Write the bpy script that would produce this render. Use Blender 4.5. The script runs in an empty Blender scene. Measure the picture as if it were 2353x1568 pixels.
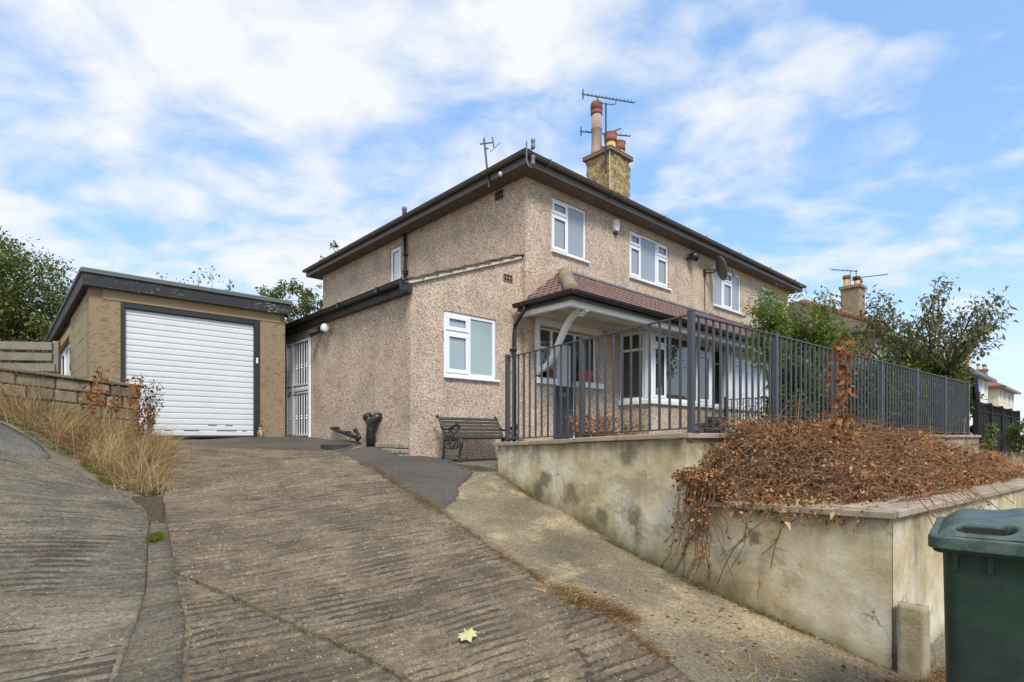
import bpy, math, random
import numpy as np
from mathutils import Vector, Matrix, noise as mnoise
from mathutils.geometry import delaunay_2d_cdt
SC = bpy.context.scene
COL = SC.collection
rnd = random.Random(7)
rad = math.radians
PI = math.pi

# ---------------------------------------------------------------- camera
cam_d = bpy.data.cameras.new('camera')
cam = bpy.data.objects.new('camera', cam_d)
COL.objects.link(cam)
cam.location = (0, 0, 0)
cam.rotation_euler = (rad(90), 0, 0)
cam_d.sensor_width = 36
cam_d.lens = 36 * 1283 / 2353
cam_d.shift_y = 221 / 2353
cam_d.clip_start = .05
cam_d.clip_end = 1500
SC.camera = cam
# ---------------------------------------------------------------- light
SUN = Vector((.22, -.85, 1.0)).normalized()
el = math.asin(SUN.z)
az = math.atan2(SUN.x, SUN.y)
sd = bpy.data.lights.new('sun', 'SUN')
sd.energy = 2.3
sd.angle = rad(16)
sd.color = (1, .965, .92)
so = bpy.data.objects.new('sun', sd)
COL.objects.link(so)
so.location = (6, -8, 14)
so.rotation_euler = SUN.to_track_quat('Z', 'Y').to_euler()
SC.view_settings.view_transform = 'Standard'
SC.view_settings.look = 'None'
SC.view_settings.exposure = 0.68
SC.view_settings.gamma = 1
SC.view_settings.use_curve_mapping = False


class NT:
    """small node helper"""
    def __init__(s, t):
        s.t = t

    def n(s, typ, ins=None, **props):
        nd = s.t.nodes.new(typ)
        for k, v in props.items():
            setattr(nd, k, v)
        for k, v in (ins or {}).items():
            so_ = nd.inputs[k]
            if isinstance(v, bpy.types.NodeSocket):
                s.t.links.new(v, so_)
            else:
                so_.default_value = v
        return nd

    def math(s, op, a, b=0.0, c=None, clamp=False):
        ins = {0: a, 1: b}
        if c is not None:
            ins[2] = c
        return s.n('ShaderNodeMath', ins, operation=op, use_clamp=clamp).outputs[0]

    def ramp(s, fac, stops, interp='LINEAR'):
        nd = s.n('ShaderNodeValToRGB', {0: fac})
        cr = nd.color_ramp
        cr.interpolation = interp
        while len(cr.elements) < len(stops):
            cr.elements.new(.5)
        for e, (p, c) in zip(cr.elements, stops):
            e.position = p
            e.color = tuple(c) + (1,) if not isinstance(c, (int, float)) else (c, c, c, 1)
        return nd.outputs[0]

    def mix(s, fac, a, b, blend='MIX'):
        nd = s.n('ShaderNodeMix', data_type='RGBA', blend_type=blend)
        for i, v in ((0, fac), (6, a), (7, b)):
            if isinstance(v, bpy.types.NodeSocket):
                s.t.links.new(v, nd.inputs[i])
            else:
                nd.inputs[i].default_value = v if i == 0 else tuple(v) + (1,)
        return nd.outputs[2]

    def noise(s, vec, scale, detail=4, rough=.55, dist=0.0):
        return s.n('ShaderNodeTexNoise', {'Vector': vec, 'Scale': scale, 'Detail': detail, 'Roughness': rough, 'Distortion': dist}).outputs[0]

    def vor(s, vec, scale, feature='F1', out='Distance', rnd_=1.0):
        return s.n('ShaderNodeTexVoronoi', {'Vector': vec, 'Scale': scale, 'Randomness': rnd_}, feature=feature).outputs[out]

    def map(s, vec, scale=(1, 1, 1), loc=(0, 0, 0), rot=(0, 0, 0)):
        return s.n('ShaderNodeMapping', {'Vector': vec, 'Scale': scale, 'Location': loc, 'Rotation': rot}).outputs[0]

    def obj(s):
        return s.n('ShaderNodeTexCoord').outputs['Object']

    def bump(s, h, strength, dist, normal=None):
        ins = {'Height': h, 'Strength': strength, 'Distance': dist}
        if normal is not None:
            ins['Normal'] = normal
        return s.n('ShaderNodeBump', ins).outputs[0]


# ---------------------------------------------------------------- sky
W = bpy.data.worlds.new('World')
SC.world = W
W.use_nodes = True
W.node_tree.nodes.clear()
k = NT(W.node_tree)
sky = k.n('ShaderNodeTexSky', sky_type='NISHITA', sun_disc=False, sun_elevation=el, sun_rotation=az, air_density=1.0, dust_density=.4, ozone_density=2.0)
tc = k.n('ShaderNodeTexCoord').outputs['Generated']
sep = k.n('ShaderNodeSeparateXYZ', {0: tc})
zz = k.math('ADD', k.math('MAXIMUM', sep.outputs[2], 0.0), .22)
pl = k.n('ShaderNodeCombineXYZ', {0: k.math('DIVIDE', sep.outputs[0], zz), 1: k.math('DIVIDE', sep.outputs[1], zz), 2: 0.0}).outputs[0]
warp = k.n('ShaderNodeTexNoise', {'Vector': pl, 'Scale': 2.4, 'Detail': 3.0})
plw = k.n('ShaderNodeVectorMath', {0: pl, 1: k.n('ShaderNodeVectorMath', {0: warp.outputs[1], 'Scale': .22}, operation='SCALE').outputs[0]}, operation='ADD').outputs[0]
big = k.noise(k.map(plw, loc=(3.1, 7.4, 0)), 1.7, 3, .5)
fine = k.noise(k.map(plw, scale=(1, 1.25, 1), loc=(1.7, .6, 0), rot=(0, 0, .5)), 4.2, 9, .54, .15)
cov = k.math('ADD', k.math('MULTIPLY', big, .50), k.math('MULTIPLY', fine, .71))
# the broad bank of cloud lies over the west side of the sky, the east is clearer
cov = k.math('ADD', cov, k.math('MULTIPLY', k.math('ADD', sep.outputs[0], -.10), -.11))
cl = k.ramp(cov, [(.51, 0.02), (.575, .26), (.66, .66), (.76, .97)])
low = k.ramp(sep.outputs[2], [(0.0, .75), (.10, .45), (.28, .0)])
cl2 = k.math('MAXIMUM', cl, low)
cshade = k.ramp(fine, [(.3, (5.2, 5.55, 6.0)), (.58, (6.0, 6.1, 6.25))])
skyc = k.mix(1.0, sky.outputs[0], (1.6, 1.7, 1.75), 'MULTIPLY')
skyc = k.mix(.55, skyc, (2.1, 3.75, 6.5))
skc = k.mix(cl2, skyc, cshade)
bg = k.n('ShaderNodeBackground', {0: skc, 1: .1})
k.t.links.new(bg.outputs[0], k.n('ShaderNodeOutputWorld').inputs[0])

# ---------------------------------------------------------------- materials
MATS = {}


def mat(name, rough=.8, spec=.3, metal=0.0):
    m = bpy.data.materials.new(name)
    m.use_nodes = True
    t = m.node_tree
    p = t.nodes['Principled BSDF']
    p.inputs['Roughness'].default_value = rough
    p.inputs['Specular IOR Level'].default_value = spec
    p.inputs['Metallic'].default_value = metal
    MATS[name] = m
    h = NT(t)
    h.p = p

    def link(sock, key):
        t.links.new(sock, p.inputs[key])
    h.link = link
    return h


def plain(name, c, rough=.6, spec=.3, metal=0.0, var=.18, scale=6, bump=0.0, bscale=60):
    h = mat(name, rough, spec, metal)
    v = h.obj()
    nz = h.noise(v, scale, 5, .6)
    h.link(h.mix(nz, [x * (1 - var) for x in c], [min(1, x * (1 + var)) for x in c]), 'Base Color')
    if bump:
        h.link(h.bump(h.noise(v, bscale, 4), .6, bump), 'Normal')
    h.link(h.ramp(h.noise(v, scale * 2.3, 4), [(.3, max(0, rough - .1)), (.7, min(1, rough + .1))]), 'Roughness')
    return MATS[name]


def pebble(name, cols, stain=(.20, .155, .11), sc=50, stain_amt=.35, spots=()):
    h = mat(name, .9, .2)
    v = h.obj()
    c = h.vor(v, sc, out='Color')
    sepc = h.n('ShaderNodeSeparateColor', {0: c}).outputs[0]
    d = h.vor(v, sc)
    pc = h.ramp(sepc, cols, 'CONSTANT')
    c2 = h.n('ShaderNodeSeparateColor', {0: h.vor(v, sc * 2.1, out='Color')}).outputs[1]
    pc = h.mix(.42, pc, h.ramp(c2, cols, 'CONSTANT'))
    st = h.ramp(h.noise(h.map(v, (1, 1, .45)), 1.1, 6, .62), [(.46, 0.0), (.78, stain_amt)])
    pc = h.mix(st, pc, stain)
    fade = h.ramp(h.noise(v, 2.6, 4), [(.3, .84), (.7, 1.12)])
    pc = h.mix(1.0, pc, fade, 'MULTIPLY')
    for (x, y, z, r, a, colr) in spots:
        dv = h.n('ShaderNodeVectorMath', {0: v, 1: (x, y, z)}, operation='DISTANCE').outputs[1]
        dv = h.math('ADD', dv, h.math('MULTIPLY', h.noise(v, 4, 5), r * .9))
        pc = h.mix(h.ramp(h.math('DIVIDE', dv, r * 2), [(.3, a), (.72, 0.0)]), pc, colr)
    h.link(pc, 'Base Color')
    h.link(h.bump(d, .8, .008, h.bump(h.noise(v, 9, 3), .3, .02)), 'Normal')
    return MATS[name]


STEP = [(.0, (.060, .047, .037)), (.10, (.24, .185, .135)), (.24, (.42, .335, .25)), (.56, (.49, .40, .305)), (.80, (.61, .535, .435)), (.94, (.36, .27, .195))]
STEP = [(p, (c[0] * 1.29, c[1] * 1.21, c[2] * 1.17)) for p, c in STEP]
pebble('pebbledash', STEP, spots=[(7.2, 7.75, 3.72, .3, .75, (.10, .08, .055)), (7.1, 7.5, 3.1, .18, .4, (.16, .12, .085))])
STEP2 = [(.0, (.19, .13, .085)), (.14, (.40, .29, .19)), (.30, (.55, .43, .30)), (.6, (.63, .50, .36)), (.85, (.70, .60, .46))]
pebble('pebbledash_cream', STEP2, sc=60, stain_amt=.2)
STEP3 = [(.0, (.16, .11, .07)), (.2, (.26, .19, .12)), (.5, (.34, .25, .16)), (.8, (.42, .32, .21))]
pebble('pebbledash_brown', STEP3, sc=45, stain_amt=.3)

plain('upvc', (.80, .81, .80), .32, .45, var=.03, scale=2)
plain('door_white', (.69, .70, .68), .4, .4, var=.12, scale=1.5)
plain('white_paint', (.74, .73, .69), .45, .4, var=.07, scale=5, bump=.002)
plain('black_plastic', (.024, .023, .022), .36, .45, var=.3)
plain('black_fascia', (.034, .031, .028), .5, .4, var=.4, bump=.003)
plain('brown_gutter', (.098, .080, .064), .38, .45, var=.3)
plain('lead', (.16, .165, .17), .55, .4, var=.25, bump=.004)
plain('rail_paint', (.062, .064, .068), .42, .45, var=.12, scale=9, bump=.0008)
plain('iron', (.022, .022, .023), .45, .5, var=.35, scale=20, bump=.003)
plain('grey_metal', (.28, .29, .29), .42, .5, .4, var=.15)
plain('white_metal', (.78, .79, .78), .4, .45, var=.08, scale=9)
plain('dish_grey', (.095, .10, .105), .5, .4, var=.15)
plain('terracotta', (.36, .105, .05), .7, .3, var=.2, bump=.002)
plain('orange_plastic', (.50, .085, .028), .4, .4, var=.1)
plain('pot_yellow', (.55, .36, .15), .8, .2, var=.2, bump=.003)
plain('pot_red', (.27, .115, .078), .8, .2, var=.25, bump=.003)
plain('pot_pale', (.42, .30, .245), .8, .2, var=.25, scale=4, bump=.004)
plain('box_grey', (.10, .115, .13), .5, .4, var=.1)
plain('door_grey', (.055, .062, .072), .35, .45, var=.08, scale=3)
plain('chrome', (.6, .6, .6), .2, .5, 1.0, var=.05)
plain('manhole_iron', (.05, .052, .052), .6, .4, .3, var=.3, bump=.004)
plain('soil', (.075, .05, .032), .95, .1, var=.5, scale=14, bump=.02, bscale=30)
plain('bark', (.10, .075, .055), .9, .2, var=.4, scale=20, bump=.006)
plain('bark_pale', (.20, .16, .12), .85, .2, var=.3, scale=20, bump=.003)
plain('stem_brown', (.21, .112, .058), .8, .2, var=.35, scale=20)
plain('verge_cement', (.60, .54, .42), .9, .2, var=.3, scale=5, bump=.006)
plain('stone_cap', (.27, .205, .14), .9, .2, var=.35, scale=5, bump=.006, bscale=40)
plain('tarpaulin', (.30, .47, .72), .7, .2, var=.1)
plain('cream_wall', (.70, .62, .46), .85, .2, var=.08, scale=3, bump=.003)
plain('white_wall', (.80, .76, .68), .85, .2, var=.06, scale=3, bump=.003)
plain('curtain', (.42, .44, .46), .9, .1, var=.12, scale=2)
plain('room_dark', (.035, .03, .026), .9, .1, var=.4, scale=2)


def glass(name, c, ior=1.6, rough=.015, var=.15):
    h = mat(name, rough, .5)
    h.p.inputs['IOR'].default_value = ior
    v = h.obj()
    cc = h.mix(h.noise(v, 1.4, 2), [x * (1 - var) for x in c], [x * (1 + var) for x in c])
    if name == 'glass_net':
        cc = h.mix(h.ramp(h.noise(h.map(v, (16, 16, .25)), 1.6, 3), [(.4, 0.0), (.65, .45)]), cc, [x * .55 for x in c])
    h.link(cc, 'Base Color')
    h.link(h.bump(h.noise(v, 1.1, 1), .05, .02), 'Normal')
    return MATS[name]


glass('glass_net', (.30, .325, .34))
glass('glass_frost', (.34, .42, .41))
glass('glass_dark', (.035, .033, .03), 2.1)
glass('glass_white', (.62, .64, .66), 1.6)


def blind_glass():
    h = mat('glass_blind', .02, .5)
    h.p.inputs['IOR'].default_value = 1.6
    v = h.obj()
    z = h.n('ShaderNodeSeparateXYZ', {0: v}).outputs[2]
    s_ = h.math('SINE', h.math('MULTIPLY', z, 2 * PI / .05))
    h.link(h.mix(h.math('ADD', h.math('MULTIPLY', s_, .5), .5), (.29, .312, .33), (.325, .35, .37)), 'Base Color')


blind_glass()


def roof_tile(name, a, b, c):
    h = mat(name, .75, .3)
    v = h.obj()
    ri = h.n('ShaderNodeObjectInfo').outputs['Random']
    isl = h.n('ShaderNodeNewGeometry').outputs['Random Per Island']
    r = h.math('FRACT', h.math('ADD', h.math('MULTIPLY', ri, 7.3), isl))
    base = h.ramp(r, [(.0, a), (.5, b), (1.0, c)])
    nz = h.noise(v, 18, 5, .65)
    base = h.mix(h.ramp(nz, [(.5, 0.0), (.75, .5)]), base, (.10, .075, .06))
    h.link(base, 'Base Color')
    h.link(h.bump(h.noise(v, 70, 4), .5, .003), 'Normal')


roof_tile('tile_red', (.215, .13, .11), (.265, .15, .122), (.185, .13, .118))
roof_tile('tile_brown', (.125, .085, .06), (.16, .11, .075), (.10, .07, .052))
roof_tile('tile_orange', (.36, .15, .085), (.30, .12, .07), (.25, .11, .07))


def swirl(name, a, b, dark, sc=6.0, dist=.05, moss=None):
    """rough trowelled render"""
    h = mat(name, .92, .15)
    v = h.obj()
    wv = h.n('ShaderNodeVectorMath', {0: v, 1: h.n('ShaderNodeVectorMath', {0: h.n('ShaderNodeTexNoise', {'Vector': v, 'Scale': 3.0, 'Detail': 3.0}).outputs[1], 'Scale': .28}, operation='SCALE').outputs[0]}, operation='ADD').outputs[0]
    # trowel flicks: ridged, strongly warped noise with broken short ridges
    f = h.noise(h.map(wv, (1, 1, 1.5), rot=(.5, .4, .3)), sc * .62, 3, .5, 1.3)
    rg_ = h.math('ABSOLUTE', h.math('SUBTRACT', f, .5))
    mk = h.ramp(h.noise(v, sc * .8, 2), [(.46, 0.0), (.58, 1.0)])
    ht = h.math('ADD', h.math('MULTIPLY', h.ramp(rg_, [(0.0, 1.0), (.025, .55), (.07, 0.0)]), mk), h.math('MULTIPLY', h.noise(wv, sc * 2, 5, .6), .55))
    c = h.mix(h.noise(v, 2.4, 5, .6), a, b)
    c = h.mix(h.ramp(h.noise(v, 13, 6, .7), [(.58, 0.0), (.85, .4)]), c, dark)
    if moss:
        c = h.mix(h.ramp(h.noise(h.map(v, loc=(3, 1, 2)), 1.6, 6, .65), [(.48, 0.0), (.66, .75)]), c, moss)
    h.link(c, 'Base Color')
    h.link(h.bump(ht, 1.0, dist), 'Normal')


swirl('swirl_render', (.32, .24, .145), (.28, .205, .12), (.20, .15, .085), 9, .009, (.215, .18, .10))
swirl('chimney_render', (.47, .345, .17), (.39, .285, .14), (.24, .18, .095), 9, .06, (.28, .225, .125))


def block_mat():
    h = mat('block_render', .9, .2)
    v = h.obj()
    ri = h.n('ShaderNodeObjectInfo').outputs['Random']
    c = h.ramp(ri, [(0.0, (.30, .24, .145)), (1.0, (.35, .28, .17))])
    c = h.mix(h.ramp(h.noise(v, 4, 6, .65), [(.4, 0.0), (.75, .4)]), c, (.24, .215, .15))
    h.link(c, 'Base Color')
    h.link(h.bump(h.noise(v, 90, 4), .4, .003), 'Normal')


block_mat()
plain('lintel', (.42, .30, .165), .85, .2, var=.14, scale=3, bump=.002)


def flaky_black():
    h = mat('flaky_black', .6, .3)
    v = h.obj()
    n1 = h.noise(h.map(v, (1.2, 1, 5)), 9, 8, .7)
    n2 = h.noise(h.map(v, loc=(5, 2, 1)), .55, 3)
    m_ = h.math('ADD', n1, h.math('MULTIPLY', n2, .55))
    h.link(h.ramp(m_, [(.86, (.035, .034, .033)), (.905, (.10, .10, .095)), (.93, (.42, .42, .40))]), 'Base Color')
    h.link(h.bump(n1, .5, .006), 'Normal')


flaky_black()
plain('felt', (.155, .165, .160), .95, .1, var=.28, scale=7, bump=.006, bscale=120)


def weathered_wood(name, a, b, dark, axis=0):
    h = mat(name, .85, .2)
    v = h.obj()
    sc_ = [14, 14, 14]
    sc_[axis] = 1.1
    g = h.noise(h.map(v, tuple(sc_)), 3, 6, .65)
    ri = h.n('ShaderNodeObjectInfo').outputs['Random']
    c = h.mix(g, a, b)
    c = h.mix(h.ramp(h.noise(v, 3, 5), [(.48, 0.0), (.75, .6)]), c, dark)
    c = h.mix(1.0, c, h.ramp(ri, [(0, .8), (1, 1.15)]), 'MULTIPLY')
    h.link(c, 'Base Color')
    h.link(h.bump(g, .6, .006), 'Normal')


weathered_wood('grey_wood', (.27, .235, .19), (.19, .16, .125), (.10, .085, .06))
weathered_wood('bench_wood', (.090, .080, .066), (.050, .044, .036), (.035, .032, .026))
weathered_wood('fence_black', (.017, .016, .016), (.024, .023, .022), (.04, .038, .036), 2)
weathered_wood('soffit_dark', (.15, .118, .09), (.12, .095, .073), (.20, .17, .14))
weathered_wood('soffit_white', (.58, .54, .47), (.50, .46, .40), (.20, .155, .11))


def retaining():
    """old lime render: tan, with grey blown patches, drips below the coping and algae at the foot"""
    h = mat('old_render', .92, .15)
    v = h.obj()
    s3 = h.n('ShaderNodeSeparateXYZ', {0: v})
    x, y, z = s3.outputs
    n1 = h.noise(h.map(v, (1, 1, 1.25)), 1.5, 9, .68)
    c = h.ramp(n1, [(.33, (.36, .275, .155)), (.44, (.52, .415, .245)), (.53, (.61, .525, .355)), (.63, (.69, .64, .52)), (.72, (.50, .465, .37))])
    # grey blown patches with crisp broken edges
    n2 = h.noise(h.map(v, (1, 1, 1.5), (4, 2, 7)), 1.7, 9, .68)
    c = h.mix(h.ramp(n2, [(.56, 0.0), (.60, .5)]), c, (.30, .265, .185))
    n3 = h.noise(h.map(v, (1.3, 1.3, .55), (9, 4, 2)), 1.25, 7, .65)
    c = h.mix(h.ramp(n3, [(.55, 0.0), (.68, .6)]), c, (.22, .19, .125))
    n2b = h.noise(h.map(v, (1, 1, 1.2), (1, 9, 3)), 2.6, 9, .7)
    c = h.mix(h.ramp(n2b, [(.60, 0.0), (.63, .55)]), c, (.60, .53, .38))
    # vertical drips
    dr = h.noise(h.map(v, (4.2, 4.2, .28)), 1.6, 5, .6)
    c = h.mix(h.ramp(dr, [(.56, 0.0), (.74, .5)]), c, (.24, .19, .105))
    c = h.mix(h.ramp(h.noise(h.map(v, (5, 5, .3), (8, 3, 0)), 1.5, 5, .6), [(.60, 0.0), (.72, .45)]), c, (.64, .58, .46))
    # water stains running down from the copings, algae growing up from the ground
    stepz = h.math('ADD', z, h.math('MULTIPLY', h.ramp(h.math('MULTIPLY', x, .2), [(.594, 0.0), (.597, 1.0)]), .47))
    topu = h.ramp(h.math('ADD', stepz, h.math('MULTIPLY', h.noise(h.map(v, (5, 5, .8)), 1.3, 5), .55)), [(.05, 0.0), (.25, .72)])
    c = h.mix(topu, c, (.155, .125, .075))
    gz = h.math('SUBTRACT', h.math('ADD', z, h.math('MULTIPLY', x, .232)), h.math('MULTIPLY', h.noise(h.map(v, (3, 3, 1)), 1.7, 6), .42))
    c = h.mix(h.ramp(h.math('ADD', gz, 1.0), [(.20, .9), (.46, .0)]), c, (.115, .108, .045))
    for (sx, sz, r) in ((.99, -.50, .105), (.85, -.64, .085), (1.43, -.63, .125), (1.93, -.81, .09), (2.35, -.79, .12), (2.42, -.93, .09), (2.28, -.17, .12), (3.62, -.80, .05)):
        d = h.n('ShaderNodeVectorMath', {0: h.n('ShaderNodeCombineXYZ', {0: x, 1: 0.0, 2: z}).outputs[0], 1: (sx, 0, sz)}, operation='DISTANCE').outputs[1]
        d = h.math('ADD', d, h.math('MULTIPLY', h.math('SUBTRACT', h.noise(v, 5, 7, .7), .5), .32))
        c = h.mix(h.ramp(h.math('DIVIDE', d, r * 2), [(.25, .8), (.66, 0.0)]), c, (.15, .13, .08))
    # hairline cracks
    ck = h.vor(h.n('ShaderNodeVectorMath', {0: v, 1: h.n('ShaderNodeVectorMath', {0: h.n('ShaderNodeTexNoise', {'Vector': v, 'Scale': 2.5, 'Detail': 5.0}).outputs[1], 'Scale': .5}, operation='SCALE').outputs[0]}, operation='ADD').outputs[0], 1.5, 'DISTANCE_TO_EDGE')
    cm = h.math('MULTIPLY', h.ramp(ck, [(0.0, 1.0), (.010, 0.0)]), h.ramp(h.noise(v, 1.4, 2), [(.5, 0.0), (.58, .8)]))
    c = h.mix(cm, c, (.12, .095, .06))
    h.link(c, 'Base Color')
    b1 = h.bump(n2, .3, .02)
    b2 = h.bump(h.noise(v, 22, 7, .7), .6, .010, b1)
    h.link(h.bump(h.noise(v, 120, 3), .35, .003, b2), 'Normal')


retaining()


def coping_mat():
    h = mat('coping_stone', .88, .2)
    v = h.obj()
    ri = h.n('ShaderNodeObjectInfo').outputs['Random']
    c = h.ramp(ri, [(0, (.36, .27, .19)), (1, (.42, .335, .25))])
    c = h.mix(h.ramp(h.noise(v, 3.2, 6, .65), [(.42, 0.0), (.72, .6)]), c, (.22, .18, .12))
    c = h.mix(h.ramp(h.noise(h.map(v, (9, 9, .5)), 1.6, 4), [(.5, 0.0), (.72, .5)]), c, (.21, .175, .105))
    h.link(c, 'Base Color')
    h.link(h.bump(h.noise(v, 60, 5, .7), .5, .004), 'Normal')


coping_mat()


def stone_mat(name, a, b, dark):
    h = mat(name, .9, .2)
    v = h.obj()
    ri = h.n('ShaderNodeObjectInfo').outputs['Random']
    c = h.ramp(ri, [(0, a), (1, b)])
    c = h.mix(h.ramp(h.noise(v, 6, 7, .68), [(.42, 0.0), (.68, .75)]), c, dark)
    h.link(c, 'Base Color')
    h.link(h.bump(h.noise(v, 26, 7, .7), .8, .012), 'Normal')


stone_mat('rubble_stone', (.17, .135, .09), (.29, .235, .155), (.085, .07, .045))
plain('mortar', (.20, .165, .115), .95, .1, var=.3, scale=9, bump=.008)
stone_mat('kerb_stone', (.36, .295, .19), (.44, .355, .22), (.17, .14, .08))
stone_mat('footing', (.33, .29, .22), (.37, .32, .24), (.20, .17, .11))


def concrete(name, cols, grit=.5, moss=0.0, streak=True, dirt=(.045, .036, .026), rough=.92, sand=None):
    """aggregate concrete; object x runs along the tamped ribs"""
    h = mat(name, rough, .2)
    v = h.obj()
    n1 = h.noise(v, .9, 6, .62)
    c = h.ramp(n1, [(.32, cols[0]), (.52, cols[1]), (.70, cols[2])])
    if streak:
        st = h.noise(h.map(v, (2.4, 21.0, 1)), 1.05, 4, .55)
        c = h.mix(h.ramp(st, [(.46, 0.0), (.62, .38)]), c, dirt)  # rib contrast put into the colour: dirt-toned streaks at about rib spacing
        c = h.mix(h.ramp(h.noise(h.map(v, loc=(4, 4, 0)), 1.9, 8, .7), [(.46, 0.0), (.66, .5)]), c, dirt)
        st2 = h.noise(h.map(v, (2.6, 20, 1), (3, 7, 0)), 1.15, 4, .6)
        c = h.mix(h.ramp(st2, [(.51, 0.0), (.66, .45)]), c, cols[2])  # pale streaks, likewise coloured in to strengthen the rib contrast
    if sand:
        c = h.mix(h.ramp(h.noise(h.map(v, loc=(7, 3, 0)), 1.1, 8, .68), [(.52, 0.0), (.64, .75)]), c, sand)
    # grit: single stones of the aggregate
    g = h.n('ShaderNodeSeparateColor', {0: h.vor(v, 75, out='Color')}).outputs[0]
    gd = h.vor(v, 75)
    gm = h.math('MULTIPLY', h.ramp(g, [(.0, 1.0), (.035, 0.0)], 'CONSTANT'), h.ramp(gd, [(.25, 1.0), (.5, 0.0)]))
    c = h.mix(h.math('MULTIPLY', gm, grit), c, (.52, .47, .38))
    gk = h.math('MULTIPLY', h.ramp(g, [(.0, 0.0), (.80, 1.0)], 'CONSTANT'), h.ramp(gd, [(.3, .8), (.6, 0.0)]))
    c = h.mix(h.math('MULTIPLY', gk, .55), c, [x * .28 for x in cols[0]])
    fn = h.noise(v, 38, 6, .75)
    c = h.mix(1.0, c, h.ramp(fn, [(.25, .42), (.5, 1.0), (.75, 1.6)]), 'MULTIPLY')
    if moss:
        c = h.mix(h.ramp(h.noise(h.map(v, loc=(2, 5, 0)), 1.4, 7, .7), [(.56, 0.0), (.70, moss)]), c, (.085, .085, .022))
    h.link(c, 'Base Color')
    b1 = h.bump(fn, .8, .010)
    h.link(h.bump(gd, .5, .004, b1), 'Normal')


concrete('drive_concrete', ((.128, .098, .066), (.185, .141, .094), (.315, .235, .145)), .7)
concrete('road_concrete', ((.125, .104, .075), (.175, .146, .105), (.245, .205, .145)), .4, .25)
concrete('gutter_concrete', ((.12, .10, .07), (.165, .136, .096), (.22, .18, .125)), .4, .3, True)
concrete('strip_concrete', ((.12, .10, .066), (.225, .18, .115), (.37, .29, .175)), .6, .3, False, sand=(.50, .385, .22))
concrete('tarmac', ((.080, .068, .058), (.105, .089, .074), (.135, .113, .09)), .3, 0, False)
concrete('tarmac_grey', ((.10, .092, .08), (.145, .132, .114), (.20, .182, .155)), .3, 0, False)
concrete('platform_concrete', ((.13, .11, .075), (.18, .15, .105), (.24, .20, .14)), .3, .3, False)
concrete('earth', ((.055, .038, .022), (.085, .060, .034), (.13, .09, .05)), .3, .45, False)
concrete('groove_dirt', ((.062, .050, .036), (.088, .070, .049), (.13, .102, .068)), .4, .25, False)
concrete('street_ground', ((.16, .13, .09), (.22, .185, .13), (.28, .24, .175)), .3, .2, False)
concrete('pavement', ((.13, .11, .085), (.19, .16, .12), (.25, .21, .16)), .4, .5, False)


def leafmat(name, stops, rough=.55, trans=.25, spec=.3):
    h = mat(name, rough, spec)
    r = h.n('ShaderNodeNewGeometry').outputs['Random Per Island']
    c = h.ramp(r, stops)
    h.link(c, 'Base Color')
    tl = h.n('ShaderNodeBsdfTranslucent', {0: c})
    mx = h.n('ShaderNodeMixShader', {0: trans, 1: h.p.outputs[0], 2: tl.outputs[0]})
    h.t.links.new(mx.outputs[0], h.t.nodes['Material Output'].inputs[0])


leafmat('leaf_dark', [(0, (.055, .08, .02)), (.5, (.10, .135, .036)), (.85, (.155, .185, .055)), (1, (.22, .22, .065))], .5, .38)
leafmat('leaf_mid', [(0, (.07, .105, .022)), (.5, (.13, .17, .04)), (.85, (.20, .225, .06)), (1, (.27, .24, .075))], .5, .42)
leafmat('leaf_bright', [(0, (.09, .14, .026)), (.5, (.17, .23, .046)), (.9, (.26, .30, .07)), (1, (.36, .32, .09))], .5, .45)
leafmat('leaf_cherry', [(0, (.085, .098, .04)), (.45, (.16, .175, .068)), (.8, (.25, .255, .10)), (.93, (.33, .28, .12)), (1, (.32, .18, .08))], .4, .42)
leafmat('leaf_dead', [(0, (.07, .030, .015)), (.25, (.19, .076, .031)), (.52, (.34, .142, .057)), (.8, (.48, .27, .115)), (1, (.64, .45, .25))], .8, .15, .15)
leafmat('leaf_tan', [(0, (.22, .10, .04)), (.4, (.40, .21, .085)), (.8, (.56, .34, .16)), (1, (.68, .48, .28))], .8, .2, .15)
leafmat('leaf_rust', [(0, (.17, .055, .018)), (.4, (.30, .105, .03)), (.8, (.42, .18, .055)), (1, (.52, .27, .10))], .75, .25, .15)
leafmat('leaf_purple', [(0, (.028, .014, .012)), (.6, (.055, .03, .022)), (1, (.14, .06, .03))], .6, .15)
leafmat('straw', [(0, (.30, .18, .07)), (.4, (.50, .34, .15)), (.8, (.66, .49, .25)), (1, (.76, .62, .38))], .8, .25, .15)
leafmat('straw_brown', [(0, (.13, .06, .028)), (.5, (.24, .125, .055)), (1, (.40, .25, .12))], .85, .2, .1)
leafmat('moss_green', [(0, (.075, .085, .012)), (.6, (.14, .155, .02)), (1, (.22, .22, .04))], .95, .1, .05)
leafmat('yellow_leaf', [(0, (.60, .56, .24)), (1, (.62, .58, .26))], .6, .2)
leafmat('potted_green', [(0, (.07, .09, .02)), (.6, (.16, .17, .035)), (1, (.30, .27, .06))])
leafmat('potted_rust', [(0, (.16, .06, .022)), (.6, (.30, .14, .045)), (1, (.42, .26, .10))])


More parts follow.
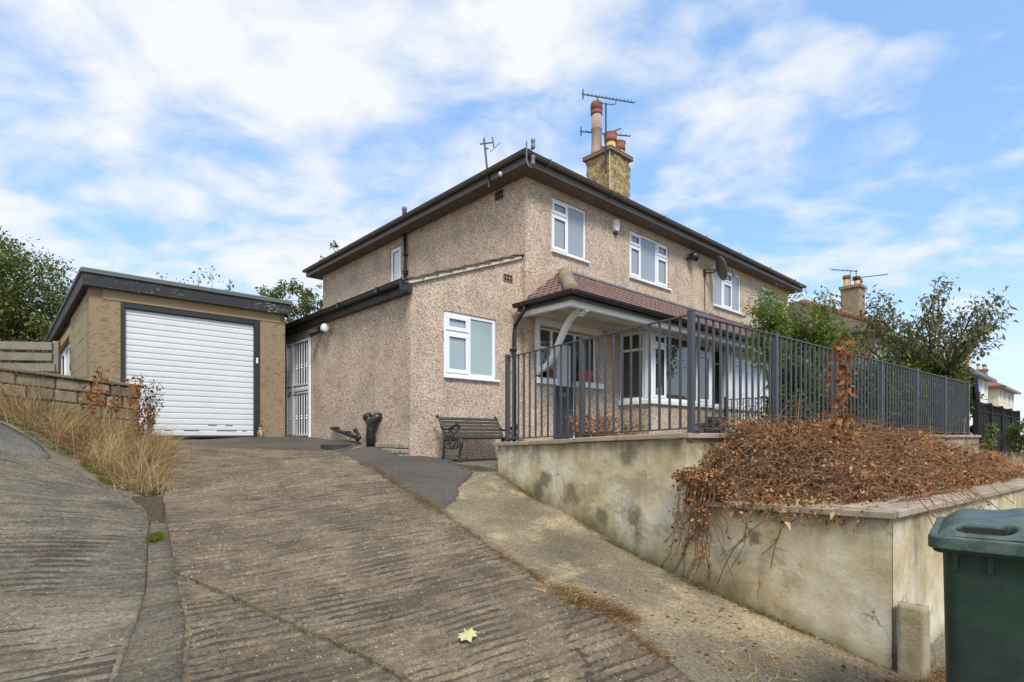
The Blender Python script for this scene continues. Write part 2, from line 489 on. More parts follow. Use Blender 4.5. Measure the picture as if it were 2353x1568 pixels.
def bin_mat(name, c, lid=False):
    h = mat(name, .42, .4)
    v = h.obj()
    c1 = h.mix(h.noise(v, 2.2, 4), [x * .8 for x in c], [x * 1.2 for x in c])
    if not lid:
        c1 = h.mix(h.ramp(h.noise(h.map(v, loc=(.3, 2, 1)), 1.1, 3), [(.45, 0.0), (.65, .8)]), c1, (.020, .026, .027))
    sc_ = h.noise(h.map(v, (26, 6, 3), rot=(.3, .5, .6)), 5, 4, .8)
    c1 = h.mix(h.ramp(sc_, [(.73, 0.0), (.77, .22)]), c1, (.16, .19, .18))
    dust = h.noise(v, 7, 8, .75)
    c1 = h.mix(h.ramp(dust, [(.40, 0.0), (.75, .5 if lid else .14)]), c1, (.27, .30, .28) if lid else (.12, .13, .11))
    h.link(c1, 'Base Color')
    h.link(h.ramp(dust, [(.3, .34), (.7, .6)]), 'Roughness')
    h.link(h.bump(h.noise(v, 160, 3), .15, .002), 'Normal')


bin_mat('bin_green', (.011, .046, .020))
bin_mat('bin_lid', (.032, .064, .046), True)

# ---------------------------------------------------------------- frames
ANG = rad(42.7185)
RX, RY = math.cos(ANG), math.sin(ANG)


def Wp(u, v, h=0.0):
    """house frame (u along the front, v back) -> world"""
    return Vector((RX * u - RY * v, RY * u + RX * v, h))


class MB:
    def __init__(s):
        s.v, s.f = [], []

    def add(s, vs, fs):
        o = len(s.v)
        s.v += [tuple(p) for p in vs]
        s.f += [tuple(i + o for i in f) for f in fs]
        return s

    def hexa(s, p):
        return s.add(p, [(0, 3, 2, 1), (4, 5, 6, 7), (0, 1, 5, 4), (1, 2, 6, 5), (2, 3, 7, 6), (3, 0, 4, 7)])

    def box(s, x0, x1, y0, y1, z0, z1):
        if x1 < x0: x0, x1 = x1, x0
        if y1 < y0: y0, y1 = y1, y0
        return s.hexa([(x0, y0, z0), (x1, y0, z0), (x1, y1, z0), (x0, y1, z0), (x0, y0, z1), (x1, y0, z1), (x1, y1, z1), (x0, y1, z1)])

    def prism(s, pts, z0, z1):
        """pts: ccw xy list; z0, z1 numbers or per-point lists"""
        n = len(pts)
        a = z0 if isinstance(z0, (list, tuple)) else [z0] * n
        b = z1 if isinstance(z1, (list, tuple)) else [z1] * n
        vs = [(p[0], p[1], a[i]) for i, p in enumerate(pts)] + [(p[0], p[1], b[i]) for i, p in enumerate(pts)]
        fs = [tuple(range(n - 1, -1, -1)), tuple(range(n, 2 * n))] + [(i, (i + 1) % n, n + (i + 1) % n, n + i) for i in range(n)]
        return s.add(vs, fs)

    def extr(s, poly, fa, fb):
        """poly: list of 2d points; fa, fb: functions 2d -> 3d giving the two end caps"""
        n = len(poly)
        vs = [fa(*p) for p in poly] + [fb(*p) for p in poly]
        return s.add(vs, [tuple(range(n - 1, -1, -1)), tuple(range(n, 2 * n))] + [(i, (i + 1) % n, n + (i + 1) % n, n + i) for i in range(n)])

    def tube(s, pts, r, n=8, caps=True):
        pts = [Vector(p) for p in pts]
        m = len(pts)
        rs = r if isinstance(r, (list, tuple)) else [r] * m
        rings = []
        ref = None
        for i, p in enumerate(pts):
            t = (pts[min(i + 1, m - 1)] - pts[max(i - 1, 0)])
            if t.length < 1e-9: t = Vector((0, 0, 1))
            t.normalize()
            if ref is None:
                ref = Vector((0, 0, 1)) if abs(t.z) < .9 else Vector((1, 0, 0))
            a = (ref - t * ref.dot(t))
            if a.length < 1e-6:
                a = Vector((1, 0, 0)) - t * t.x
            a.normalize()
            ref = a
            b = t.cross(a)
            rings.append([p + (a * math.cos(2 * PI * j / n) + b * math.sin(2 * PI * j / n)) * rs[i] for j in range(n)])
        vs = [q for rg in rings for q in rg]
        fs = [(i * n + j, i * n + (j + 1) % n, (i + 1) * n + (j + 1) % n, (i + 1) * n + j) for i in range(m - 1) for j in range(n)]
        if caps:
            fs += [tuple(range(n - 1, -1, -1)), tuple(range((m - 1) * n, m * n))]
        return s.add(vs, fs)

    def bar(s, a, b, w, d, up=(0, 0, 1)):
        """rectangular bar from a to b"""
        a, b = Vector(a), Vector(b)
        t = (b - a).normalized()
        up = Vector(up)
        x = t.cross(up)
        if x.length < 1e-5: x = t.cross(Vector((1, 0, 0)))
        x.normalize()
        y = x.cross(t)
        x *= w / 2
        y *= d / 2
        return s.hexa([a - x - y, a + x - y, a + x + y, a - x + y, b - x - y, b + x - y, b + x + y, b - x + y])

    def lathe(s, prof, n=16, c=(0, 0, 0), cap=True):
        vs = [(c[0] + r * math.cos(2 * PI * j / n), c[1] + r * math.sin(2 * PI * j / n), c[2] + z) for r, z in prof for j in range(n)]
        m = len(prof)
        fs = [(i * n + j, i * n + (j + 1) % n, (i + 1) * n + (j + 1) % n, (i + 1) * n + j) for i in range(m - 1) for j in range(n)]
        if cap:
            fs += [tuple(range(n - 1, -1, -1)), tuple(range((m - 1) * n, m * n))]
        return s.add(vs, fs)

    def grid(s, fn, nu, nv):
        vs = [fn(i / nu, j / nv) for j in range(nv + 1) for i in range(nu + 1)]
        fs = [(j * (nu + 1) + i, j * (nu + 1) + i + 1, (j + 1) * (nu + 1) + i + 1, (j + 1) * (nu + 1) + i) for j in range(nv) for i in range(nu)]
        return s.add(vs, fs)

    def mesh(s, name, m, off=(0, 0, 0), smooth=False):
        me = bpy.data.meshes.new(name)
        ox, oy, oz = off
        me.from_pydata([(a - ox, b - oy, c - oz) for a, b, c in s.v], [], s.f)
        me.materials.append(MATS[m])
        if smooth:
            me.shade_smooth()
        return me


def bev(o, w=.004, seg=1):
    b = o.modifiers.new('edge', 'BEVEL')
    b.width = w
    b.segments = seg
    b.limit_method = 'ANGLE'
    return o


def tag(o, label=None, cat=None, group=None, kind=None):
    if label: o['label'] = label
    if cat: o['category'] = cat
    if group: o['group'] = group
    if kind: o['kind'] = kind
    return o


class Thing:
    """an Empty at the thing's base; part coordinates are given in the frame (rotated about z by rz) before the origin is taken off"""
    def __init__(s, name, label, cat, org=(0, 0, 0), rz=ANG, group=None, loc=None):
        s.e = bpy.data.objects.new(name, None)
        s.e.empty_display_size = .2
        COL.objects.link(s.e)
        s.org = Vector(org)
        if loc is None:
            loc = Matrix.Rotation(rz, 3, 'Z') @ s.org
        s.e.location = loc
        s.e.rotation_euler = (0, 0, rz)
        tag(s.e, label, cat, group)

    def part(s, name, mb, m, parent=None, smooth=False, kind=None, label=None, bevel=None):
        me = mb.mesh(name, m, s.org, smooth)
        o = bpy.data.objects.new(name, me)
        COL.objects.link(o)
        o.parent = parent or s.e
        if kind: o['kind'] = kind
        if label: o['label'] = label
        if bevel: bev(o, bevel)
        return o

    def place(s, name, me, mtx, parent=None):
        """a piece that shares mesh data"""
        o = bpy.data.objects.new(name, me)
        COL.objects.link(o)
        o.parent = parent or s.e
        o.matrix_local = Matrix.Translation(-s.org) @ mtx
        return o


def single(name, mb, m, label, cat, org=(0, 0, 0), rz=0.0, smooth=False, kind=None, group=None, bevel=None):
    me = mb.mesh(name, m, org, smooth)
    o = bpy.data.objects.new(name, me)
    COL.objects.link(o)
    o.location = Matrix.Rotation(rz, 3, 'Z') @ Vector(org)
    o.rotation_euler = (0, 0, rz)
    tag(o, label, cat, group, kind)
    if bevel: bev(o, bevel)
    return o


def npmesh(name, V, Fc, m, smooth=False):
    me = bpy.data.meshes.new(name)
    me.vertices.add(len(V))
    me.vertices.foreach_set('co', np.asarray(V, np.float32).ravel())
    nf, sz = Fc.shape
    me.loops.add(nf * sz)
    me.loops.foreach_set('vertex_index', Fc.astype(np.int32).ravel())
    me.polygons.add(nf)
    me.polygons.foreach_set('loop_start', np.arange(0, nf * sz, sz, dtype=np.int32))
    me.update(calc_edges=True)
    me.validate()
    me.materials.append(MATS[m])
    if smooth: me.shade_smooth()
    return me


def link_mesh(name, me, parent=None, kind=None):
    o = bpy.data.objects.new(name, me)
    COL.objects.link(o)
    if parent: o.parent = parent
    if kind: o['kind'] = kind
    return o

# ---------------------------------------------------------------- terrain height
CTL = np.array([(-0.181, 7.373, -0.471), (0.127, 6.940, -0.644), (0.604, 6.271, -0.865), (0.996, 5.719, -1.048), (1.326, 5.257, -1.196), (1.605, 4.864, -1.281), (2.016, 4.287, -1.387), (2.240, 3.972, -1.455), (2.477, 3.639, -1.523), (-6.628, 9.478, 0.000), (-5.056, 10.930, 0.000), (-4.615, 11.337, 0.000), (-4.248, 11.676, 0.000), (-6.893, 9.234, 0.020), (-3.461, 10.824, -0.060), (-2.783, 10.089, -0.080), (-2.443, 9.722, -0.120), (-1.609, 8.818, -0.310), (-0.874, 9.496, -0.385), (-0.140, 10.175, -0.360), (-7.774, 8.420, 0.250), (-9.244, 7.063, 0.600), (-8.650, 13.790, 0.100), (-10.854, 11.755, 0.600), (-5.560, 8.900, -0.173), (-3.079, 9.600, -0.224), (-4.349, 9.200, -0.194), (-4.470, 7.200, -0.449), (-1.816, 7.600, -0.474), (-3.138, 7.300, -0.455), (-3.270, 5.300, -0.764), (-2.080, 5.600, -0.764), (-0.697, 6.100, -0.784), (-2.542, 4.200, -0.966), (-1.321, 4.500, -1.000), (0.013, 4.900, -1.050), (-2.005, 3.400, -1.126), (-0.808, 3.750, -1.198), (0.485, 4.050, -1.247), (-1.636, 2.850, -1.251), (-0.001, 3.050, -1.338), (1.073, 3.250, -1.426), (-0.781, 8.600, -0.382), (-1.384, 8.200, -0.447), (-0.690, 7.600, -0.563), (-6.236, 6.800, 0.133), (-5.710, 7.000, -0.136), (-5.685, 6.200, -0.145), (-4.035, 4.400, -0.669), (-3.072, 3.350, -1.031), (-2.522, 2.750, -1.207), (-2.022, 2.800, -1.229), (-3.577, 4.700, -0.714), (-5.841, 7.300, 0.085), (-4.009, 6.300, -0.638), (-5.164, 7.000, -0.300), (-5.541, 8.300, 0.032), (0.000, 0.000, -1.720), (-3.000, 0.000, -1.650), (3.000, 0.000, -1.800), (0.000, -4.000, -1.850), (4.000, 2.000, -1.680), (4.500, 3.000, -1.660), (-5.000, -4.000, -1.700), (5.000, -4.000, -1.900), (-5.500, 2.500, -1.100), (-6.000, 5.000, -0.100), (-9.000, 8.000, 0.500), (-9.000, 4.000, 0.100), (-9.000, -2.000, -1.000), (6.500, 4.500, -1.700), (9.000, 6.000, -1.700)])


def make_tps(ctl, lam=.02):
    n = len(ctl)
    xy = ctl[:, :2]
    d = np.linalg.norm(xy[:, None] - xy[None], axis=2)
    K = np.where(d > 0, d * d * np.log(d + 1e-12), 0) + lam * np.eye(n)
    Pm = np.c_[np.ones(n), xy]
    M = np.block([[K, Pm], [Pm.T, np.zeros((3, 3))]])
    s = np.linalg.solve(M, np.r_[ctl[:, 2], 0, 0, 0])

    def H(x, y):
        x = np.asarray(x, float)
        y = np.asarray(y, float)
        q = (x[..., None] - xy[:, 0]) ** 2 + (y[..., None] - xy[:, 1]) ** 2
        kk = np.where(q > 0, .5 * q * np.log(q + 1e-12), 0)
        return kk @ s[:n] + s[n] + s[n + 1] * x + s[n + 2] * y
    return H


TPS = make_tps(CTL)


def HT(x, y):
    """terrain height: the surveyed slope near by, gentle ground farther off"""
    x = np.asarray(x, float)
    y = np.asarray(y, float)
    xc = np.clip(x, -10, 7)
    yc = np.clip(y, -4, 13)
    h = TPS(xc, yc)
    h = np.clip(h, -2.0, .8)
    dist = np.hypot(x - xc, y - yc)
    w = np.clip(dist / 18, 0, 1)
    far = np.where(y > 6, -.15, -1.7)
    return h * (1 - w) + far * w


def hz(x, y):
    return float(HT(np.array([x]), np.array([y]))[0])


def in_poly(px, py, poly):
    px = np.asarray(px)
    py = np.asarray(py)
    r = np.zeros(px.shape, bool)
    n = len(poly)
    for i in range(n):
        x0, y0 = poly[i]
        x1, y1 = poly[(i + 1) % n]
        c = ((y0 > py) != (y1 > py)) & (px < (x1 - x0) * (py - y0) / (y1 - y0 + 1e-12) + x0)
        r ^= c
    return r


def fnoise(P, scale, seed=0.0):
    return np.array([mnoise.noise(Vector((p[0] * scale + seed, p[1] * scale - seed, seed * 1.7))) for p in P])


CRACK = [(.485, 4.04), (.342, 3.612), (.439, 3.386), (.429, 3.0)]


def seg_dist(P, line):
    d = np.full(len(P), 9.0)
    for (a, b) in zip(line[:-1], line[1:]):
        a = np.array(a)
        b = np.array(b)
        t = np.clip(((P - a) @ (b - a)) / ((b - a) @ (b - a)), 0, 1)
        d = np.minimum(d, np.linalg.norm(P - (a + t[:, None] * (b - a)), axis=1))
    return d


def drape(name, poly, m, off=.0, res=.12, ribs=0.0, pitch=.082, rough=.004, thick=.06, kind='structure', label=None, rag=0.0, crack=None, ang=ANG):
    """a slab laid over the terrain: outline polygon in world xy"""
    CA, SA = math.cos(ang), math.sin(ang)
    poly = [Vector(p) for p in poly]
    out = []
    for a, b in zip(poly, poly[1:] + poly[:1]):
        n = max(1, int((b - a).length / (res if not rag else min(res, .07))))
        for i in range(n):
            q = a.lerp(b, i / n)
            if rag and i:
                q = q + Vector((mnoise.noise(Vector((q.x * 6, q.y * 6, 1))), mnoise.noise(Vector((q.x * 6, q.y * 6, 7))))) * rag
            out.append((q.x, q.y))
    P0 = np.array(out)
    if ribs:
        R2 = np.array([[CA, SA], [-SA, CA]])
        uvp = P0 @ R2.T
        us = np.arange(uvp[:, 0].min(), uvp[:, 0].max(), .085)
        vs = np.arange(uvp[:, 1].min(), uvp[:, 1].max(), pitch / 6)
        gu, gv = np.meshgrid(us, vs)
        gu = gu + (np.arange(len(vs)) % 2)[:, None] * .04
        Q = np.c_[gu.ravel(), gv.ravel()] @ R2
    else:
        gx, gy = np.meshgrid(np.arange(P0[:, 0].min(), P0[:, 0].max(), res), np.arange(P0[:, 1].min(), P0[:, 1].max(), res))
        Q = np.c_[gx.ravel(), gy.ravel()]
    ins = in_poly(Q[:, 0], Q[:, 1], out)
    dd = seg_dist(Q[ins], out + out[:1]) if len(out) < 260 else None
    Q = Q[ins]
    if dd is not None:
        Q = Q[dd > (.008 if ribs else res * .3)]
    n0 = len(P0)
    allp = np.r_[P0, Q]
    vv, ee, ff, _, _, _ = delaunay_2d_cdt([Vector(p) for p in allp], [], [list(range(n0))], 1, 1e-5)
    A = np.array([(p.x, p.y) for p in vv])
    Z = HT(A[:, 0], A[:, 1]) + off
    if ribs:
        uu = A[:, 0] * CA + A[:, 1] * SA
        vv_ = -A[:, 0] * SA + A[:, 1] * CA
        P3 = np.c_[uu, vv_]
        ph = vv_ + .045 * fnoise(np.c_[uu * .6, vv_ * .5], 1.0, 3.3) + .013 * fnoise(P3, 3.0, 5.1)
        amp = np.clip(.75 + .75 * fnoise(P3, .85, 9.7) + .55 * fnoise(P3, 3.2, 2.2), .08, 1.3)
        wv = np.sin(2 * PI * ph / pitch)
        Z += ribs * amp * (2.2 * (.5 + .5 * wv) ** .55 - 1.4)
        Z += .006 * fnoise(np.c_[uu * 3, vv_ * 12], 1.0, 6.0) + .004 * fnoise(P3, 14, 1.0)
    else:
        Z += rough * fnoise(A, 2.3, 4.0) + rough * .5 * fnoise(A, 9.0, 2.0)
    if crack:
        cd = seg_dist(A, crack)
        Z -= np.clip(1 - cd / .022, 0, 1) * .035
    n = len(A)
    # skirt so that the slab has an edge
    from collections import Counter
    cnt = Counter()
    for f in ff:
        for i in range(3):
            cnt[(f[i], f[(i + 1) % 3])] += 1
    bd = [e for e in cnt if (e[1], e[0]) not in cnt]
    bv = sorted({i for e in bd for i in e})
    idx = {b: n + i for i, b in enumerate(bv)}
    V = np.r_[np.c_[A, Z], np.c_[A[bv], Z[bv] - thick]]
    F3 = list(ff)
    for a, b in bd:
        F3 += [(b, a, idx[a]), (b, idx[a], idx[b])]
    # ribs run along object x
    R2 = np.array([[CA, SA], [-SA, CA]])
    V2 = np.c_[V[:, :2] @ R2.T, V[:, 2]]
    me = npmesh(name, V2, np.array(F3), m, True)
    o = link_mesh(name, me, None, kind)
    o.rotation_euler = (0, 0, ang)
    if label: o['label'] = label
    return o


# ground sheet out to the horizon
def ground_sheet():
    xs = np.unique(np.r_[np.linspace(-600, -20, 24), np.linspace(-20, -8, 13), np.arange(-8, 8, .25), np.linspace(8, 40, 17), np.linspace(40, 600, 24)])
    ys = np.unique(np.r_[np.linspace(-300, -8, 14), np.arange(-8, 14, .25), np.linspace(14, 60, 24), np.linspace(60, 900, 26)])
    gx, gy = np.meshgrid(xs, ys)
    Z = HT(gx.ravel(), gy.ravel()) - .016
    V = np.c_[gx.ravel(), gy.ravel(), Z]
    nx = len(xs)
    i, j = np.meshgrid(np.arange(nx - 1), np.arange(len(ys) - 1))
    a = (j * nx + i).ravel()
    Fq = np.c_[a, a + 1, a + nx + 1, a + nx]
    return link_mesh('ground', npmesh('ground', V, Fq, 'street_ground', True), None, 'structure')


ground_sheet()

JOINT = [(-2.70, 4.196), (-2.445, 4.061), (-2.252, 3.96), (-1.583, 3.597), (-1.007, 3.31), (-.798, 3.167), (-.552, 2.996)]
DR = [(-3.033, 9.457), (-2.833, 9.097), (-2.098, 7.883), (-1.364, 6.849), (-.923, 6.153), (-.713, 5.879), (-.37, 5.305), (-.024, 4.784), (.234, 4.457), (.489, 4.058), (.676, 3.936), (.854, 3.609), (1.044, 3.255)]
DL = [(-5.35, 8.75), (-4.475, 7.191), (-3.735, 5.98), (-3.075, 4.985), (-2.445, 4.061)]
# upper slab of the drive: down to the diagonal joint
drape('driveway', DL[::-1] + [(-4.35, 9.12), (-3.7, 9.3)] + DR + [(1.35, 2.5), (.15, 2.5)] + [(-.56, 3.015), (-.80, 3.185), (-1.007, 3.328), (-1.583, 3.615), (-2.252, 3.978)],
      'drive_concrete', .012, ribs=.019, thick=.07, crack=CRACK, ang=rad(37))
# lower slab below the joint
drape('driveway_lower_slab', [(-2.43, 4.035), (-2.246, 3.943), (-1.575, 3.580), (-1.0, 3.292), (-.79, 3.15), (-.55, 2.975), (.1, 2.52), (1.35, 2.48), (1.8, 1.2), (.6, .2), (-1.0, .6), (-1.55, 2.6), (-1.986, 3.40)],
      'drive_concrete', .010, ribs=.019, thick=.07, ang=rad(34))
# loose dirt that has gathered in the grooves of the ribs
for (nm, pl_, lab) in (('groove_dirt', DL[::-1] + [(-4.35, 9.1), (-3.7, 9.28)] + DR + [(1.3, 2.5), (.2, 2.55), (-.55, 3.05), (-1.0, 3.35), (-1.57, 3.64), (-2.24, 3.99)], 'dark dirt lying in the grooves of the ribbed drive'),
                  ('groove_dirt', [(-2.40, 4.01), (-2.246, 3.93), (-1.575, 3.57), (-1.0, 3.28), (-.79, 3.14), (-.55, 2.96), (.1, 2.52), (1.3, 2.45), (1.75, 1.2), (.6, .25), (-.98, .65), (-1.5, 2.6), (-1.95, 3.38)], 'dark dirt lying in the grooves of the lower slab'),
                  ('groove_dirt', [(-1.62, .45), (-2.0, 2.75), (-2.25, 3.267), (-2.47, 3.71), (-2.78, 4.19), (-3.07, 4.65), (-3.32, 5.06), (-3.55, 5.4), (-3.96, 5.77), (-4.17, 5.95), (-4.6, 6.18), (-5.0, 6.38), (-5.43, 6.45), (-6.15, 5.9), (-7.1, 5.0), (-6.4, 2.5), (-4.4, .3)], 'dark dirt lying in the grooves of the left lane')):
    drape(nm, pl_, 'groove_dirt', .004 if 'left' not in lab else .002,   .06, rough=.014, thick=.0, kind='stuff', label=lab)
# smooth channel between the two drives
drape('gutter_strip', [(-3.73, 5.98), (-3.06, 4.975), (-2.43, 4.05), (-1.975, 3.40), (-1.55, 2.6), (-1.0, .6), (-1.57, .4), (-1.97, 2.75), (-2.21, 3.275), (-2.44, 3.72), (-2.74, 4.2), (-3.03, 4.66), (-3.28, 5.08)], 'gutter_concrete', .006, .1)
drape('bare_soil', [(-4.05, 5.95), (-3.8, 6.12), (-3.70, 5.95), (-3.15, 5.06), (-3.27, 5.02), (-3.55, 5.42)], 'earth', .016, .05, rough=.02)
# the next-door drive on the left
drape('left_drive', [(-1.57, .4), (-1.97, 2.75), (-2.21, 3.267), (-2.44, 3.71), (-2.74, 4.19), (-3.035, 4.65), (-3.28, 5.06), (-3.5, 5.4), (-3.94, 5.80), (-4.15, 5.98), (-4.6, 6.22), (-5.0, 6.42), (-5.45, 6.50), (-6.2, 5.95), (-7.2, 5.0), (-6.5, 2.4), (-4.4, .2)],
      'road_concrete', .008, ribs=.012, thick=.06, ang=rad(26))
drape('left_road_tarmac', [(-6.22, 5.98), (-5.45, 6.54), (-5.55, 6.72), (-5.8, 6.88), (-6.3, 6.9), (-7.0, 6.75), (-8.6, 6.4), (-9.6, 4.8), (-8, 4.4), (-7.22, 5.03)], 'tarmac_grey', .004, .1)
# tarmac apron before the garage and along the lean-to
ap = [Wp(.9, 11.44), (-5.6, 8.95), (-5.3, 8.78), (-4.35, 9.14), (-3.7, 9.32), (-3.05, 9.475), (-2.84, 9.12)]
drape('apron', [(p[0], p[1]) for p in [Wp(1.1, 11.6), *[Vector((a, b, 0)) for a, b in [(-5.75, 8.98), (-5.36, 8.77), (-4.36, 9.14), (-3.7, 9.32), (-3.05, 9.475), (-2.86, 9.14)]], Wp(4.55, 8.95), Wp(4.95, 8.95), Wp(4.95, 14), Wp(4.2, 14), Wp(4.2, 11.6)]],
      'tarmac', .006, .12)
# tarmac ramp beside the drive
drape('tarmac_patch', [(-.743, 6.132), (-.69, 6.33), (-.65, 6.62), (-.681, 6.904), (-.60, 7.25), (-.573, 7.542), (-.55, 7.88), (-.95, 8.6), (-.9, 8.95), (-1.6, 9.0), (-2.5, 9.55), (-2.82, 9.08), (-2.09, 7.87), (-1.35, 6.84), (-.91, 6.145)],
      'tarmac', .012, .1, rag=.06)
# rough concrete strip along the foot of the wall
drape('concrete_strip', [(-.70, 5.87), (-.36, 5.30), (-.01, 4.78), (.248, 4.46), (.50, 4.07), (.69, 3.945), (.866, 3.615), (1.056, 3.26), (1.36, 2.5), (1.8, 1.4), (3.2, 1.4), (4.0, 3.2), (2.6, 3.7), (2.477, 3.66), (1.54, 4.98), (-.13, 7.36), (-.35, 7.75), (-.54, 7.87), (-.563, 7.542), (-.59, 7.25), (-.671, 6.904), (-.64, 6.62), (-.68, 6.33), (-.735, 6.132)],
      'strip_concrete', .004, .07, rough=.012)
drape('pavement', [(1.8, 1.36), (3.22, 1.36), (4.05, 3.2), (6.0, 5.2), (10, 8.2), (12, 7), (8, 1), (4, -2), (0, -2), (.62, .15)], 'pavement', .006, .25)
# the flat concrete platform under the bench with its kerb edge
PZ = -.385
pm = MB()
pp = [(-.958, 8.57), (-.72, 8.28), (-.508, 7.98), (-.165, 7.36), (.5, 7.9), (1.1, 8.6), (.2, 10.6), (-1.9, 9.3), (-1.75, 8.8)]
pm.prism(pp, -1.0, [PZ - .005, PZ, PZ - .003, PZ - .01, PZ, PZ, PZ, PZ + .02, PZ + .03])
single('bench_platform', pm, 'platform_concrete', None, None, kind='structure', bevel=.02)

# ================================================================= the house
H = Thing('semi_detached_house', 'pebbledashed pair of semi-detached houses with a brown hipped eave and red tiled porch roof', 'house', (7.24, 7.47, 0))
U0, V0 = 7.24, 7.47
UP, UE, VB = 13.26, 19.5, 16.25
HS = 4.88


def wall_front(mb, s0, s1, z0, z1, y, holes, t=.28):
    """wall with its outer face at v=y (facing -v) and rectangular holes (s0,s1,z0,z1), as butted blocks"""
    xs = sorted({s0, s1, *[q for h_ in holes for q in h_[:2]]})
    for a, b in zip(xs, xs[1:]):
        mid = (a + b) / 2
        hs = sorted([h_ for h_ in holes if h_[0] < mid < h_[1]], key=lambda q: q[2])
        z = z0
        for h_ in hs:
            if h_[2] > z: mb.box(a, b, y, y + t, z, h_[2])
            z = h_[3]
        if z < z1: mb.box(a, b, y, y + t, z, z1)


def wall_side(mb, s0, s1, z0, z1, x, holes, t=.28):
    xs = sorted({s0, s1, *[q for h_ in holes for q in h_[:2]]})
    for a, b in zip(xs, xs[1:]):
        mid = (a + b) / 2
        hs = sorted([h_ for h_ in holes if h_[0] < mid < h_[1]], key=lambda q: q[2])
        z = z0
        for h_ in hs:
            if h_[2] > z: mb.box(x, x + t, a, b, z, h_[2])
            z = h_[3]
        if z < z1: mb.box(x, x + t, a, b, z, z1)


W1 = (7.945, 9.012, 3.65, 4.70)
W2 = (10.508, 12.153, 3.64, 4.70)
W3 = (14.406, 16.048, 3.62, 4.71)
W4 = (17.50, 18.55, 3.63, 4.71)
DOOR = (7.60, 9.43, -.12, 2.12)
BAY1 = (10.12, 12.90)
BAY2 = (13.62, 16.40)
mb = MB()
wall_front(mb, U0, UP, -.9, HS + .08, V0, [W1, W2, DOOR, (10.3, 12.7, .95, 2.25)])
wall_side(mb, V0 + .28, VB, -.9, HS + .08, U0, [(11.83, 12.342, 3.70, 4.69)])
mb.box(U0 + .28, UP, VB - .28, VB, -.9, HS + .08)
H.part('wall', mb, 'pebbledash', label='pinkish pebbledashed walls of the near half')
mb = MB()
wall_front(mb, UP + .004, UE, -.9, HS + .08, V0 + .012, [W3, W4, (13.8, 16.2, .95, 2.25)])
mb.box(UE - .28, UE, V0 + .3, VB, -.9, HS + .08)
mb.box(UP + .004, UE - .28, VB - .28, VB - .003, -.9, HS + .08)
H.part('wall', mb, 'pebbledash_cream', label='cream pebbledashed walls of the far half')
# dark rooms behind the openings
mb = MB()
mb.box(U0 + .6, UP - .1, V0 + 1.6, V0 + 1.7, -.1, HS)
mb.box(UP + .1, UE - .6, V0 + 1.6, V0 + 1.7, -.1, HS)
mb.box(U0 + .3, UE - .3, V0 + .3, V0 + 1.6, 2.55, 2.7)
H.part('inside_partition', mb, 'room_dark')

# eaves: soffit, fascia, gutter, roof
OV = .32
EL, ER, EF, EB = U0 - OV, UE + .32, V0 - OV, VB + .45
mb = MB()
z0, z1 = HS - .02, HS
mb.box(EL + .01, ER - .01, EF + .01, V0 - .002, z0, z1)
mb.box(EL + .01, U0 - .002, V0 - .002, EB - .01, z0, z1)
mb.box(UE + .002, ER - .01, V0 - .002, EB - .01, z0, z1)
mb.box(U0 - .002, UE + .002, VB + .002, EB - .01, z0, z1)
H.part('soffit', mb, 'soffit_dark')
mb = MB()
mb.box(EL, ER, EF - .02, EF + .01, HS - .012, HS + .15)
mb.box(EL - .02, EL + .01, EF - .02, EB, HS - .012, HS + .15)
mb.box(ER - .01, ER + .02, EF - .02, EB, HS - .012, HS + .15)
H.part('fascia', mb, 'brown_gutter')


def gutter(mb, a, b, out, r=.056, closed=True):
    """half-round gutter with a thick rolled lip, from a to b; out = outward unit vector"""
    a, b, out = Vector(a), Vector(b), Vector(out)
    up = Vector((0, 0, 1))
    prof = []
    for i in range(9):
        t = PI * i / 8
        prof.append((-math.cos(t) * r, -math.sin(t) * r * 1.05))
    prof += [(r + .012, .006), (r - .008, .010)]
    prof += [(math.cos(PI * i / 8) * (r - .009), -math.sin(PI * i / 8) * (r - .009)) for i in range(9)]
    prof = [(p[0] + r, p[1]) for p in prof]
    mb.extr(prof, lambda x, y: a + out * x + up * y, lambda x, y: b + out * x + up * y)


mb = MB()
gutter(mb, (EL - .12, EF - .02, HS + .17), (ER + .05, EF - .02, HS + .15), (0, -1, 0))
gutter(mb, (EL - .02, EB, HS + .15), (EL - .02, EF - .14, HS + .17), (-1, 0, 0))
for u_ in np.arange(EL + .5, ER, 1.9):
    mb.tube([(u_, EF - .02 + .0, HS + .175), (u_, EF - .05, HS + .085), (u_, EF - .09, HS + .075), (u_, EF - .155, HS + .10), (u_, EF - .163, HS + .185)], .012, 6)
H.part('gutter', mb, 'brown_gutter', smooth=False)


def hip_roof(T, l, r, f, b, z, pitch, m, courses=20, name='roof'):
    """hipped roof built in overlapping courses"""
    mb = MB()
    hw = (b - f) / 2
    zr = hw * math.tan(pitch)
    for i in range(courses):
        a0, a1 = i / courses, (i + 1) / courses
        for side in range(4):
            def ring(a, dz):
                d = a * hw
                c = [(l + d, f + d), (r - d, f + d), (r - d, b - d), (l + d, b - d)]
                p, q = c[side], c[(side + 1) % 4]
                return (p[0], p[1], z + a * zr + dz), (q[0], q[1], z + a * zr + dz)
            p0, q0 = ring(a0, .05)
            p1, q1 = ring(a1, .022)
            p2, q2 = ring(a0, .0)
            mb.add([p0, q0, q1, p1, p2, q2], [(0, 1, 2, 3), (4, 5, 1, 0)])
    return T.part(name, mb, m), zr


ro, zr = hip_roof(H, EL - .05, ER + .05, EF - .06, EB + .05, HS + .14, rad(27), 'tile_brown')

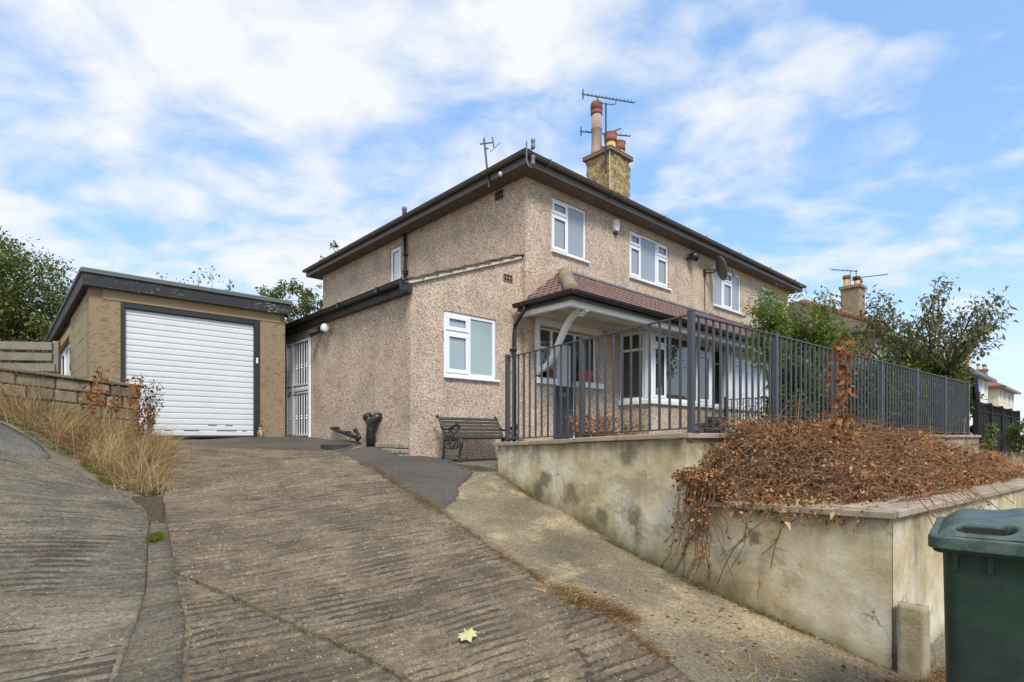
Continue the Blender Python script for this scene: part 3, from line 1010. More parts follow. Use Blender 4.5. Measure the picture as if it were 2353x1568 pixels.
# chimney: rough trowelled stack, displaced for a lumpy outline
def chimney_stack(T, u0, u1, v0, v1, z0, z1, m='chimney_render', lump=.022, nz=40):
    per = []
    n = 12
    for i in range(n): per.append((u0 + (u1 - u0) * i / n, v0, 0, -1))
    for i in range(n): per.append((u1, v0 + (v1 - v0) * i / n, 1, 0))
    for i in range(n): per.append((u1 - (u1 - u0) * i / n, v1, 0, 1))
    for i in range(n): per.append((u0, v1 - (v1 - v0) * i / n, -1, 0))
    mb = MB()
    N = len(per)
    for j in range(nz + 1):
        z = z0 + (z1 - z0) * j / nz
        for i, (x, y, nx, ny) in enumerate(per):
            d = lump * mnoise.noise(Vector((x * 7, y * 7, z * 7))) + lump * .7 * mnoise.noise(Vector((x * 15 + 4, y * 15, z * 15)))
            if i % n == 0:
                nx, ny = [(-1, -1), (1, -1), (1, 1), (-1, 1)][i // n]
            mb.v.append((x + nx * d, y + ny * d, z))
    for j in range(nz):
        for i in range(N):
            mb.f.append((j * N + i, j * N + (i + 1) % N, (j + 1) * N + (i + 1) % N, (j + 1) * N + i))
    mb.f.append(tuple(nz * N + i for i in range(N)))
    return T.part('chimney', mb, m, smooth=True)


CU0, CU1, CV0, CV1 = 12.84, 13.77, 9.78, 10.67
ch = chimney_stack(H, CU0, CU1, CV0, CV1, 5.6, 8.16, 'chimney_render', .034, 56)
mb = MB()
mb.box(CU0 - .09, CU1 + .09, CV0 - .09, CV1 + .09, 8.16, 8.235)
mb.prism([(CU0 - .09, CV0 - .09), (CU1 + .09, CV0 - .09), (CU1 + .09, CV1 + .09), (CU0 - .09, CV1 + .09)], 8.236, 8.29)
o = H.part('capping', mb, 'stone_cap', ch, bevel=.02)


def pot(T, par, u, v, z, prof, m, nm='chimney_pot'):
    mb = MB()
    mb.lathe(prof, 16, (u, v, z))
    return T.part(nm, mb, m, par, smooth=True)


# tall pale flue pot on the left, two yellow pots with red tops
pot(H, ch, 13.02, 10.42, 8.28, [(.20, 0), (.165, .14), (.15, .3), (.15, .76), (.165, .78), (.165, .82), (.15, .84), (.15, 1.25)], 'pot_pale')
pot(H, ch, 13.02, 10.42, 9.50, [(.155, 0), (.175, .02), (.175, .09), (.16, .1), (.16, .14), (.178, .15), (.178, .33), (.165, .36), (.13, .36)], 'pot_red', 'pot_collar')
for (u_, v_, hh) in ((13.1, 9.97, .36), (13.52, 9.98, .26)):
    pot(H, ch, u_, v_, 8.28, [(.165, 0), (.15, .06), (.15, hh - .1)], 'pot_yellow')
    pot(H, ch, u_, v_, 8.28 + hh - .1, [(.15, 0), (.185, .03), (.185, .16), (.165, .17), (.2, .23), (.2, .26), (.12, .26)], 'pot_red', 'pot_collar')
pot(H, ch, 13.45, 10.45, 8.28, [(.165, 0), (.15, .06), (.15, .26)], 'pot_yellow')
pot(H, ch, 13.45, 10.45, 8.54, [(.15, 0), (.185, .03), (.185, .14), (.12, .14)], 'pot_red', 'pot_collar')


# ---- upvc windows ------------------------------------------------------
def window(T, fmap, s0, s1, z0, z1, cols, pane='glass_net', par=None, rec=.05, sill=True, fr=.055, nm='window', sash=.05, blind=None):
    """fmap(s, d, z): d = metres outward from the wall face. cols: list of (fraction, transom fraction or None, has sash)"""
    def bx(mb, a, b, d0, d1, c, e):
        P = [fmap(x, y, z) for z in (c, e) for (x, y) in ((a, d0), (b, d0), (b, d1), (a, d1))]
        mb.hexa(P)
    o0, o1 = -rec - .06, -rec
    mb = MB()
    bx(mb, s0, s1, o0, o1, z1 - fr, z1)
    bx(mb, s0, s1, o0, o1, z0, z0 + fr)
    bx(mb, s0, s0 + fr, o0, o1, z0 + fr, z1 - fr)
    bx(mb, s1 - fr, s1, o0, o1, z0 + fr, z1 - fr)
    w = s1 - s0
    x = s0
    lights = []
    for i, (f, tr, sh) in enumerate(cols):
        a = x + (fr if i == 0 else fr / 2)
        x += f * w
        b = x - (fr if i == len(cols) - 1 else fr / 2)
        if i < len(cols) - 1:
            bx(mb, x - fr / 2, x + fr / 2, o0, o1, z0 + fr, z1 - fr)
        if tr:
            zt = z0 + (z1 - z0) * tr
            bx(mb, a, b, o0, o1, zt - fr / 2, zt + fr / 2)
            lights += [(a, b, z0 + fr, zt - fr / 2, sh), (a, b, zt + fr / 2, z1 - fr, sh)]
        else:
            lights.append((a, b, z0 + fr, z1 - fr, sh))
    win = T.part(nm, mb, 'upvc', par, bevel=.006)
    sub = win if par is None else par
    for (a, b, c, e, sh) in lights:
        if sh:
            mb = MB()
            g = sash
            q = .012
            d1 = o1 + .018
            bx(mb, a - q, b + q, o1 + .002, d1, e - g, e + q)
            bx(mb, a - q, b + q, o1 + .002, d1, c - q, c + g)
            bx(mb, a - q, a + g, o1 + .002, d1, c + g, e - g)
            bx(mb, b - g, b + q, o1 + .002, d1, c + g, e - g)
            T.part('sash', mb, 'upvc', sub, bevel=.005)
        mb = MB()
        bx(mb, a - .004, b + .004, o0 + .02, o1 - .018, c - .004, e + .004)
        T.part('pane', mb, pane, sub)
    if sill:
        mb = MB()
        bx(mb, s0 - .01, s1 + .06, -rec - .02, .055, z0 - .045, z0 - .004)
        T.part('sill', mb, 'upvc', sub, bevel=.006)
    return win


F_ = lambda s, d, z: (s, V0 - d, z)
window(H, F_, *W1, [(.47, .70, True), (.53, None, False)], 'glass_blind', rec=.035)
window(H, F_, *W2, [(.29, .70, True), (.40, None, False), (.31, .68, True)], 'glass_blind', rec=.035)
window(H, F_, *W3, [(.34, None, False), (.34, .70, True), (.32, None, False)], 'glass_net', rec=.035)
window(H, F_, *W4, [(.5, .70, True), (.5, None, False)], 'glass_net', rec=.035)
S_ = lambda s, d, z: (U0 - d, s, z)
window(H, S_, 11.83, 12.342, 3.70, 4.69, [(1.0, None, True)], 'glass_white', rec=.03)

# ---- lean-to -----------------------------------------------------------
LU, LV, LB = 4.807, 7.573, 14.0
mb = MB()
LW = (5.455, 6.604, 1.03, 2.11)
t = .25
zt = lambda u: 2.42 + (u - LU) * (3.39 - 2.47) / (U0 - LU)
# front wall, built round the window opening, sloping top
def slab(u0, u1, za0, za1, zb0, zb1):
    mb.hexa([(u0, LV, za0), (u1, LV, zb0), (u1, LV + t, zb0), (u0, LV + t, za0), (u0, LV, za1), (u1, LV, zb1), (u1, LV + t, zb1), (u0, LV + t, za1)])
slab(LU, LW[0], -.9, zt(LU), -.9, zt(LW[0]))
slab(LW[0], LW[1], -.9, LW[2], -.9, LW[2])
slab(LW[0], LW[1], LW[3], zt(LW[0]), LW[3], zt(LW[1]))
slab(LW[1], U0 - .003, -.9, zt(LW[1]), -.9, zt(U0))
wall_side(mb, LV + t, LB, -.9, 2.40, LU, [(11.36, 12.56, -.05, 2.05)], t)
lean = H.part('lean_to', mb, 'pebbledash', label='single storey pebbledashed lean-to')
L_ = lambda s, d, z: (s, LV - d, z)
window(H, L_, *LW, [(.48, .69, True), (.52, None, False)], 'glass_frost', par=None, rec=.02, fr=.065, sash=.055)
# stone-coloured cement fillet and ragged tile edge along the verge, tiles behind
mb = MB()
for i in range(9):
    a, b = i / 9, (i + 1) / 9
    ua, ub = LU - .06 + a * (U0 - LU + .03), LU - .06 + b * (U0 - LU + .03)
    za, zb = zt(ua), zt(ub)
    j = rnd.uniform(-.006, .01)
    mb.hexa([(ua, LV - .05, za + .002), (ub - .006, LV - .05, zb + .002), (ub - .006, LV + .1, zb + .002), (ua, LV + .1, za + .002), (ua, LV - .05, za + .075 + j), (ub - .006, LV - .05, zb + .07 + j), (ub - .006, LV + .1, zb + .07 + j), (ua, LV + .1, za + .075 + j)])
H.part('verge', mb, 'verge_cement', lean, bevel=.008)
mb = MB()
nrow = 9
for i in range(nrow):
    a, b = i / nrow, (i + 1) / nrow + .02
    ua, ub = LU - .1 + a * (U0 - LU + .1), LU - .1 + b * (U0 - LU + .1)
    v_ = LV - .075
    while v_ < LB:
        w = .27
        za, zb = zt(ua) + .105 + rnd.uniform(0, .012), zt(min(ub, U0)) + .08
        mb.hexa([(ua, v_, za - .02), (min(ub, U0 - .004), v_, zb - .02), (min(ub, U0 - .004), v_ + w - .008, zb - .02), (ua, v_ + w - .008, za - .02), (ua, v_, za), (min(ub, U0 - .004), v_, zb), (min(ub, U0 - .004), v_ + w - .008, zb), (ua, v_ + w - .008, za)])
        v_ += w
H.part('lean_to_tiles', mb, 'tile_brown', lean, kind='stuff')
# black fascia box, gutter
mb = MB()
mb.box(LU - .11, LU - .005, LV - .07, LB, 2.26, 2.42)
mb.box(LU - .24, LU - .11, LV - .1, LV - .06, 2.27, 2.41)
H.part('fascia', mb, 'black_fascia', lean, bevel=.006)
mb = MB()
gutter(mb, (LU - .115, LB, 2.42), (LU - .115, LV - .12, 2.44), (-1, 0, 0), .058)
for v_ in (8.2, 9.6, 11.1):
    mb.box(LU - .25, LU - .10, v_, v_ + .07, 2.365, 2.455)
H.part('gutter', mb, 'black_plastic', lean)
# downpipe on the side wall above
mb = MB()
du = U0 - .06
mb.tube([(du, 11.555, HS + .01), (du, 11.555, 3.42)], .036, 10)
for z in (4.35, 3.95, 3.9):
    mb.box(du - .05, U0, 11.5, 11.61, z, z + .03)
mb.tube([(du, 11.555, 4.05), (du, 11.555, 3.95)], .048, 10)
H.part('downpipe', mb, 'black_plastic', smooth=True)
# terracotta vent grids in the walls
def vent(T, fmap, s0, s1, z0, z1, par, m='stone_cap'):
    mb = MB()
    nx, nz_ = 3, 2
    def bx(a, b, d0, d1, c, e):
        mb.hexa([fmap(x, y, z) for z in (c, e) for (x, y) in ((a, d0), (b, d0), (b, d1), (a, d1))])
    w, hh = (s1 - s0), (z1 - z0)
    for i in range(nx + 1): bx(s0 + i * w / nx - .008, s0 + i * w / nx + .008, .002, .016, z0, z1)
    for i in range(nz_ + 1): bx(s0, s1, .004, .014, z0 + i * hh / nz_ - .008, z0 + i * hh / nz_ + .008)
    v_ = T.part('air_brick', mb, m, par)
    mb = MB()
    P = [fmap(x, .0015, z) for (x, z) in ((s0, z0), (s1, z0), (s1, z1), (s0, z1))]
    mb.add(P, [(0, 1, 2, 3)])
    T.part('vent_shade_sheet', mb, 'room_dark', par or v_)  # flat dark sheet on the wall, painting the shade in the grid holes
    return v_
vent(H, L_, 6.78, 6.99, 2.85, 2.98, None)
vent(H, S_, 8.10, 8.32, 4.66, 4.82, None, 'soffit_dark')

# side door behind the barred gate, gate bars
mb = MB()
mb.box(LU + .14, LU + .19, 11.36, 12.56, -.02, 2.05)
dr = H.part('side_door', mb, 'room_dark')
mb = MB()
mb.box(LU + .10, LU + .139, 11.45, 11.85, .1, .4)
H.part('side_door_panel', mb, 'box_grey', dr)
gate = MB()
gx = LU - .035
for (a, b, c, e) in ((11.338, 11.385, 0, 2.06), (12.54, 12.584, 0, 2.06)):
    gate.box(gx - .022, gx + .022, a, b, c, e)
gate.box(gx - .022, gx + .022, 11.385, 12.54, 2.02, 2.06)
gate.box(gx - .022, gx + .022, 11.385, 12.20, .03, .07)
gate.box(gx - .022, gx + .022, 12.20, 12.27, .03, 2.02)
g = H.part('security_gate', gate, 'white_metal', label='white barred security gate over the side door')
mb = MB()
mb.box(gx - .016, gx + .016, 11.385, 12.54, .93, .96)
mb.box(gx - .016, gx + .016, 11.385, 12.54, 1.10, 1.13)
v_ = 11.45
while v_ < 12.52:
    mb.lathe([(.05, -.012), (.05, .012)], 10, (0, 0, 0))
    # turn the little ring to face outward
    n_ = 20
    for q in range(len(mb.v) - n_, len(mb.v)):
        x, y, z = mb.v[q]
        mb.v[q] = (gx + z, v_ + y, 1.03 + x)
    v_ += .125
H.part('lock_rail', mb, 'white_metal', g)
for i, v_ in enumerate((11.50, 11.63, 11.76, 11.89, 12.02, 12.13, 12.36, 12.46)):
    mb = MB()
    mb.box(gx - .009, gx + .009, v_ - .009, v_ + .009, .05, .93)
    mb.box(gx - .009, gx + .009, v_ - .009, v_ + .009, 1.13, 2.03)
    if i % 2 == 0:
        for z in (.42, 1.5):
            mb.lathe([(.012, -.05), (.024, -.03), (.012, 0), (.024, .03), (.012, .05)], 8, (gx, v_, z))
    H.part('gate_bar', mb, 'white_metal', g)

# ---- tiled porch roof ---------------------------------------------------
PL, PF, PZ0, PZ1 = 7.08, 6.20, 2.45, 3.29
PRT = 8.22
PEND = 19.1
mb = MB()
mb.add([(PL, PF, PZ0), (PEND, PF, PZ0), (PEND, V0 - .005, PZ1), (PRT, V0 - .005, PZ1), (PL, V0 - .005, PZ0)], [(0, 1, 2, 3), (0, 3, 4)])
mb.add([(PL, PF, PZ0 - .02), (PEND, PF, PZ0 - .02), (PEND, V0 - .005, PZ0 - .02), (PL, V0 - .005, PZ0 - .02)], [(3, 2, 1, 0)])
mb.add([(PEND, PF, PZ0), (PEND, V0 - .005, PZ0), (PEND, V0 - .005, PZ1)], [(0, 1, 2)])
pr = H.part('porch_roof', mb, 'tile_red')
# individual tiles
tw, gauge = .165, .155
tm = MB()
# slightly cambered tile: 3 strips
nx = 3
xs = [(-.5 + i / nx) * (tw - .006) for i in range(nx + 1)]
cam_ = [0, .006, .006, 0]
tl = gauge * 1.45
top = [(x, y, z + c) for (y, z) in ((0, .032), (tl, .014)) for x, c in zip(xs, cam_)]
bot = [(x, y, z + c - .014) for (y, z) in ((0, .032), (tl, .014)) for x, c in zip(xs, cam_)]
n4 = nx + 1
tm.add(top + bot, [(i, i + 1, n4 + i + 1, n4 + i) for i in range(nx)] + [(2 * n4 + i + 1, 2 * n4 + i, i, i + 1) for i in range(nx)] + [(0, n4, 3 * n4, 2 * n4), (n4 - 1, 3 * n4 - 1, 4 * n4 - 1, 2 * n4 - 1)])
tile_me = tm.mesh('tile', 'tile_red')
sl = Vector((0, V0 - PF, PZ1 - PZ0))
slen = sl.length
pit = math.atan2(sl.z, sl.y)
rows = int(slen / gauge)
rows_l = []
for j in range(rows):
    y = -.045 + j * gauge
    f = max(0, y) / slen
    left = PL + (PRT - PL) * f + .03
    u_ = left + (tw * .5 if j % 2 else 0) + tw / 2
    while u_ < PEND:
        rows_l.append((u_, y))
        u_ += tw
rows_l.sort(key=lambda q: q[0])
lefts = []
# left return: triangle
lsl = Vector((PRT - PL, 0, PZ1 - PZ0))
llen = lsl.length
lp = math.atan2(lsl.z, lsl.x)
for j in range(int(llen / gauge)):
    x = -.045 + j * gauge
    f = max(0, x) / llen
    v_ = V0 - .02 - tw / 2 - (tw * .5 if j % 2 else 0)
    while v_ > PF + (V0 - PF) * f + .05:
        lefts.append((v_, x))
        v_ -= tw
room_ = 300 - len(lefts)
def tmtx(u_, y):
    p = Vector((u_, PF, PZ0)) + sl.normalized() * y
    return Matrix.Translation(p) @ Matrix.Rotation(pit + rnd.uniform(-.012, .012), 4, 'X') @ Matrix.Rotation(rnd.uniform(-.012, .012), 4, 'Z')
for (u_, y) in rows_l[:room_]:
    H.place('tile', tile_me, tmtx(u_, y), pr)
for (v_, x) in lefts:
    p = Vector((PL, v_, PZ0)) + lsl.normalized() * x
    H.place('tile', tile_me, Matrix.Translation(p) @ Matrix.Rotation(-PI / 2, 4, 'Z') @ Matrix.Rotation(lp, 4, 'X'), pr)
mb = MB()
for (u_, y) in rows_l[room_:]:
    M_ = tmtx(u_, y)
    mb.add([M_ @ Vector(q) for q in tm.v], tm.f)
H.part('tiles', mb, 'tile_red', pr, kind='stuff')
# hip bonnet: two fat rounded stones up the hip
hip0, hip1 = Vector((PL - .02, PF - .02, PZ0 + .02)), Vector((PRT, V0 - .03, PZ1 + .02))
for (a, b, r0, r1) in ((.0, .50, .125, .115), (.42, .86, .15, .10)):
    mb = MB()
    p, q = hip0.lerp(hip1, a), hip0.lerp(hip1, b)
    mb.tube([p, p.lerp(q, .04), p.lerp(q, .5), p.lerp(q, .94), q], [r0 * .8, r0, (r0 + r1) / 2, r1, r1 * .7], 12)
    H.part('hip_tile', mb, 'stone_cap', pr, smooth=True)
mb = MB()
mb.box(PRT + .05, PEND, V0 - .07, V0 - .003, PZ1 - .01, PZ1 + .03)
H.part('lead_flashing', mb, 'lead', pr)
# gutter, fascia, soffit boards, downpipe, bracket
mb = MB()
gutter(mb, (PL - .11, PF - .05, PZ0 - .02), (PEND, PF - .05, PZ0 - .05), (0, -1, 0), .058)
gutter(mb, (PL - .05, V0 + .02, PZ0 - .03), (PL - .05, PF - .165, PZ0 - .02), (-1, 0, 0), .058)
mb.box(PL - .048, PEND, PF - .048, PF - .02, PZ0 - .15, PZ0 + .005)
mb.box(PL - .048, PL - .02, PF - .02, V0 - .004, PZ0 - .15, PZ0 + .005)
H.part('gutter', mb, 'black_plastic', pr)
mb = MB()
mb.box(PL, PEND, PF + .02, PF + .10, PZ0 - .24, PZ0 - .03)
mb.box(PL, PL + .08, PF + .10, V0 - .004, PZ0 - .24, PZ0 - .03)
mb.box(PL - .02, PEND, PF - .018, PF + .018, PZ0 - .16, PZ0 - .1)
H.part('porch_beam', mb, 'white_paint', pr, bevel=.006)
v_ = PF + .102
i = 0
while v_ < V0 - .03:
    mb = MB()
    mb.box(PL + .082, PEND, v_, min(v_ + .108, V0 - .004), PZ0 - .18 - rnd.uniform(0, .002), PZ0 - .16)
    H.part('soffit_board', mb, 'soffit_white', pr)
    v_ += .111
mb = MB()
px, py = U0 - .06, V0 - .045
mb.tube([(PL - .11, V0 - .25, PZ0 - .08), (PL - .11, V0 - .25, PZ0 - .17), (PL - .1, V0 - .1, PZ0 - .30), (U0 - .22, LV - .06, PZ0 - .38), (U0 - .24, LV - .06, PZ0 - .5), (U0 - .24, LV - .06, -.45)], .034, 10)
mb.box(U0 - .31, U0 - .17, LV - .05, LV, 1.6, 1.63)
mb.tube([(U0 - .24, LV - .06, 1.66), (U0 - .24, LV - .06, 1.58)], .043, 10)
H.part('downpipe', mb, 'black_plastic', smooth=True)
# curved white bracket from the wall post up to the beam corner
mb = MB()
mb.box(7.47, 7.56, V0 - .075, V0 - .003, 1.18, PZ0 - .19)
br = H.part('porch_bracket', mb, 'white_paint', bevel=.006)
pts = []
for i in range(15):
    s_ = i / 14
    yy = V0 - .08 - s_ * 1.05
    zz_ = 1.26 + .96 * (s_ + .13 * math.sin(2 * PI * s_) * -1.0)
    pts.append((7.515, yy, zz_))
mb = MB()
for a, b in zip(pts, pts[1:]):
    mb.bar(a, b, .09, .085, (1, 0, 0))
mb2 = mb
H.part('bracket_arm', mb2, 'white_paint', br)
mb = MB()
for i in range(3):
    mb.box(7.465, 7.565, PF + .02 - .0 + i * .05, PF + .10 + i * .05, PZ0 - .243 - .03 * (i + 1), PZ0 - .243 - .03 * i - .002)
H.part('bracket_end', mb, 'white_paint', br, bevel=.005)

# ---- front door unit ----------------------------------------------------
dv = V0 + .10
D_ = lambda s, d, z: (s, dv - d, z)
mb = MB()
for a, b in ((7.60, 7.66), (8.02, 8.09), (8.72, 8.79), (9.37, 9.43)):
    mb.box(a, b, dv, dv + .07, -.1, 2.09)
mb.box(7.60, 9.43, dv - .003, dv + .073, 2.09, 2.15)
mb.box(7.55, 9.50, V0 - .02, V0 + .10, 2.15, 2.30)
dfr = H.part('door_frame', mb, 'upvc', bevel=.006)
mb = MB()
mb.box(7.602, 8.018, dv - .08, dv + .2, -.1, 1.02)
mb.box(8.792, 9.428, dv - .08, dv + .2, -.1, 1.02)
H.part('dwarf_wall', mb, 'pebbledash')
mb = MB()
mb.box(7.50, 8.06, V0 - .06, dv + .07, 1.022, 1.14)
mb.box(8.75, 9.53, V0 - .06, dv + .07, 1.022, 1.14)
H.part('sidelight_sill', mb, 'upvc', dfr, bevel=.008)
mb = MB()
mb.box(7.66, 8.02, dv + .02, dv + .045, 1.14, 2.09)
mb.box(8.79, 9.37, dv + .02, dv + .045, 1.14, 2.09)
H.part('pane', mb, 'glass_dark', dfr)
mb = MB()
mb.box(7.66, 8.02, dv + .004, dv + .02, 1.72, 1.77)
H.part('glazing_bar', mb, 'upvc', dfr)
mb = MB()
mb.box(8.093, 8.717, dv + .015, dv + .06, -.08, 2.085)
fd = H.part('front_door', mb, 'door_grey', label='dark grey front door with a tall glazed upper half')
mb = MB()
mb.box(8.19, 8.62, dv + .003, dv + .014, 1.03, 1.86)
H.part('door_pane', mb, 'glass_white', fd)
mb = MB()
for (a, b, c, e) in ((8.17, 8.64, 1.86, 1.89), (8.17, 8.64, 1.0, 1.03), (8.17, 8.19, 1.03, 1.86), (8.62, 8.64, 1.03, 1.86), (8.17, 8.38, .12, .68), (8.43, 8.64, .12, .68), (8.17, 8.64, .74, .96)):
    mb.box(a, b, dv + .0, dv + .0149, c, e)
H.part('door_moulding', mb, 'door_grey', fd, bevel=.005)
mb = MB()
mb.box(8.26, 8.55, dv - .012, dv - .001, .80, .89)
H.part('letterbox', mb, 'chrome', fd)
mb = MB()
mb.box(8.66, 8.69, dv - .01, dv + .014, .95, 1.2)
mb.box(8.58, 8.68, dv - .045, dv - .03, 1.11, 1.13)
mb.box(8.665, 8.68, dv - .045, dv - .009, 1.11, 1.13)
H.part('door_handle', mb, 'chrome', fd)

# ---- bay windows --------------------------------------------------------
def bay(u0, u1, vf, wallm, pane, frontcols, wall_v, lab=None):
    mb = MB()
    zs, zt_ = .80, 2.27
    mb.box(u0, u1, vf, vf + .22, -.9, zs - .1)
    mb.box(u0, u0 + .22, vf + .22, wall_v - .003, -.9, zs - .1)
    mb.box(u1 - .22, u1, vf + .22, wall_v - .003, -.9, zs - .1)
    b = H.part('bay', mb, wallm, label=lab)
    mb = MB()
    mb.box(u0 - .05, u1 + .05, vf - .06, vf + .24, zs - .1, zs)
    mb.box(u0 - .05, u0 + .24, vf + .24, wall_v - .003, zs - .1, zs)
    mb.box(u1 - .24, u1 + .05, vf + .24, wall_v - .003, zs - .1, zs)
    H.part('bay_sill', mb, 'upvc', b, bevel=.012)
    for (a, c) in ((u0, u0 + .13), (u1 - .13, u1)):
        mb = MB()
        mb.box(a, c, vf + .01, vf + .14, zs + .001, zt_)
        H.part('bay_post', mb, 'upvc', b, bevel=.02)
    f = lambda s, d, z: (s, vf + .02 - d, z)
    window(H, f, u0 + .132, u1 - .132, zs + .002, zt_, frontcols, pane, b, rec=.0, sill=False, nm='bay_window')
    for uu, sg in ((u0 + .02, -1), (u1 - .02, 1)):
        f2 = (lambda s, d, z, uu=uu, sg=sg: (uu + sg * d, s, z))
        window(H, f2, vf + .142, wall_v - .004, zs + .002, zt_, [(1.0, .74, False)], 'glass_dark', b, rec=.0, sill=False, nm='bay_window')
    return b
bay(BAY1[0], BAY1[1], 6.685, 'pebbledash', 'glass_dark', [(.21, .80, True), (.54, None, False), (.25, .80, True)], V0, 'pebbledashed bay of the near half')
bay(BAY2[0], BAY2[1], 6.685, 'cream_wall', 'glass_white', [(.3, .77, True), (.4, .77, False), (.3, .77, True)], V0 + .012, 'smooth cream bay of the far half')

# stone footing courses below the lean-to corner
for r_ in range(3):
    v_ = 7.62
    while v_ < 8.85 - r_ * .05:
        w = rnd.uniform(.22, .42)
        zt1 = -.10 - r_ * .085 - .0 * v_
        mb = MB()
        e = rnd.uniform(.0, .025)
        mb.box(LU - .07 - .035 * r_ - e, LU - .004, v_, v_ + w - .012, zt1 - .078, zt1 + rnd.uniform(-.01, .004))
        H.part('footing_stone', mb, 'footing', lean, bevel=.012)
        v_ += w

# ---- things fixed to the house -----------------------------------------
def aerial(T, base, top, boom_a, boom_b, nel, ellen, side, m='iron'):
    mb = MB()
    mb.tube([base, top], .022, 6)
    T.part('mast', mb, m)
    mb = MB()
    a, b = Vector(boom_a), Vector(boom_b)
    mb.bar(a, b, .03, .03)
    bo = T.part('boom', mb, m)
    mb = MB()
    s_ = Vector(side).normalized()
    for i in range(nel):
        p = a.lerp(b, .12 + .88 * i / (nel - 1))
        mb.tube([p - s_ * ellen / 2 + Vector((0, 0, .025)), p + s_ * ellen / 2 + Vector((0, 0, .025))], .009, 4)
    p = a.lerp(b, .02)
    for dz in (-.10, -.05, .05, .10):
        mb.tube([p - s_ * .17 + Vector((0, 0, dz)), p + s_ * .17 + Vector((0, 0, dz))], .009, 4)
    mb.tube([p + Vector((0, 0, -.14)), p + Vector((0, 0, .14))], .014, 5)
    mb.tube([p - s_ * .17 + Vector((0, 0, -.1)), p - s_ * .17 + Vector((0, 0, .1))], .008, 4)
    mb.tube([p + s_ * .17 + Vector((0, 0, -.1)), p + s_ * .17 + Vector((0, 0, .1))], .008, 4)
    T.part('element', mb, m, bo)


T = Thing('tv_aerial', 'long toothed television aerial on the mast above the tall pale chimney pot', 'aerial', (12.78, 9.9, 8.1))
aerial(T, (12.74, 9.86, 7.5), (12.74, 9.86, 9.50), (12.25, 10.33, 9.77), (13.36, 9.32, 9.53), 14, .22, (.6, .6, .25))
mb = MB()
mb.tube([(12.56, 10.05, 9.70), (12.60, 10.0, 9.52), (12.74, 9.86, 9.48), (12.92, 9.68, 9.46), (12.96, 9.66, 9.61)], .014, 6)
T.part('cradle', mb, 'iron')
mb = MB()
mb.tube([(12.755, 9.74, 8.1), (12.8, 9.765, 7.4), (12.81, 9.76, 6.4)], .008, 5)
T.part('cable', mb, 'white_paint')
T = Thing('tv_aerial', 'small second television aerial low behind the short chimney pots', 'aerial', (13.3, 10.75, 8.2))
aerial(T, (13.35, 10.72, 7.4), (13.35, 10.72, 9.10), (12.9, 10.95, 9.20), (14.05, 9.95, 9.08), 10, .2, (.6, .6, .25))
mb = MB()
mb.tube([(13.5, 10.45, 9.14), (13.85, 10.15, 9.32)], .02, 6)
T.part('arm', mb, 'iron')

T = Thing('aerial_pole', 'bare leaning aerial pole with a broken head on the eave', 'aerial', (6.87, 8.1, 4.75))
mb = MB()
mb.tube([(6.885, 8.10, 4.75), (6.86, 8.22, 5.72)], .02, 7)
T.part('mast', mb, 'iron')
mb = MB()
mb.tube([(6.80, 8.27, 5.61), (7.0, 8.10, 5.65)], .014, 6)
mb.tube([(6.985, 8.12, 5.75), (7.0, 8.09, 5.55)], .011, 6)
mb.tube([(6.94, 8.14, 5.45), (7.10, 8.02, 5.65)], .006, 5)
mb.tube([(6.86, 8.21, 5.53), (6.93, 8.17, 5.53)], .015, 6)
T.part('broken_head', mb, 'iron')

T = Thing('line_bracket', 'old telephone line bracket with two pot insulators on the eave corner', 'bracket', (6.84, 7.03, 4.8))
mb = MB()
mb.tube([(6.81, 7.0, 5.17), (6.81, 7.0, 4.83), (6.84, 6.97, 4.74), (6.92, 6.95, 4.72)], .014, 6)
mb.tube([(6.81, 7.0, 5.04), (6.90, 6.95, 5.04)], .012, 6)
T.part('iron_arm', mb, 'lead')
for (z, m_) in ((5.07, 'lead'), (4.78, 'lead')):
    mb = MB()
    mb.lathe([(.02, -.03), (.04, 0), (.036, .03), (.026, .06), (.036, .09), (.042, .13), (.03, .145)], 12, (6.90, 6.93, z))
    T.part('insulator', mb, m_, smooth=True)

mb = MB()
mb.lathe([(.05, 0), (.05, .26), (.058, .27), (.058, .33), (.03, .34)], 12, (6.98, 11.25, 5.02))
single('flue_pipe', mb, 'lead', 'stubby grey flue pipe standing on the side eave', 'pipe', (6.98, 11.25, 5.02), ANG, True)
mb = MB()
mb.lathe([(.0, -.045), (.03, -.035), (.045, 0), (.03, .035), (.0, .045)], 12, (EL - .05, 7.75, HS + .0), False)
single('eave_light', mb, 'white_paint', 'small round white light under the side gutter', 'light', (EL - .05, 7.75, HS), ANG, True)

T = Thing('alarm_box', 'white burglar alarm box high on the front wall', 'alarm', (9.95, V0, 4.55))
hexp = [(-.10, .10), (-.03, .165), (.07, .15), (.125, .06), (.11, -.05), (.06, -.13), (-.05, -.13), (-.11, -.05)]
mb = MB()
mb.extr(hexp, lambda x, z: (9.95 + x, V0 - .001, 4.62 + z), lambda x, z: (9.95 + x * .88, V0 - .085, 4.62 + z * .9))
T.part('cover', mb, 'white_paint', bevel=.012)
mb = MB()
mb.box(9.91, 10.01, V0 - .07, V0 - .002, 4.44, 4.495)
T.part('strobe', mb, 'black_plastic', bevel=.012)

T = Thing('flood_lamp', 'round black flood lamp on the front wall beside the join', 'lamp', (13.0, V0, 4.55))
mb = MB()
mb.tube([(13.0, V0 - .005, 4.55), (13.0, V0 - .08, 4.57), (13.05, V0 - .12, 4.60)], .03, 8)
T.part('bracket', mb, 'iron')
mb = MB()
mb.tube([(12.98, V0 - .08, 4.6), (13.03, V0 - .15, 4.61), (13.12, V0 - .24, 4.57), (13.125, V0 - .245, 4.568)], [.07, .10, .12, .09], 12)
T.part('lamp_head', mb, 'black_plastic', smooth=True)

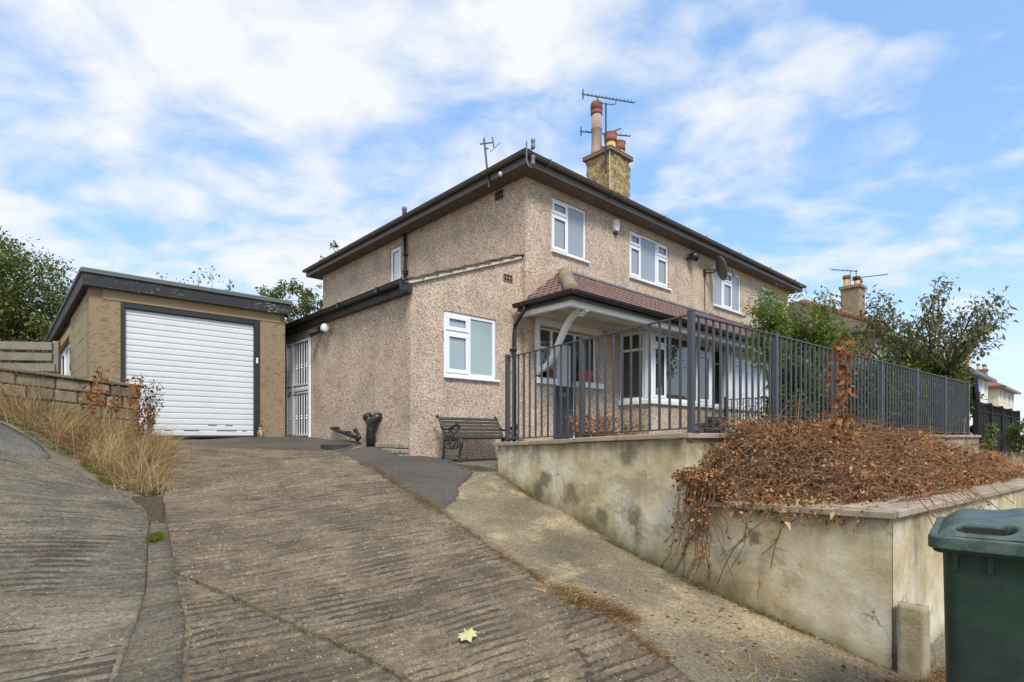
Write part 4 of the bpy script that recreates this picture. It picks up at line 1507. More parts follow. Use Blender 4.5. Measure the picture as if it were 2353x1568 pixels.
T = Thing('satellite_dish', 'dark grey satellite dish on the far half of the house', 'satellite dish', (13.9, V0, 4.35))
mb = MB()
mb.box(13.85, 13.95, V0 - .01, V0 + .011, 4.28, 4.48)
mb.tube([(13.9, V0, 4.38), (13.93, V0 - .22, 4.36), (13.99, V0 - .30, 4.42)], .022, 8)
mb.tube([(13.9, V0, 4.46), (13.97, V0 - .28, 4.44)], .012, 6)
T.part('wall_bracket', mb, 'iron')
dc, dn = Vector((14.02, V0 - .33, 4.45)), Vector((.75, -.62, .28)).normalized()
da = Vector((0, 0, 1)).cross(dn).normalized()
db = dn.cross(da)
mb = MB()
rings = 6
for side in (0, 1):
    o0 = len(mb.v)
    for i in range(rings + 1):
        r_ = .31 * i / rings
        for j in range(24):
            a = 2 * PI * j / 24
            mb.v.append(tuple(dc + da * math.cos(a) * r_ * .95 + db * math.sin(a) * r_ * 1.05 + dn * (.09 * (i / rings) ** 2 - side * .012)))
    for i in range(rings):
        for j in range(24):
            f = (o0 + i * 24 + j, o0 + i * 24 + (j + 1) % 24, o0 + (i + 1) * 24 + (j + 1) % 24, o0 + (i + 1) * 24 + j)
            mb.f.append(f if side == 0 else f[::-1])
for j in range(24):
    a = rings * 24 + j
    b = rings * 24 + (j + 1) % 24
    w = (rings + 1) * 24
    mb.f.append((a, b, b + w, a + w))
T.part('dish', mb, 'dish_grey', smooth=True)
mb = MB()
lnb = dc + dn * .36 - db * .20
mb.tube([dc - db * .32 + dn * .08, dc - db * .36 + dn * .25, lnb], .012, 6)
mb.tube([lnb - db * .09, lnb + db * .06], .034, 8)
T.part('receiver_arm', mb, 'dish_grey')
mb = MB()
mb.tube([(13.9, V0 + .002, 4.3), (13.905, V0 - .004, 3.9), (13.9, V0 - .004, 3.42), (14.1, V0 - .08, 3.32), (14.5, V0 - .3, 3.17)], .008, 5)
T.part('cable', mb, 'iron')

T = Thing('security_light', 'white security lamp under the lean-to gutter above the wall', 'lamp', (LU, 10.7, 2.1))
mb = MB()
mb.box(LU - .10, LU - .002, 10.62, 10.84, 2.09, 2.19)
mb.tube([(LU - .08, 10.8, 2.12), (LU - .2, 10.92, 2.08), (LU - .21, 10.93, 2.08)], [.05, .085, .06], 10)
T.part('sensor', mb, 'black_plastic')
mb = MB()
mb.tube([(LU - .09, 10.60, 2.13), (LU - .13, 10.44, 2.11), (LU - .14, 10.38, 2.11), (LU - .145, 10.36, 2.11)], [.05, .052, .085, .088], 14)
mb.tube([(LU - .145, 10.359, 2.11), (LU - .149, 10.345, 2.11)], [.075, .06], 14)
T.part('lamp_head', mb, 'white_paint', smooth=True)

T = Thing('waste_pipe', 'short upright black soil pipe with an open socket beside the lean-to', 'pipe', (LU - .1, 8.62, -.1))
px, pv = LU - .12, 8.62
mb = MB()
mb.tube([(px, pv, -.2), (px, pv, .14), (px, pv - .0, .22), (px + .02, pv - .05, .29), (px + .06, pv - .09, .335), (LU + .02, pv - .1, .345)], .079, 14)
for z in (.0, .11): mb.tube([(px, pv, z), (px, pv, z + .012)], .085, 14)
T.part('pipe', mb, 'black_plastic', smooth=True)
mb = MB()
mb.tube([(px, pv + .0, .22), (px - .01, pv + .08, .34)], [.074, .074], 14, False)
mb.tube([(px - .008, pv + .065, .315), (px - .016, pv + .105, .375)], [.084, .084], 14)
T.part('socket', mb, 'black_plastic', smooth=True)

T = Thing('fallen_pipe', 'loose black drainpipe lying against the foot of the lean-to', 'pipe', (LU - .1, 9.6, 0))
mb = MB()
mb.tube([(LU - .05, 10.28, .17), (LU - .12, 9.05, -.02)], .036, 10)
T.part('pipe', mb, 'black_plastic', smooth=True)
for f_ in (.18, .62):
    mb = MB()
    p = Vector((LU - .05, 10.28, .17)).lerp(Vector((LU - .12, 9.05, -.02)), f_)
    mb.box(p.x - .05, p.x + .05, p.y - .02, p.y + .02, p.z + .02, p.z + .06)
    T.part('clip', mb, 'black_plastic')
mb = MB()
mb.tube([(LU - .15, 9.12, .12), (LU - .16, 9.0, .05), (LU - .17, 8.92, -.01), (LU - .18, 8.99, -.05)], .033, 10)
mb.tube([(LU - .15, 9.135, .13), (LU - .15, 9.10, .105)], .041, 10)
T.part('elbow', mb, 'black_plastic', smooth=True)

# ================================================================= garage
GV, GU0, GU1, GB = 11.459, 1.121, 4.307, 22.4
G = Thing('garage', 'flat roofed garage with a white ribbed door and black fascia', 'garage', (GU0, GV, 0))
FB, FT = 2.475, 2.73
mb = MB()
mb.box(GU0, 1.546, GV, GV + .4, -.5, FB + .02)
G.part('pier', mb, 'swirl_render')
mb = MB()
mb.box(3.822, GU1, GV, GV + .4, -.5, FB + .02)
G.part('pier', mb, 'swirl_render')
mb = MB()
mb.box(1.30, 4.21, GV - .012, GV + .2, 2.305, 2.475)
G.part('lintel', mb, 'lintel')
mb = MB()
mb.box(1.55, 3.82, GV + .21, GV + .4, 2.305, FB + .02)
mb.box(GU1 - .25, GU1, GV + .402, GB, -.5, FB + .02)
mb.box(GU0, GU1 - .252, GB - .25, GB, -.5, FB + .02)
mb.box(GU0 + .035, GU0 + .2, GV + .402, GB - .252, -.5, 1.28)
mb.box(GU0 + .035, GU0 + .2, GV + .402, 14.99, 1.28, FB + .02)
mb.box(GU0 + .035, GU0 + .2, 17.83, GB - .252, 1.28, FB + .02)
mb.box(GU0 + .035, GU0 + .2, 14.99, 17.83, 2.10, FB + .02)
G.part('wall', mb, 'mortar')
# blocks of the side wall
bh, bl = .232, .55
blk = {}
cnt = 0
stuff = MB()
for r_ in range(11):
    z0_ = -.12 + r_ * bh
    v_ = GV + .404 - (.275 if r_ % 2 else 0)
    while v_ < GB - .02:
        a, b = max(v_, GV + .404), min(v_ + bl, GB)
        zt_ = min(z0_ + bh, FB)
        if not (b > 14.97 and a < 17.85 and zt_ > 1.3 and z0_ < 2.30) and b - a > .05:
            mbx = MB()
            x = GU0 + rnd.uniform(-.003, .003)
            mbx.box(x, GU0 + .034, a + .004, b - .004, z0_ + .004, zt_ - .004)
            if v_ < 16 and cnt < 120:
                G.part('block', mbx, 'block_render')
                cnt += 1
            else:
                stuff.add(mbx.v, mbx.f)
        v_ += bl
G.part('blocks', stuff, 'block_render', kind='stuff')
mb = MB()
mb.box(GU0 - .008, GU0 + .034, 14.6, 18.2, 2.14, 2.30)
G.part('window_lintel', mb, 'lintel')
Gs = lambda s, d, z: (GU0 + .0 - d, s, z)
window(G, Gs, 15.0, 17.82, 1.29, 2.13, [(.34, None, True), (.33, None, False), (.33, None, True)], 'glass_dark', rec=.08, fr=.09, sash=.07)
# black timber frame and the ribbed door
mb = MB()
mb.box(1.548, 1.612, GV - .006, GV + .14, -.02, 2.30)
mb.box(3.712, 3.82, GV - .006, GV + .14, -.02, 2.30)
mb.box(1.612, 3.712, GV - .006, GV + .14, 2.205, 2.30)
df = G.part('door_frame', mb, 'black_fascia', bevel=.006)
mb = MB()
mb.box(3.74, 3.775, GV - .02, GV - .0065, 1.45, 1.56)
G.part('latch_plate', mb, 'white_metal', df)
mb = MB()
mb.box(1.614, 3.71, GV + .075, GV + .1, .02, 2.204)
gd = G.part('garage_door', mb, 'door_white')
ns = 21
for i in range(ns):
    z0_ = .022 + i * (2.18 / ns)
    hh = 2.18 / ns
    prof = [(.0749, 0.0), (.056, .003), (.049, .013), (.047, .03), (.047, hh - .02), (.050, hh - .008), (.058, hh - .002), (.0749, hh - .0005)]
    mb = MB()
    mb.extr(prof[::-1], lambda y, z: (1.616, GV + y, z0_ + z), lambda y, z: (3.708, GV + y, z0_ + z))
    G.part('door_rib', mb, 'door_white', gd)
mb = MB()
mb.box(1.616, 3.708, GV + .04, GV + .074, -.005, .02)
G.part('door_seal', mb, 'black_fascia', gd)
mb = MB()
for (a, b) in ((1.7, 2.05), (2.2, 2.3), (2.5, 2.75), (3.05, 3.4), (3.5, 3.58)):
    mb.box(a, b, GV + .041, GV + .0475, .118, .126)
for (a, b) in ((2.9, 3.05), (3.2, 3.33)):
    mb.box(a, b, GV + .041, GV + .0475, .222, .228)
G.part('paint_chips', mb, 'black_fascia', gd)
# roof
mb = MB()
mb.box(GU0 - .10, GU1 + .07, GV - .13, GV - .085, FB - .01, FT - .06)
mb.box(GU0 - .10, GU0 - .055, GV - .085, GB + .1, FB - .01, FT - .06)
mb.box(GU1 + .03, GU1 + .07, GV - .085, GB + .1, FB - .01, FT - .06)
G.part('fascia', mb, 'flaky_black', bevel=.006)
mb = MB()
mb.box(GU0 - .054, GU1 + .029, GV - .084, GB + .1, FB + .021, FT - .07)
rf = G.part('roof', mb, 'soffit_dark')
mb = MB()
mb.box(GU0 - .13, GU1 + .10, GV - .16, GB + .13, FT - .059, FT - .01)
mb.tube([(GU0 - .12, GV - .135, FT - .005), (GU1 + .09, GV - .135, FT - .005)], .03, 10)
mb.tube([(GU0 - .105, GV - .13, FT - .005), (GU0 - .105, GB + .1, FT - .005)], .03, 10)
G.part('felt_roofing', mb, 'felt', rf, bevel=.012)

# small gnome figure at the foot of the door frame
T = Thing('garden_gnome', 'tiny weathered garden gnome by the garage door frame', 'figurine', (3.80, GV - .08, -.01))
gx_, gy_ = 3.80, GV - .08
mb = MB()
mb.lathe([(.045, -.01), (.055, .02), (.05, .09), (.035, .14), (.02, .16)], 12, (gx_, gy_, 0))
T.part('coat', mb, 'kerb_stone', smooth=True)
mb = MB()
mb.lathe([(.0, .14), (.03, .155), (.036, .185), (.026, .215), (.0, .225)], 12, (gx_, gy_, 0), False)
T.part('head', mb, 'pot_yellow', smooth=True)
mb = MB()
mb.lathe([(.04, .205), (.034, .225), (.016, .27), (.0, .295)], 12, (gx_, gy_, 0))
T.part('hat', mb, 'iron', smooth=True)
mb = MB()
mb.tube([(gx_ - .045, gy_ - .02, .12), (gx_ - .07, gy_ - .05, .07), (gx_ - .04, gy_ - .07, .06)], .014, 6)
mb.tube([(gx_ + .045, gy_ - .02, .12), (gx_ + .07, gy_ - .05, .07), (gx_ + .04, gy_ - .07, .06)], .014, 6)
T.part('arms', mb, 'terracotta', smooth=True)

# ================================================================= retaining wall
S0 = Vector((-.181, 7.373, 0))
C0 = Vector((2.477, 3.639, 0))
sd_ = (C0 - S0).normalized()
SLEN = (C0 - S0).length
SB = 2.966
B0 = S0 + sd_ * SB
fd_ = Vector((.777, .6295, 0)).normalized()
RZS = math.atan2(sd_.y, sd_.x)
MS = Matrix.Rotation(-RZS, 3, 'Z')


def loc_s(p):
    return MS @ (Vector(p) - S0)


RW = Thing('retaining_wall', 'stained tan rendered retaining wall stepping down beside the drive with flat copings', 'wall', (0, 0, 0), RZS, loc=(S0.x, S0.y, 0))
tk = .22
fl = MS @ fd_
fn = Vector((-fl.y, fl.x, 0))
bL = Vector((SB, 0, 0))
cL = Vector((SLEN, 0, 0))
FR = 8.5


def grid_wall(mb, a, b, z0a, z1a, z0b, z1b, n, seed=0, amp=.006, m=10):
    """lumpy rendered face from a to b (xy), bottom/top heights at the ends"""
    a, b = Vector(a), Vector(b)
    t = (b - a).normalized()
    nn = Vector((t.y, -t.x, 0))

    def fn_(u, v):
        p = a.lerp(b, u)
        z = (z0a * (1 - u) + z0b * u) * (1 - v) + (z1a * (1 - u) + z1b * u) * v
        d = amp * mnoise.noise(Vector((p.x * 2.3 + seed, p.y * 2.3, z * 2.3))) + amp * .5 * mnoise.noise(Vector((p.x * 9 + seed, p.y * 9, z * 9)))
        e = min(u, 1 - u, 1 - v) * 12
        q = p + nn * d * min(1, e)
        return (q.x, q.y, z)
    mb.grid(fn_, n, m)


KU = (-.069 - .05, .037 - .05)
mb = MB()
inn = Vector((SB - tk * 1.0, 0, 0))
# upper part: long side then the front under the railing
q0 = bL + fn * tk
q0 = Vector((SB - .02, tk, 0))
far_u = bL + fl * 10.4
ptsU = [(0, 0), (SB, 0), (far_u.x, far_u.y), (far_u.x + fn.x * tk, far_u.y + fn.y * tk), (SB + fn.x * tk + fl.x * tk, tk), (0, tk)]
topU = [KU[0], KU[1], -.01, -.01, KU[1], KU[0]]
mb.prism(ptsU, -1.9, topU)
bdy = RW.part('wall', mb, 'old_render')
bdy.hide_render = False
mb = MB()
far_l = cL + fl * FR
KL = (-.552 - .045, -.481 - .04, -.60)
ptsL = [(SB + .001, 0), (SLEN, 0), (far_l.x, far_l.y), (far_l.x + fn.x * tk, far_l.y + fn.y * tk), (SLEN + fn.x * tk + fl.x * tk, tk), (SB + .24, tk)]
mb.prism(ptsL, -2.0, [KL[0], KL[1], KL[2], KL[2], KL[1], KL[0]])
low = RW.part('lower_wall', mb, 'old_render')
# rendered skins with hand-worked relief
mb = MB()
grid_wall(mb, (0, -.004, 0), (SB, -.004, 0), -1.0, KU[0], -1.7, KU[1], 70, m=30)
RW.part('render_face', mb, 'old_render', bdy, smooth=True)
mb = MB()
grid_wall(mb, (SB + .0, -.004, 0), (SLEN - .0, -.004, 0), -1.75, KL[0], -1.9, KL[1], 60, 0, m=36)
RW.part('render_face', mb, 'old_render', low, smooth=True)
mb = MB()
off_ = Vector((fl.y, -fl.x, 0)) * .004
grid_wall(mb, cL + off_, far_l + off_, -1.9, KL[1], -1.9, KL[2], 120, 5, .02, m=30)
RW.part('render_face', mb, 'old_render', low, smooth=True)


def coping_run(a, b, za, zb, width, front, n, par, th=.05, miter=(0, 0)):
    a, b = Vector(a), Vector(b)
    t = (b - a).normalized()
    nn = Vector((-t.y, t.x, 0))
    L = (b - a).length
    cuts = [0]
    for i in range(1, n): cuts.append(L * i / n + rnd.uniform(-.06, .06))
    cuts.append(L)
    for i in range(n):
        x0, x1 = cuts[i] + (.003 if i else 0), cuts[i + 1] - .003
        zz0, zz1 = za + (zb - za) * x0 / L, za + (zb - za) * x1 / L
        j = rnd.uniform(-.004, .004)
        m0 = miter[0] if i == 0 else 0
        m1 = miter[1] if i == n - 1 else 0
        P = [a + t * x0 - nn * front, a + t * x1 - nn * front, a + t * (x1 + m1) + nn * (width - front), a + t * (x0 + m0) + nn * (width - front)]
        mb = MB()
        mb.hexa([(p.x, p.y, z - th + j) for p, z in zip(P, (zz0, zz1, zz1, zz0))] + [(p.x, p.y, z + j) for p, z in zip(P, (zz0, zz1, zz1, zz0))])
        RW.part('coping', mb, 'coping_stone', par, bevel=.007)


cw = .30
coping_run((-.08, 0, 0), (SB + .035, 0, 0), KU[0] + .052, KU[1] + .052, cw, .04, 4, bdy, miter=(0, -cw + .01))
coping_run(bL - fl * .0 + fn * .0, bL + fl * 10.4, KU[1] + .053, .045, cw, .04, 12, bdy, miter=(.0, 0))
coping_run((SB + .08, 0, 0), (SLEN + .045, 0, 0), KL[0] + .047, KL[1] + .042, .36, .045, 2, low, miter=(0, -.36))
coping_run(cL + fl * .0, cL + fl * FR, KL[1] + .042, KL[2] + .044, .36, .045, 9, low)

# soil of the planter and the terrace paving
pcorner = lambda a, b: B0 + fd_ * a - Vector((-fd_.y, fd_.x, 0)) * b
sp = [C0 + fd_ * .1 + Vector((-fd_.y, fd_.x, 0)) * .15, C0 + fd_ * FR, B0 + fd_ * FR, B0 + fd_ * .03]
mb = MB()
mb.prism([(p.x, p.y) for p in sp], -1.5, [-.70, -.70, -.5, -.5])
single('planter_soil', mb, 'soil', None, None, kind='structure')
nl = Vector((-fd_.y, fd_.x, 0))
tp = [S0 + Vector((.815, .58, 0)) * .1, B0 + fd_ * .1 + nl * .1, B0 + fd_ * 10.3 + nl * .1, Wp(19.2, 6.9), Wp(19.2, V0 - .01), Wp(7.3, V0 - .01), Wp(6.9, 7.4)]
mb = MB()
mb.prism([(p[0], p[1]) for p in tp], -1.2, -.115)
single('terrace', mb, 'platform_concrete', None, None, kind='structure')

# stump of an old stone post at the wall corner
pb = C0 + fd_ * .05 + Vector((.5, -.80, 0)).normalized() * .11
gz_ = hz(pb.x, pb.y)
mb = MB()
T = Thing('stone_post', 'broken stone gatepost stump at the corner of the retaining wall', 'post', (0, 0, 0), math.atan2(fd_.y, fd_.x), loc=(pb.x, pb.y, gz_))


def postfn(z, a):
    return 1


N_ = 48
hts = [-.2, -.02, .05, .12, .2, .28, .36, .43, .47]
for j, z in enumerate(hts):
    for i in range(N_):
        a = 2 * PI * i / N_
        r_ = .085 / max(abs(math.cos(a)), abs(math.sin(a)))
        r_ = min(r_, .116 - .01 * mnoise.noise(Vector((a * 2, z * 8, 0)))) * .84
        w = 1 - .04 * z
        x, y = r_ * math.cos(a) * w, r_ * math.sin(a) * w * 1.0
        d = .012 * mnoise.noise(Vector((x * 18, y * 18, z * 12)))
        mb.v.append((x * (1 + d * 6), y * (1 + d * 6), z + ((.02 * mnoise.noise(Vector((x * 14, y * 14, 3))) - .22 * x) if j >= len(hts) - 2 else 0)))
for j in range(len(hts) - 1):
    for i in range(N_):
        mb.f.append((j * N_ + i, j * N_ + (i + 1) % N_, (j + 1) * N_ + (i + 1) % N_, (j + 1) * N_ + i))
mb.f.append(tuple((len(hts) - 1) * N_ + i for i in range(N_)))
T.part('stump', mb, 'kerb_stone', smooth=True)

# ================================================================= steel railing
RG = Thing('steel_railing', 'dark grey steel railing along the top of the retaining wall', 'railing', (0, 0, 0), RZS, loc=(S0.x, S0.y, 0))


def rail_run(a, b, zb0, zb1, zt0, zt1, npan, nbar, skip_first=False):
    a, b = Vector(a), Vector(b)
    t = (b - a).normalized()
    for i in range(npan + 1):
        if skip_first and i == 0: continue
        f = i / npan
        p = a.lerp(b, f)
        z0_, z1_ = zb0 + (zb1 - zb0) * f, zt0 + (zt1 - zt0) * f
        mb = MB()
        mb.bar((p.x, p.y, z0_), (p.x, p.y, z1_ + .03), .05, .05, t)
        mb.bar((p.x, p.y, z1_ + .0301), (p.x, p.y, z1_ + .036), .058, .058, t)
        mb.bar((p.x, p.y, z0_), (p.x, p.y, z0_ + .008), .11, .11, t)
        RG.part('post', mb, 'rail_paint')
    for i in range(npan):
        f0, f1 = i / npan, (i + 1) / npan
        p, q = a.lerp(b, f0) + t * .027, a.lerp(b, f1) - t * .027
        za, zb_ = zt0 + (zt1 - zt0) * f0, zt0 + (zt1 - zt0) * f1
        ya, yb = zb0 + (zb1 - zb0) * f0 + .045, zb0 + (zb1 - zb0) * f1 + .045
        for (h0, h1, n_) in ((za, zb_, 'top_rail'), (ya, yb, 'bottom_rail')):
            mb = MB()
            mb.bar((p.x, p.y, h0), (q.x, q.y, h1), .036, .012)
            RG.part(n_, mb, 'rail_paint')
        for k_ in range(nbar):
            f = f0 + (f1 - f0) * (k_ + 1) / (nbar + 1)
            p_ = a.lerp(b, f)
            z0_, z1_ = zb0 + (zb1 - zb0) * f + .0515, zt0 + (zt1 - zt0) * f - .0065
            mb = MB()
            mb.bar((p_.x, p_.y, z0_), (p_.x, p_.y, z1_), .018, .018, t)
            RG.part('baluster', mb, 'rail_paint')


ra = Vector((.06, .11, 0))
rb = Vector((SB - .02, .11, 0))
rail_run(ra, rb, -.069, .037, 1.055, 1.107, 2, 11)
rc = rb + fl * (10.18 * .93)
rail_run(rb, rc, .037, .045, 1.107, 1.062, 6, 12, True)

# divider railing between the two gardens
T = Thing('garden_divider_railing', 'thin black railing dividing the two front gardens', 'railing', (13.26, 6.6, -.1))
mb = MB()
for z in (.08, .92):
    mb.box(13.25, 13.27, 3.9, 6.6, z, z + .02)
T.part('rail', mb, 'iron')
for i in range(19):
    mb = MB()
    w = .03 if i % 9 == 0 else .008
    y = 3.95 + i * .145
    mb.box(13.26 - w, 13.26 + w, y - w, y + w, -.1, 1.0 if i % 9 == 0 else .92)
    T.part('post' if i % 9 == 0 else 'baluster', mb, 'iron')

# ================================================================= low stone wall on the left
LW0 = Vector((-5.53, 8.3, 0))
ld = Vector((-RX, -RY, 0))
T = Thing('low_stone_wall', 'low wall of rough brown stone blocks with a thin coping left of the garage', 'wall', (0, 0, 0), ANG, loc=(LW0.x, LW0.y, 0))
WL = 4.6
topz = lambda x: .763 + .0932 * x - .035
mb = MB()
mb.prism([(-WL, .03), (-.03, .03), (-.03, .27), (-WL, .27)], -.6, [topz(WL) - .02, topz(0) - .02, topz(0) - .02, topz(WL) - .02])
core = T.part('core', mb, 'mortar')
rws = 7
for r_ in range(rws):
    x = 0.0
    zb = -.42
    ch_ = 0
    while x < WL:
        w = rnd.uniform(.17, .42)
        zt_, ht = topz(x + w / 2), .165
        z1_ = zt_ - r_ * ht - .006
        z0_ = z1_ - ht + .012
        mb = MB()
        p = rnd.uniform(.0, .035)
        mb.box(-(x + w - .012), -x, -p, .2 if x > .01 else .30, z0_, z1_)
        mb.v = [(a, b, c + .0932 * (-a - (x + w / 2))) for a, b, c in mb.v]
        # knock the block out of square a little
        mb.v = [(a + rnd.uniform(-.008, .008), b + rnd.uniform(-.012, .004), c + rnd.uniform(-.006, .006)) for a, b, c in mb.v]
        T.part('stone', mb, 'rubble_stone', bevel=.014)
        x += w
x = 0
while x < WL:
    w = rnd.uniform(.55, .8)
    mb = MB()
    a, b = x - (.04 if x == 0 else 0), min(x + w, WL)
    za, zb = topz(a), topz(b)
    mb.hexa([(-b + .004, -.06, zb), (-a, -.06, za), (-a, .31, za), (-b + .004, .31, zb), (-b + .004, -.06, zb + .045), (-a, -.06, za + .045), (-a, .31, za + .045), (-b + .004, .31, zb + .045)])
    T.part('coping', mb, 'rubble_stone', bevel=.01)
    x += w

# raised yard behind the low wall and beside the garage
yd = [LW0 + Vector((.15 * -RY, .15 * RX, 0)), LW0 + ld * WL + Vector((.15 * -RY, .15 * RX, 0)), LW0 + ld * WL + Vector((-9, 9.7, 0)), Wp(GU0, 21), Wp(GU0, GV + .1)]
mb = MB()
mb.prism([(p[0], p[1]) for p in yd][::-1], -.6, [.1, .2, .5, .6, .3])
single('side_yard', mb, 'earth', None, None, kind='structure')

# grey timber fence behind
fz = Vector((-9.35, 10.95, 0))
T = Thing('timber_fence', 'weathered grey timber fence of wide horizontal boards behind the low stone wall', 'fence', (0, 0, 0), rad(8), loc=(fz.x, fz.y, .3))
for i in range(7):
    x1 = [.30, .30, .42, .42, .62, .85, .9][i]
    zb = 1.86 - .215 * i - .3
    yb = -.055 * i if i > 1 else 0
    mb = MB()
    mb.box(-3.2, x1, yb - .02, yb + .03, zb - .155, zb)
    mb.v = [(a, b, c + (.008 * math.sin(a * 2 + i))) for a, b, c in mb.v]
    T.part('board', mb, 'grey_wood', bevel=.006)
for i, (x, y) in enumerate(((.33, .08), (-1.5, .08), (.62, -.20), (.85, -.27))):
    mb = MB()
    mb.box(x - .055, x + .055, y - .04, y + .04, -.4, [1.60, 1.5, .9, .7][i])
    T.part('post', mb, 'grey_wood', bevel=.006)

# ================================================================= bench
BN = Thing('garden_bench', 'black cast iron garden bench with dark wooden slats against the lean-to', 'bench', (5.80, 7.0, PZ))
b0, b1 = 5.19, 6.42
bf, bk = 6.80, 7.22


def iron_end(u):
    mb = MB()
    w, d = .04, .03

    def pl_(pts, r=.016, n=7):
        mb.tube([(u, v, PZ + z) for v, z in pts], r, n)

    def sc(cx, cz, r, turns, st, dr=1, r2=.009):
        pts = []
        for i in range(15):
            t = i / 14
            a = st + dr * turns * 2 * PI * t
            rr = r * (1 - .7 * t)
            pts.append((u, cx + rr * math.cos(a), PZ + cz + rr * math.sin(a)))
        mb.tube(pts, r2, 5)
    # front leg: cabriole
    pl_([(bf + .01, .37), (bf - .035, .33), (bf - .045, .27), (bf - .02, .18), (bf + .005, .10), (bf - .01, .04), (bf - .05, .012), (bf - .06, .03)], [.03, .032, .028, .022, .017, .019, .02, .012])
    # back leg and back stile in one sweep
    pl_([(bk + .055, .03), (bk + .045, .012), (bk + .01, .03), (bk - .01, .12), (bk - .02, .24), (bk - .03, .36), (bk + .02, .50), (bk + .08, .62), (bk + .125, .70), (bk + .165, .725), (bk + .18, .70)], [.012, .02, .02, .018, .022, .024, .02, .018, .018, .026, .022])
    # seat rail
    pl_([(bk - .03, .33), (bk - .15, .345), (bf + .08, .35), (bf + .01, .37)], .02)
    # arm: dips from the back then rises to a scroll at the front
    pl_([(bk + .035, .54), (bk - .05, .50), (bk - .15, .51), (bf + .12, .565), (bf + .05, .59), (bf + .015, .57), (bf + .02, .535), (bf + .05, .53)], [.015, .017, .018, .02, .024, .022, .018, .012])
    pl_([(bf + .03, .55), (bf + .06, .47), (bf + .02, .40), (bf + .0, .37)], .014)
    # scrollwork
    sc(bf + .15, .46, .07, 1.1, 0)
    sc(bf + .24, .44, .065, 1.1, PI, -1)
    sc(bf + .19, .40, .045, 1.0, PI / 2)
    sc(bf + .08, .28, .055, 1.1, PI / 2)
    sc(bf + .19, .27, .055, 1.1, PI / 2, -1)
    sc(bf + .30, .28, .055, 1.1, PI / 2)
    pl_([(bf - .01, .25), (bf + .1, .21), (bf + .2, .225), (bf + .3, .205), (bk - .02, .24)], .011)
    pl_([(bf + .12, .34), (bf + .14, .22), (bf + .2, .2), (bf + .26, .22), (bf + .28, .34)], .009)
    return mb


BN.part('bench_end', iron_end(b0), 'iron', smooth=True)
BN.part('bench_end', iron_end(b1), 'iron', smooth=True)
for i in range(6):
    f = i / 5
    z = .40 + .285 * f
    y = bk - .025 + .15 * f ** 1.1
    mb = MB()
    mb.bar((b0 + .005, y, PZ + z), (b1 - .005, y, PZ + z), .046, .022, (0, -.88, .45) if i else (0, -.88, .45))
    BN.part('back_slat', mb, 'bench_wood', bevel=.004)
for i in range(6):
    mb = MB()
    y = bf + .012 + i * .066
    mb.box(b0 + .006, b1 - .006, y - .027, y + .027, PZ + .368 - i * .003, PZ + .392 - i * .003)
    BN.part('seat_slat', mb, 'bench_wood', bevel=.004)

# ================================================================= wheelie bin
bp = Vector((1.80, 2.42, 0))
brz = rad(-40)
bgz = hz(bp.x + .2, bp.y + .2) + .012
BI = Thing('wheelie_bin', 'dark green plastic wheelie bin with a dusty grey-green lid', 'bin', (0, 0, 0), brz, loc=(bp.x, bp.y, bgz))
rimz = -.455 - bgz
bw, bd = .66, .80
mb = MB()
NB = 8


def rrect(x0, x1, y0, y1, r, n=5):
    out = []
    for cx, cy, a0 in ((x1 - r, y0 + r, -PI / 2), (x1 - r, y1 - r, 0), (x0 + r, y1 - r, PI / 2), (x0 + r, y0 + r, PI)):
        for i in range(n + 1):
            a = a0 + PI / 2 * i / n
            out.append((cx + r * math.cos(a), cy + r * math.sin(a)))
    return out


rings = []
for z, ins, r in ((.03, .075, .05), (.06, .065, .055), (rimz * .5, .058, .06), (rimz - .12, .05, .06), (rimz - .045, .048, .06), (rimz - .043, .015, .05), (rimz - .02, .015, .05)):
    rings.append([(x, y, z) for x, y in rrect(ins, bw - ins, ins, bd - ins * 1.3, r)])
n = len(rings[0])
mb.v = [p for r_ in rings for p in r_]
mb.f = [(i * n + j, i * n + (j + 1) % n, (i + 1) * n + (j + 1) % n, (i + 1) * n + j) for i in range(len(rings) - 1) for j in range(n)]
mb.f += [tuple(range(n - 1, -1, -1)), tuple(range((len(rings) - 1) * n, len(rings) * n))]
body = BI.part('body', mb, 'bin_green', smooth=False)
body.data.shade_smooth()
bev(body, .008, 2)
for x in (.085, .20, bw - .2, bw - .10):
    mb = MB()
    mb.box(x, x + .018, .036, .052, rimz - .11, rimz - .045)
    BI.part('rib', mb, 'bin_green', body)
# rim of the lid
mb = MB()
pr_ = rrect(-.0, bw, -.012, bd - .05, .05)
for z, s_ in ((rimz - .022, 0), (rimz + .028, 0), (rimz + .034, .006)):
    mb.v += [(x + (s_ if x < bw / 2 else -s_), y + (s_ if y < bd / 2 else -s_), z) for x, y in pr_]
n = len(pr_)
mb.f = [(i * n + j, i * n + (j + 1) % n, (i + 1) * n + (j + 1) % n, (i + 1) * n + j) for i in range(2) for j in range(n)]
mb.f += [tuple(range(n - 1, -1, -1)), tuple(range(2 * n, 3 * n))]
lid = BI.part('lid', mb, 'bin_lid')
bev(lid, .006, 2)
# domed top with two hand grips pushed in at the front


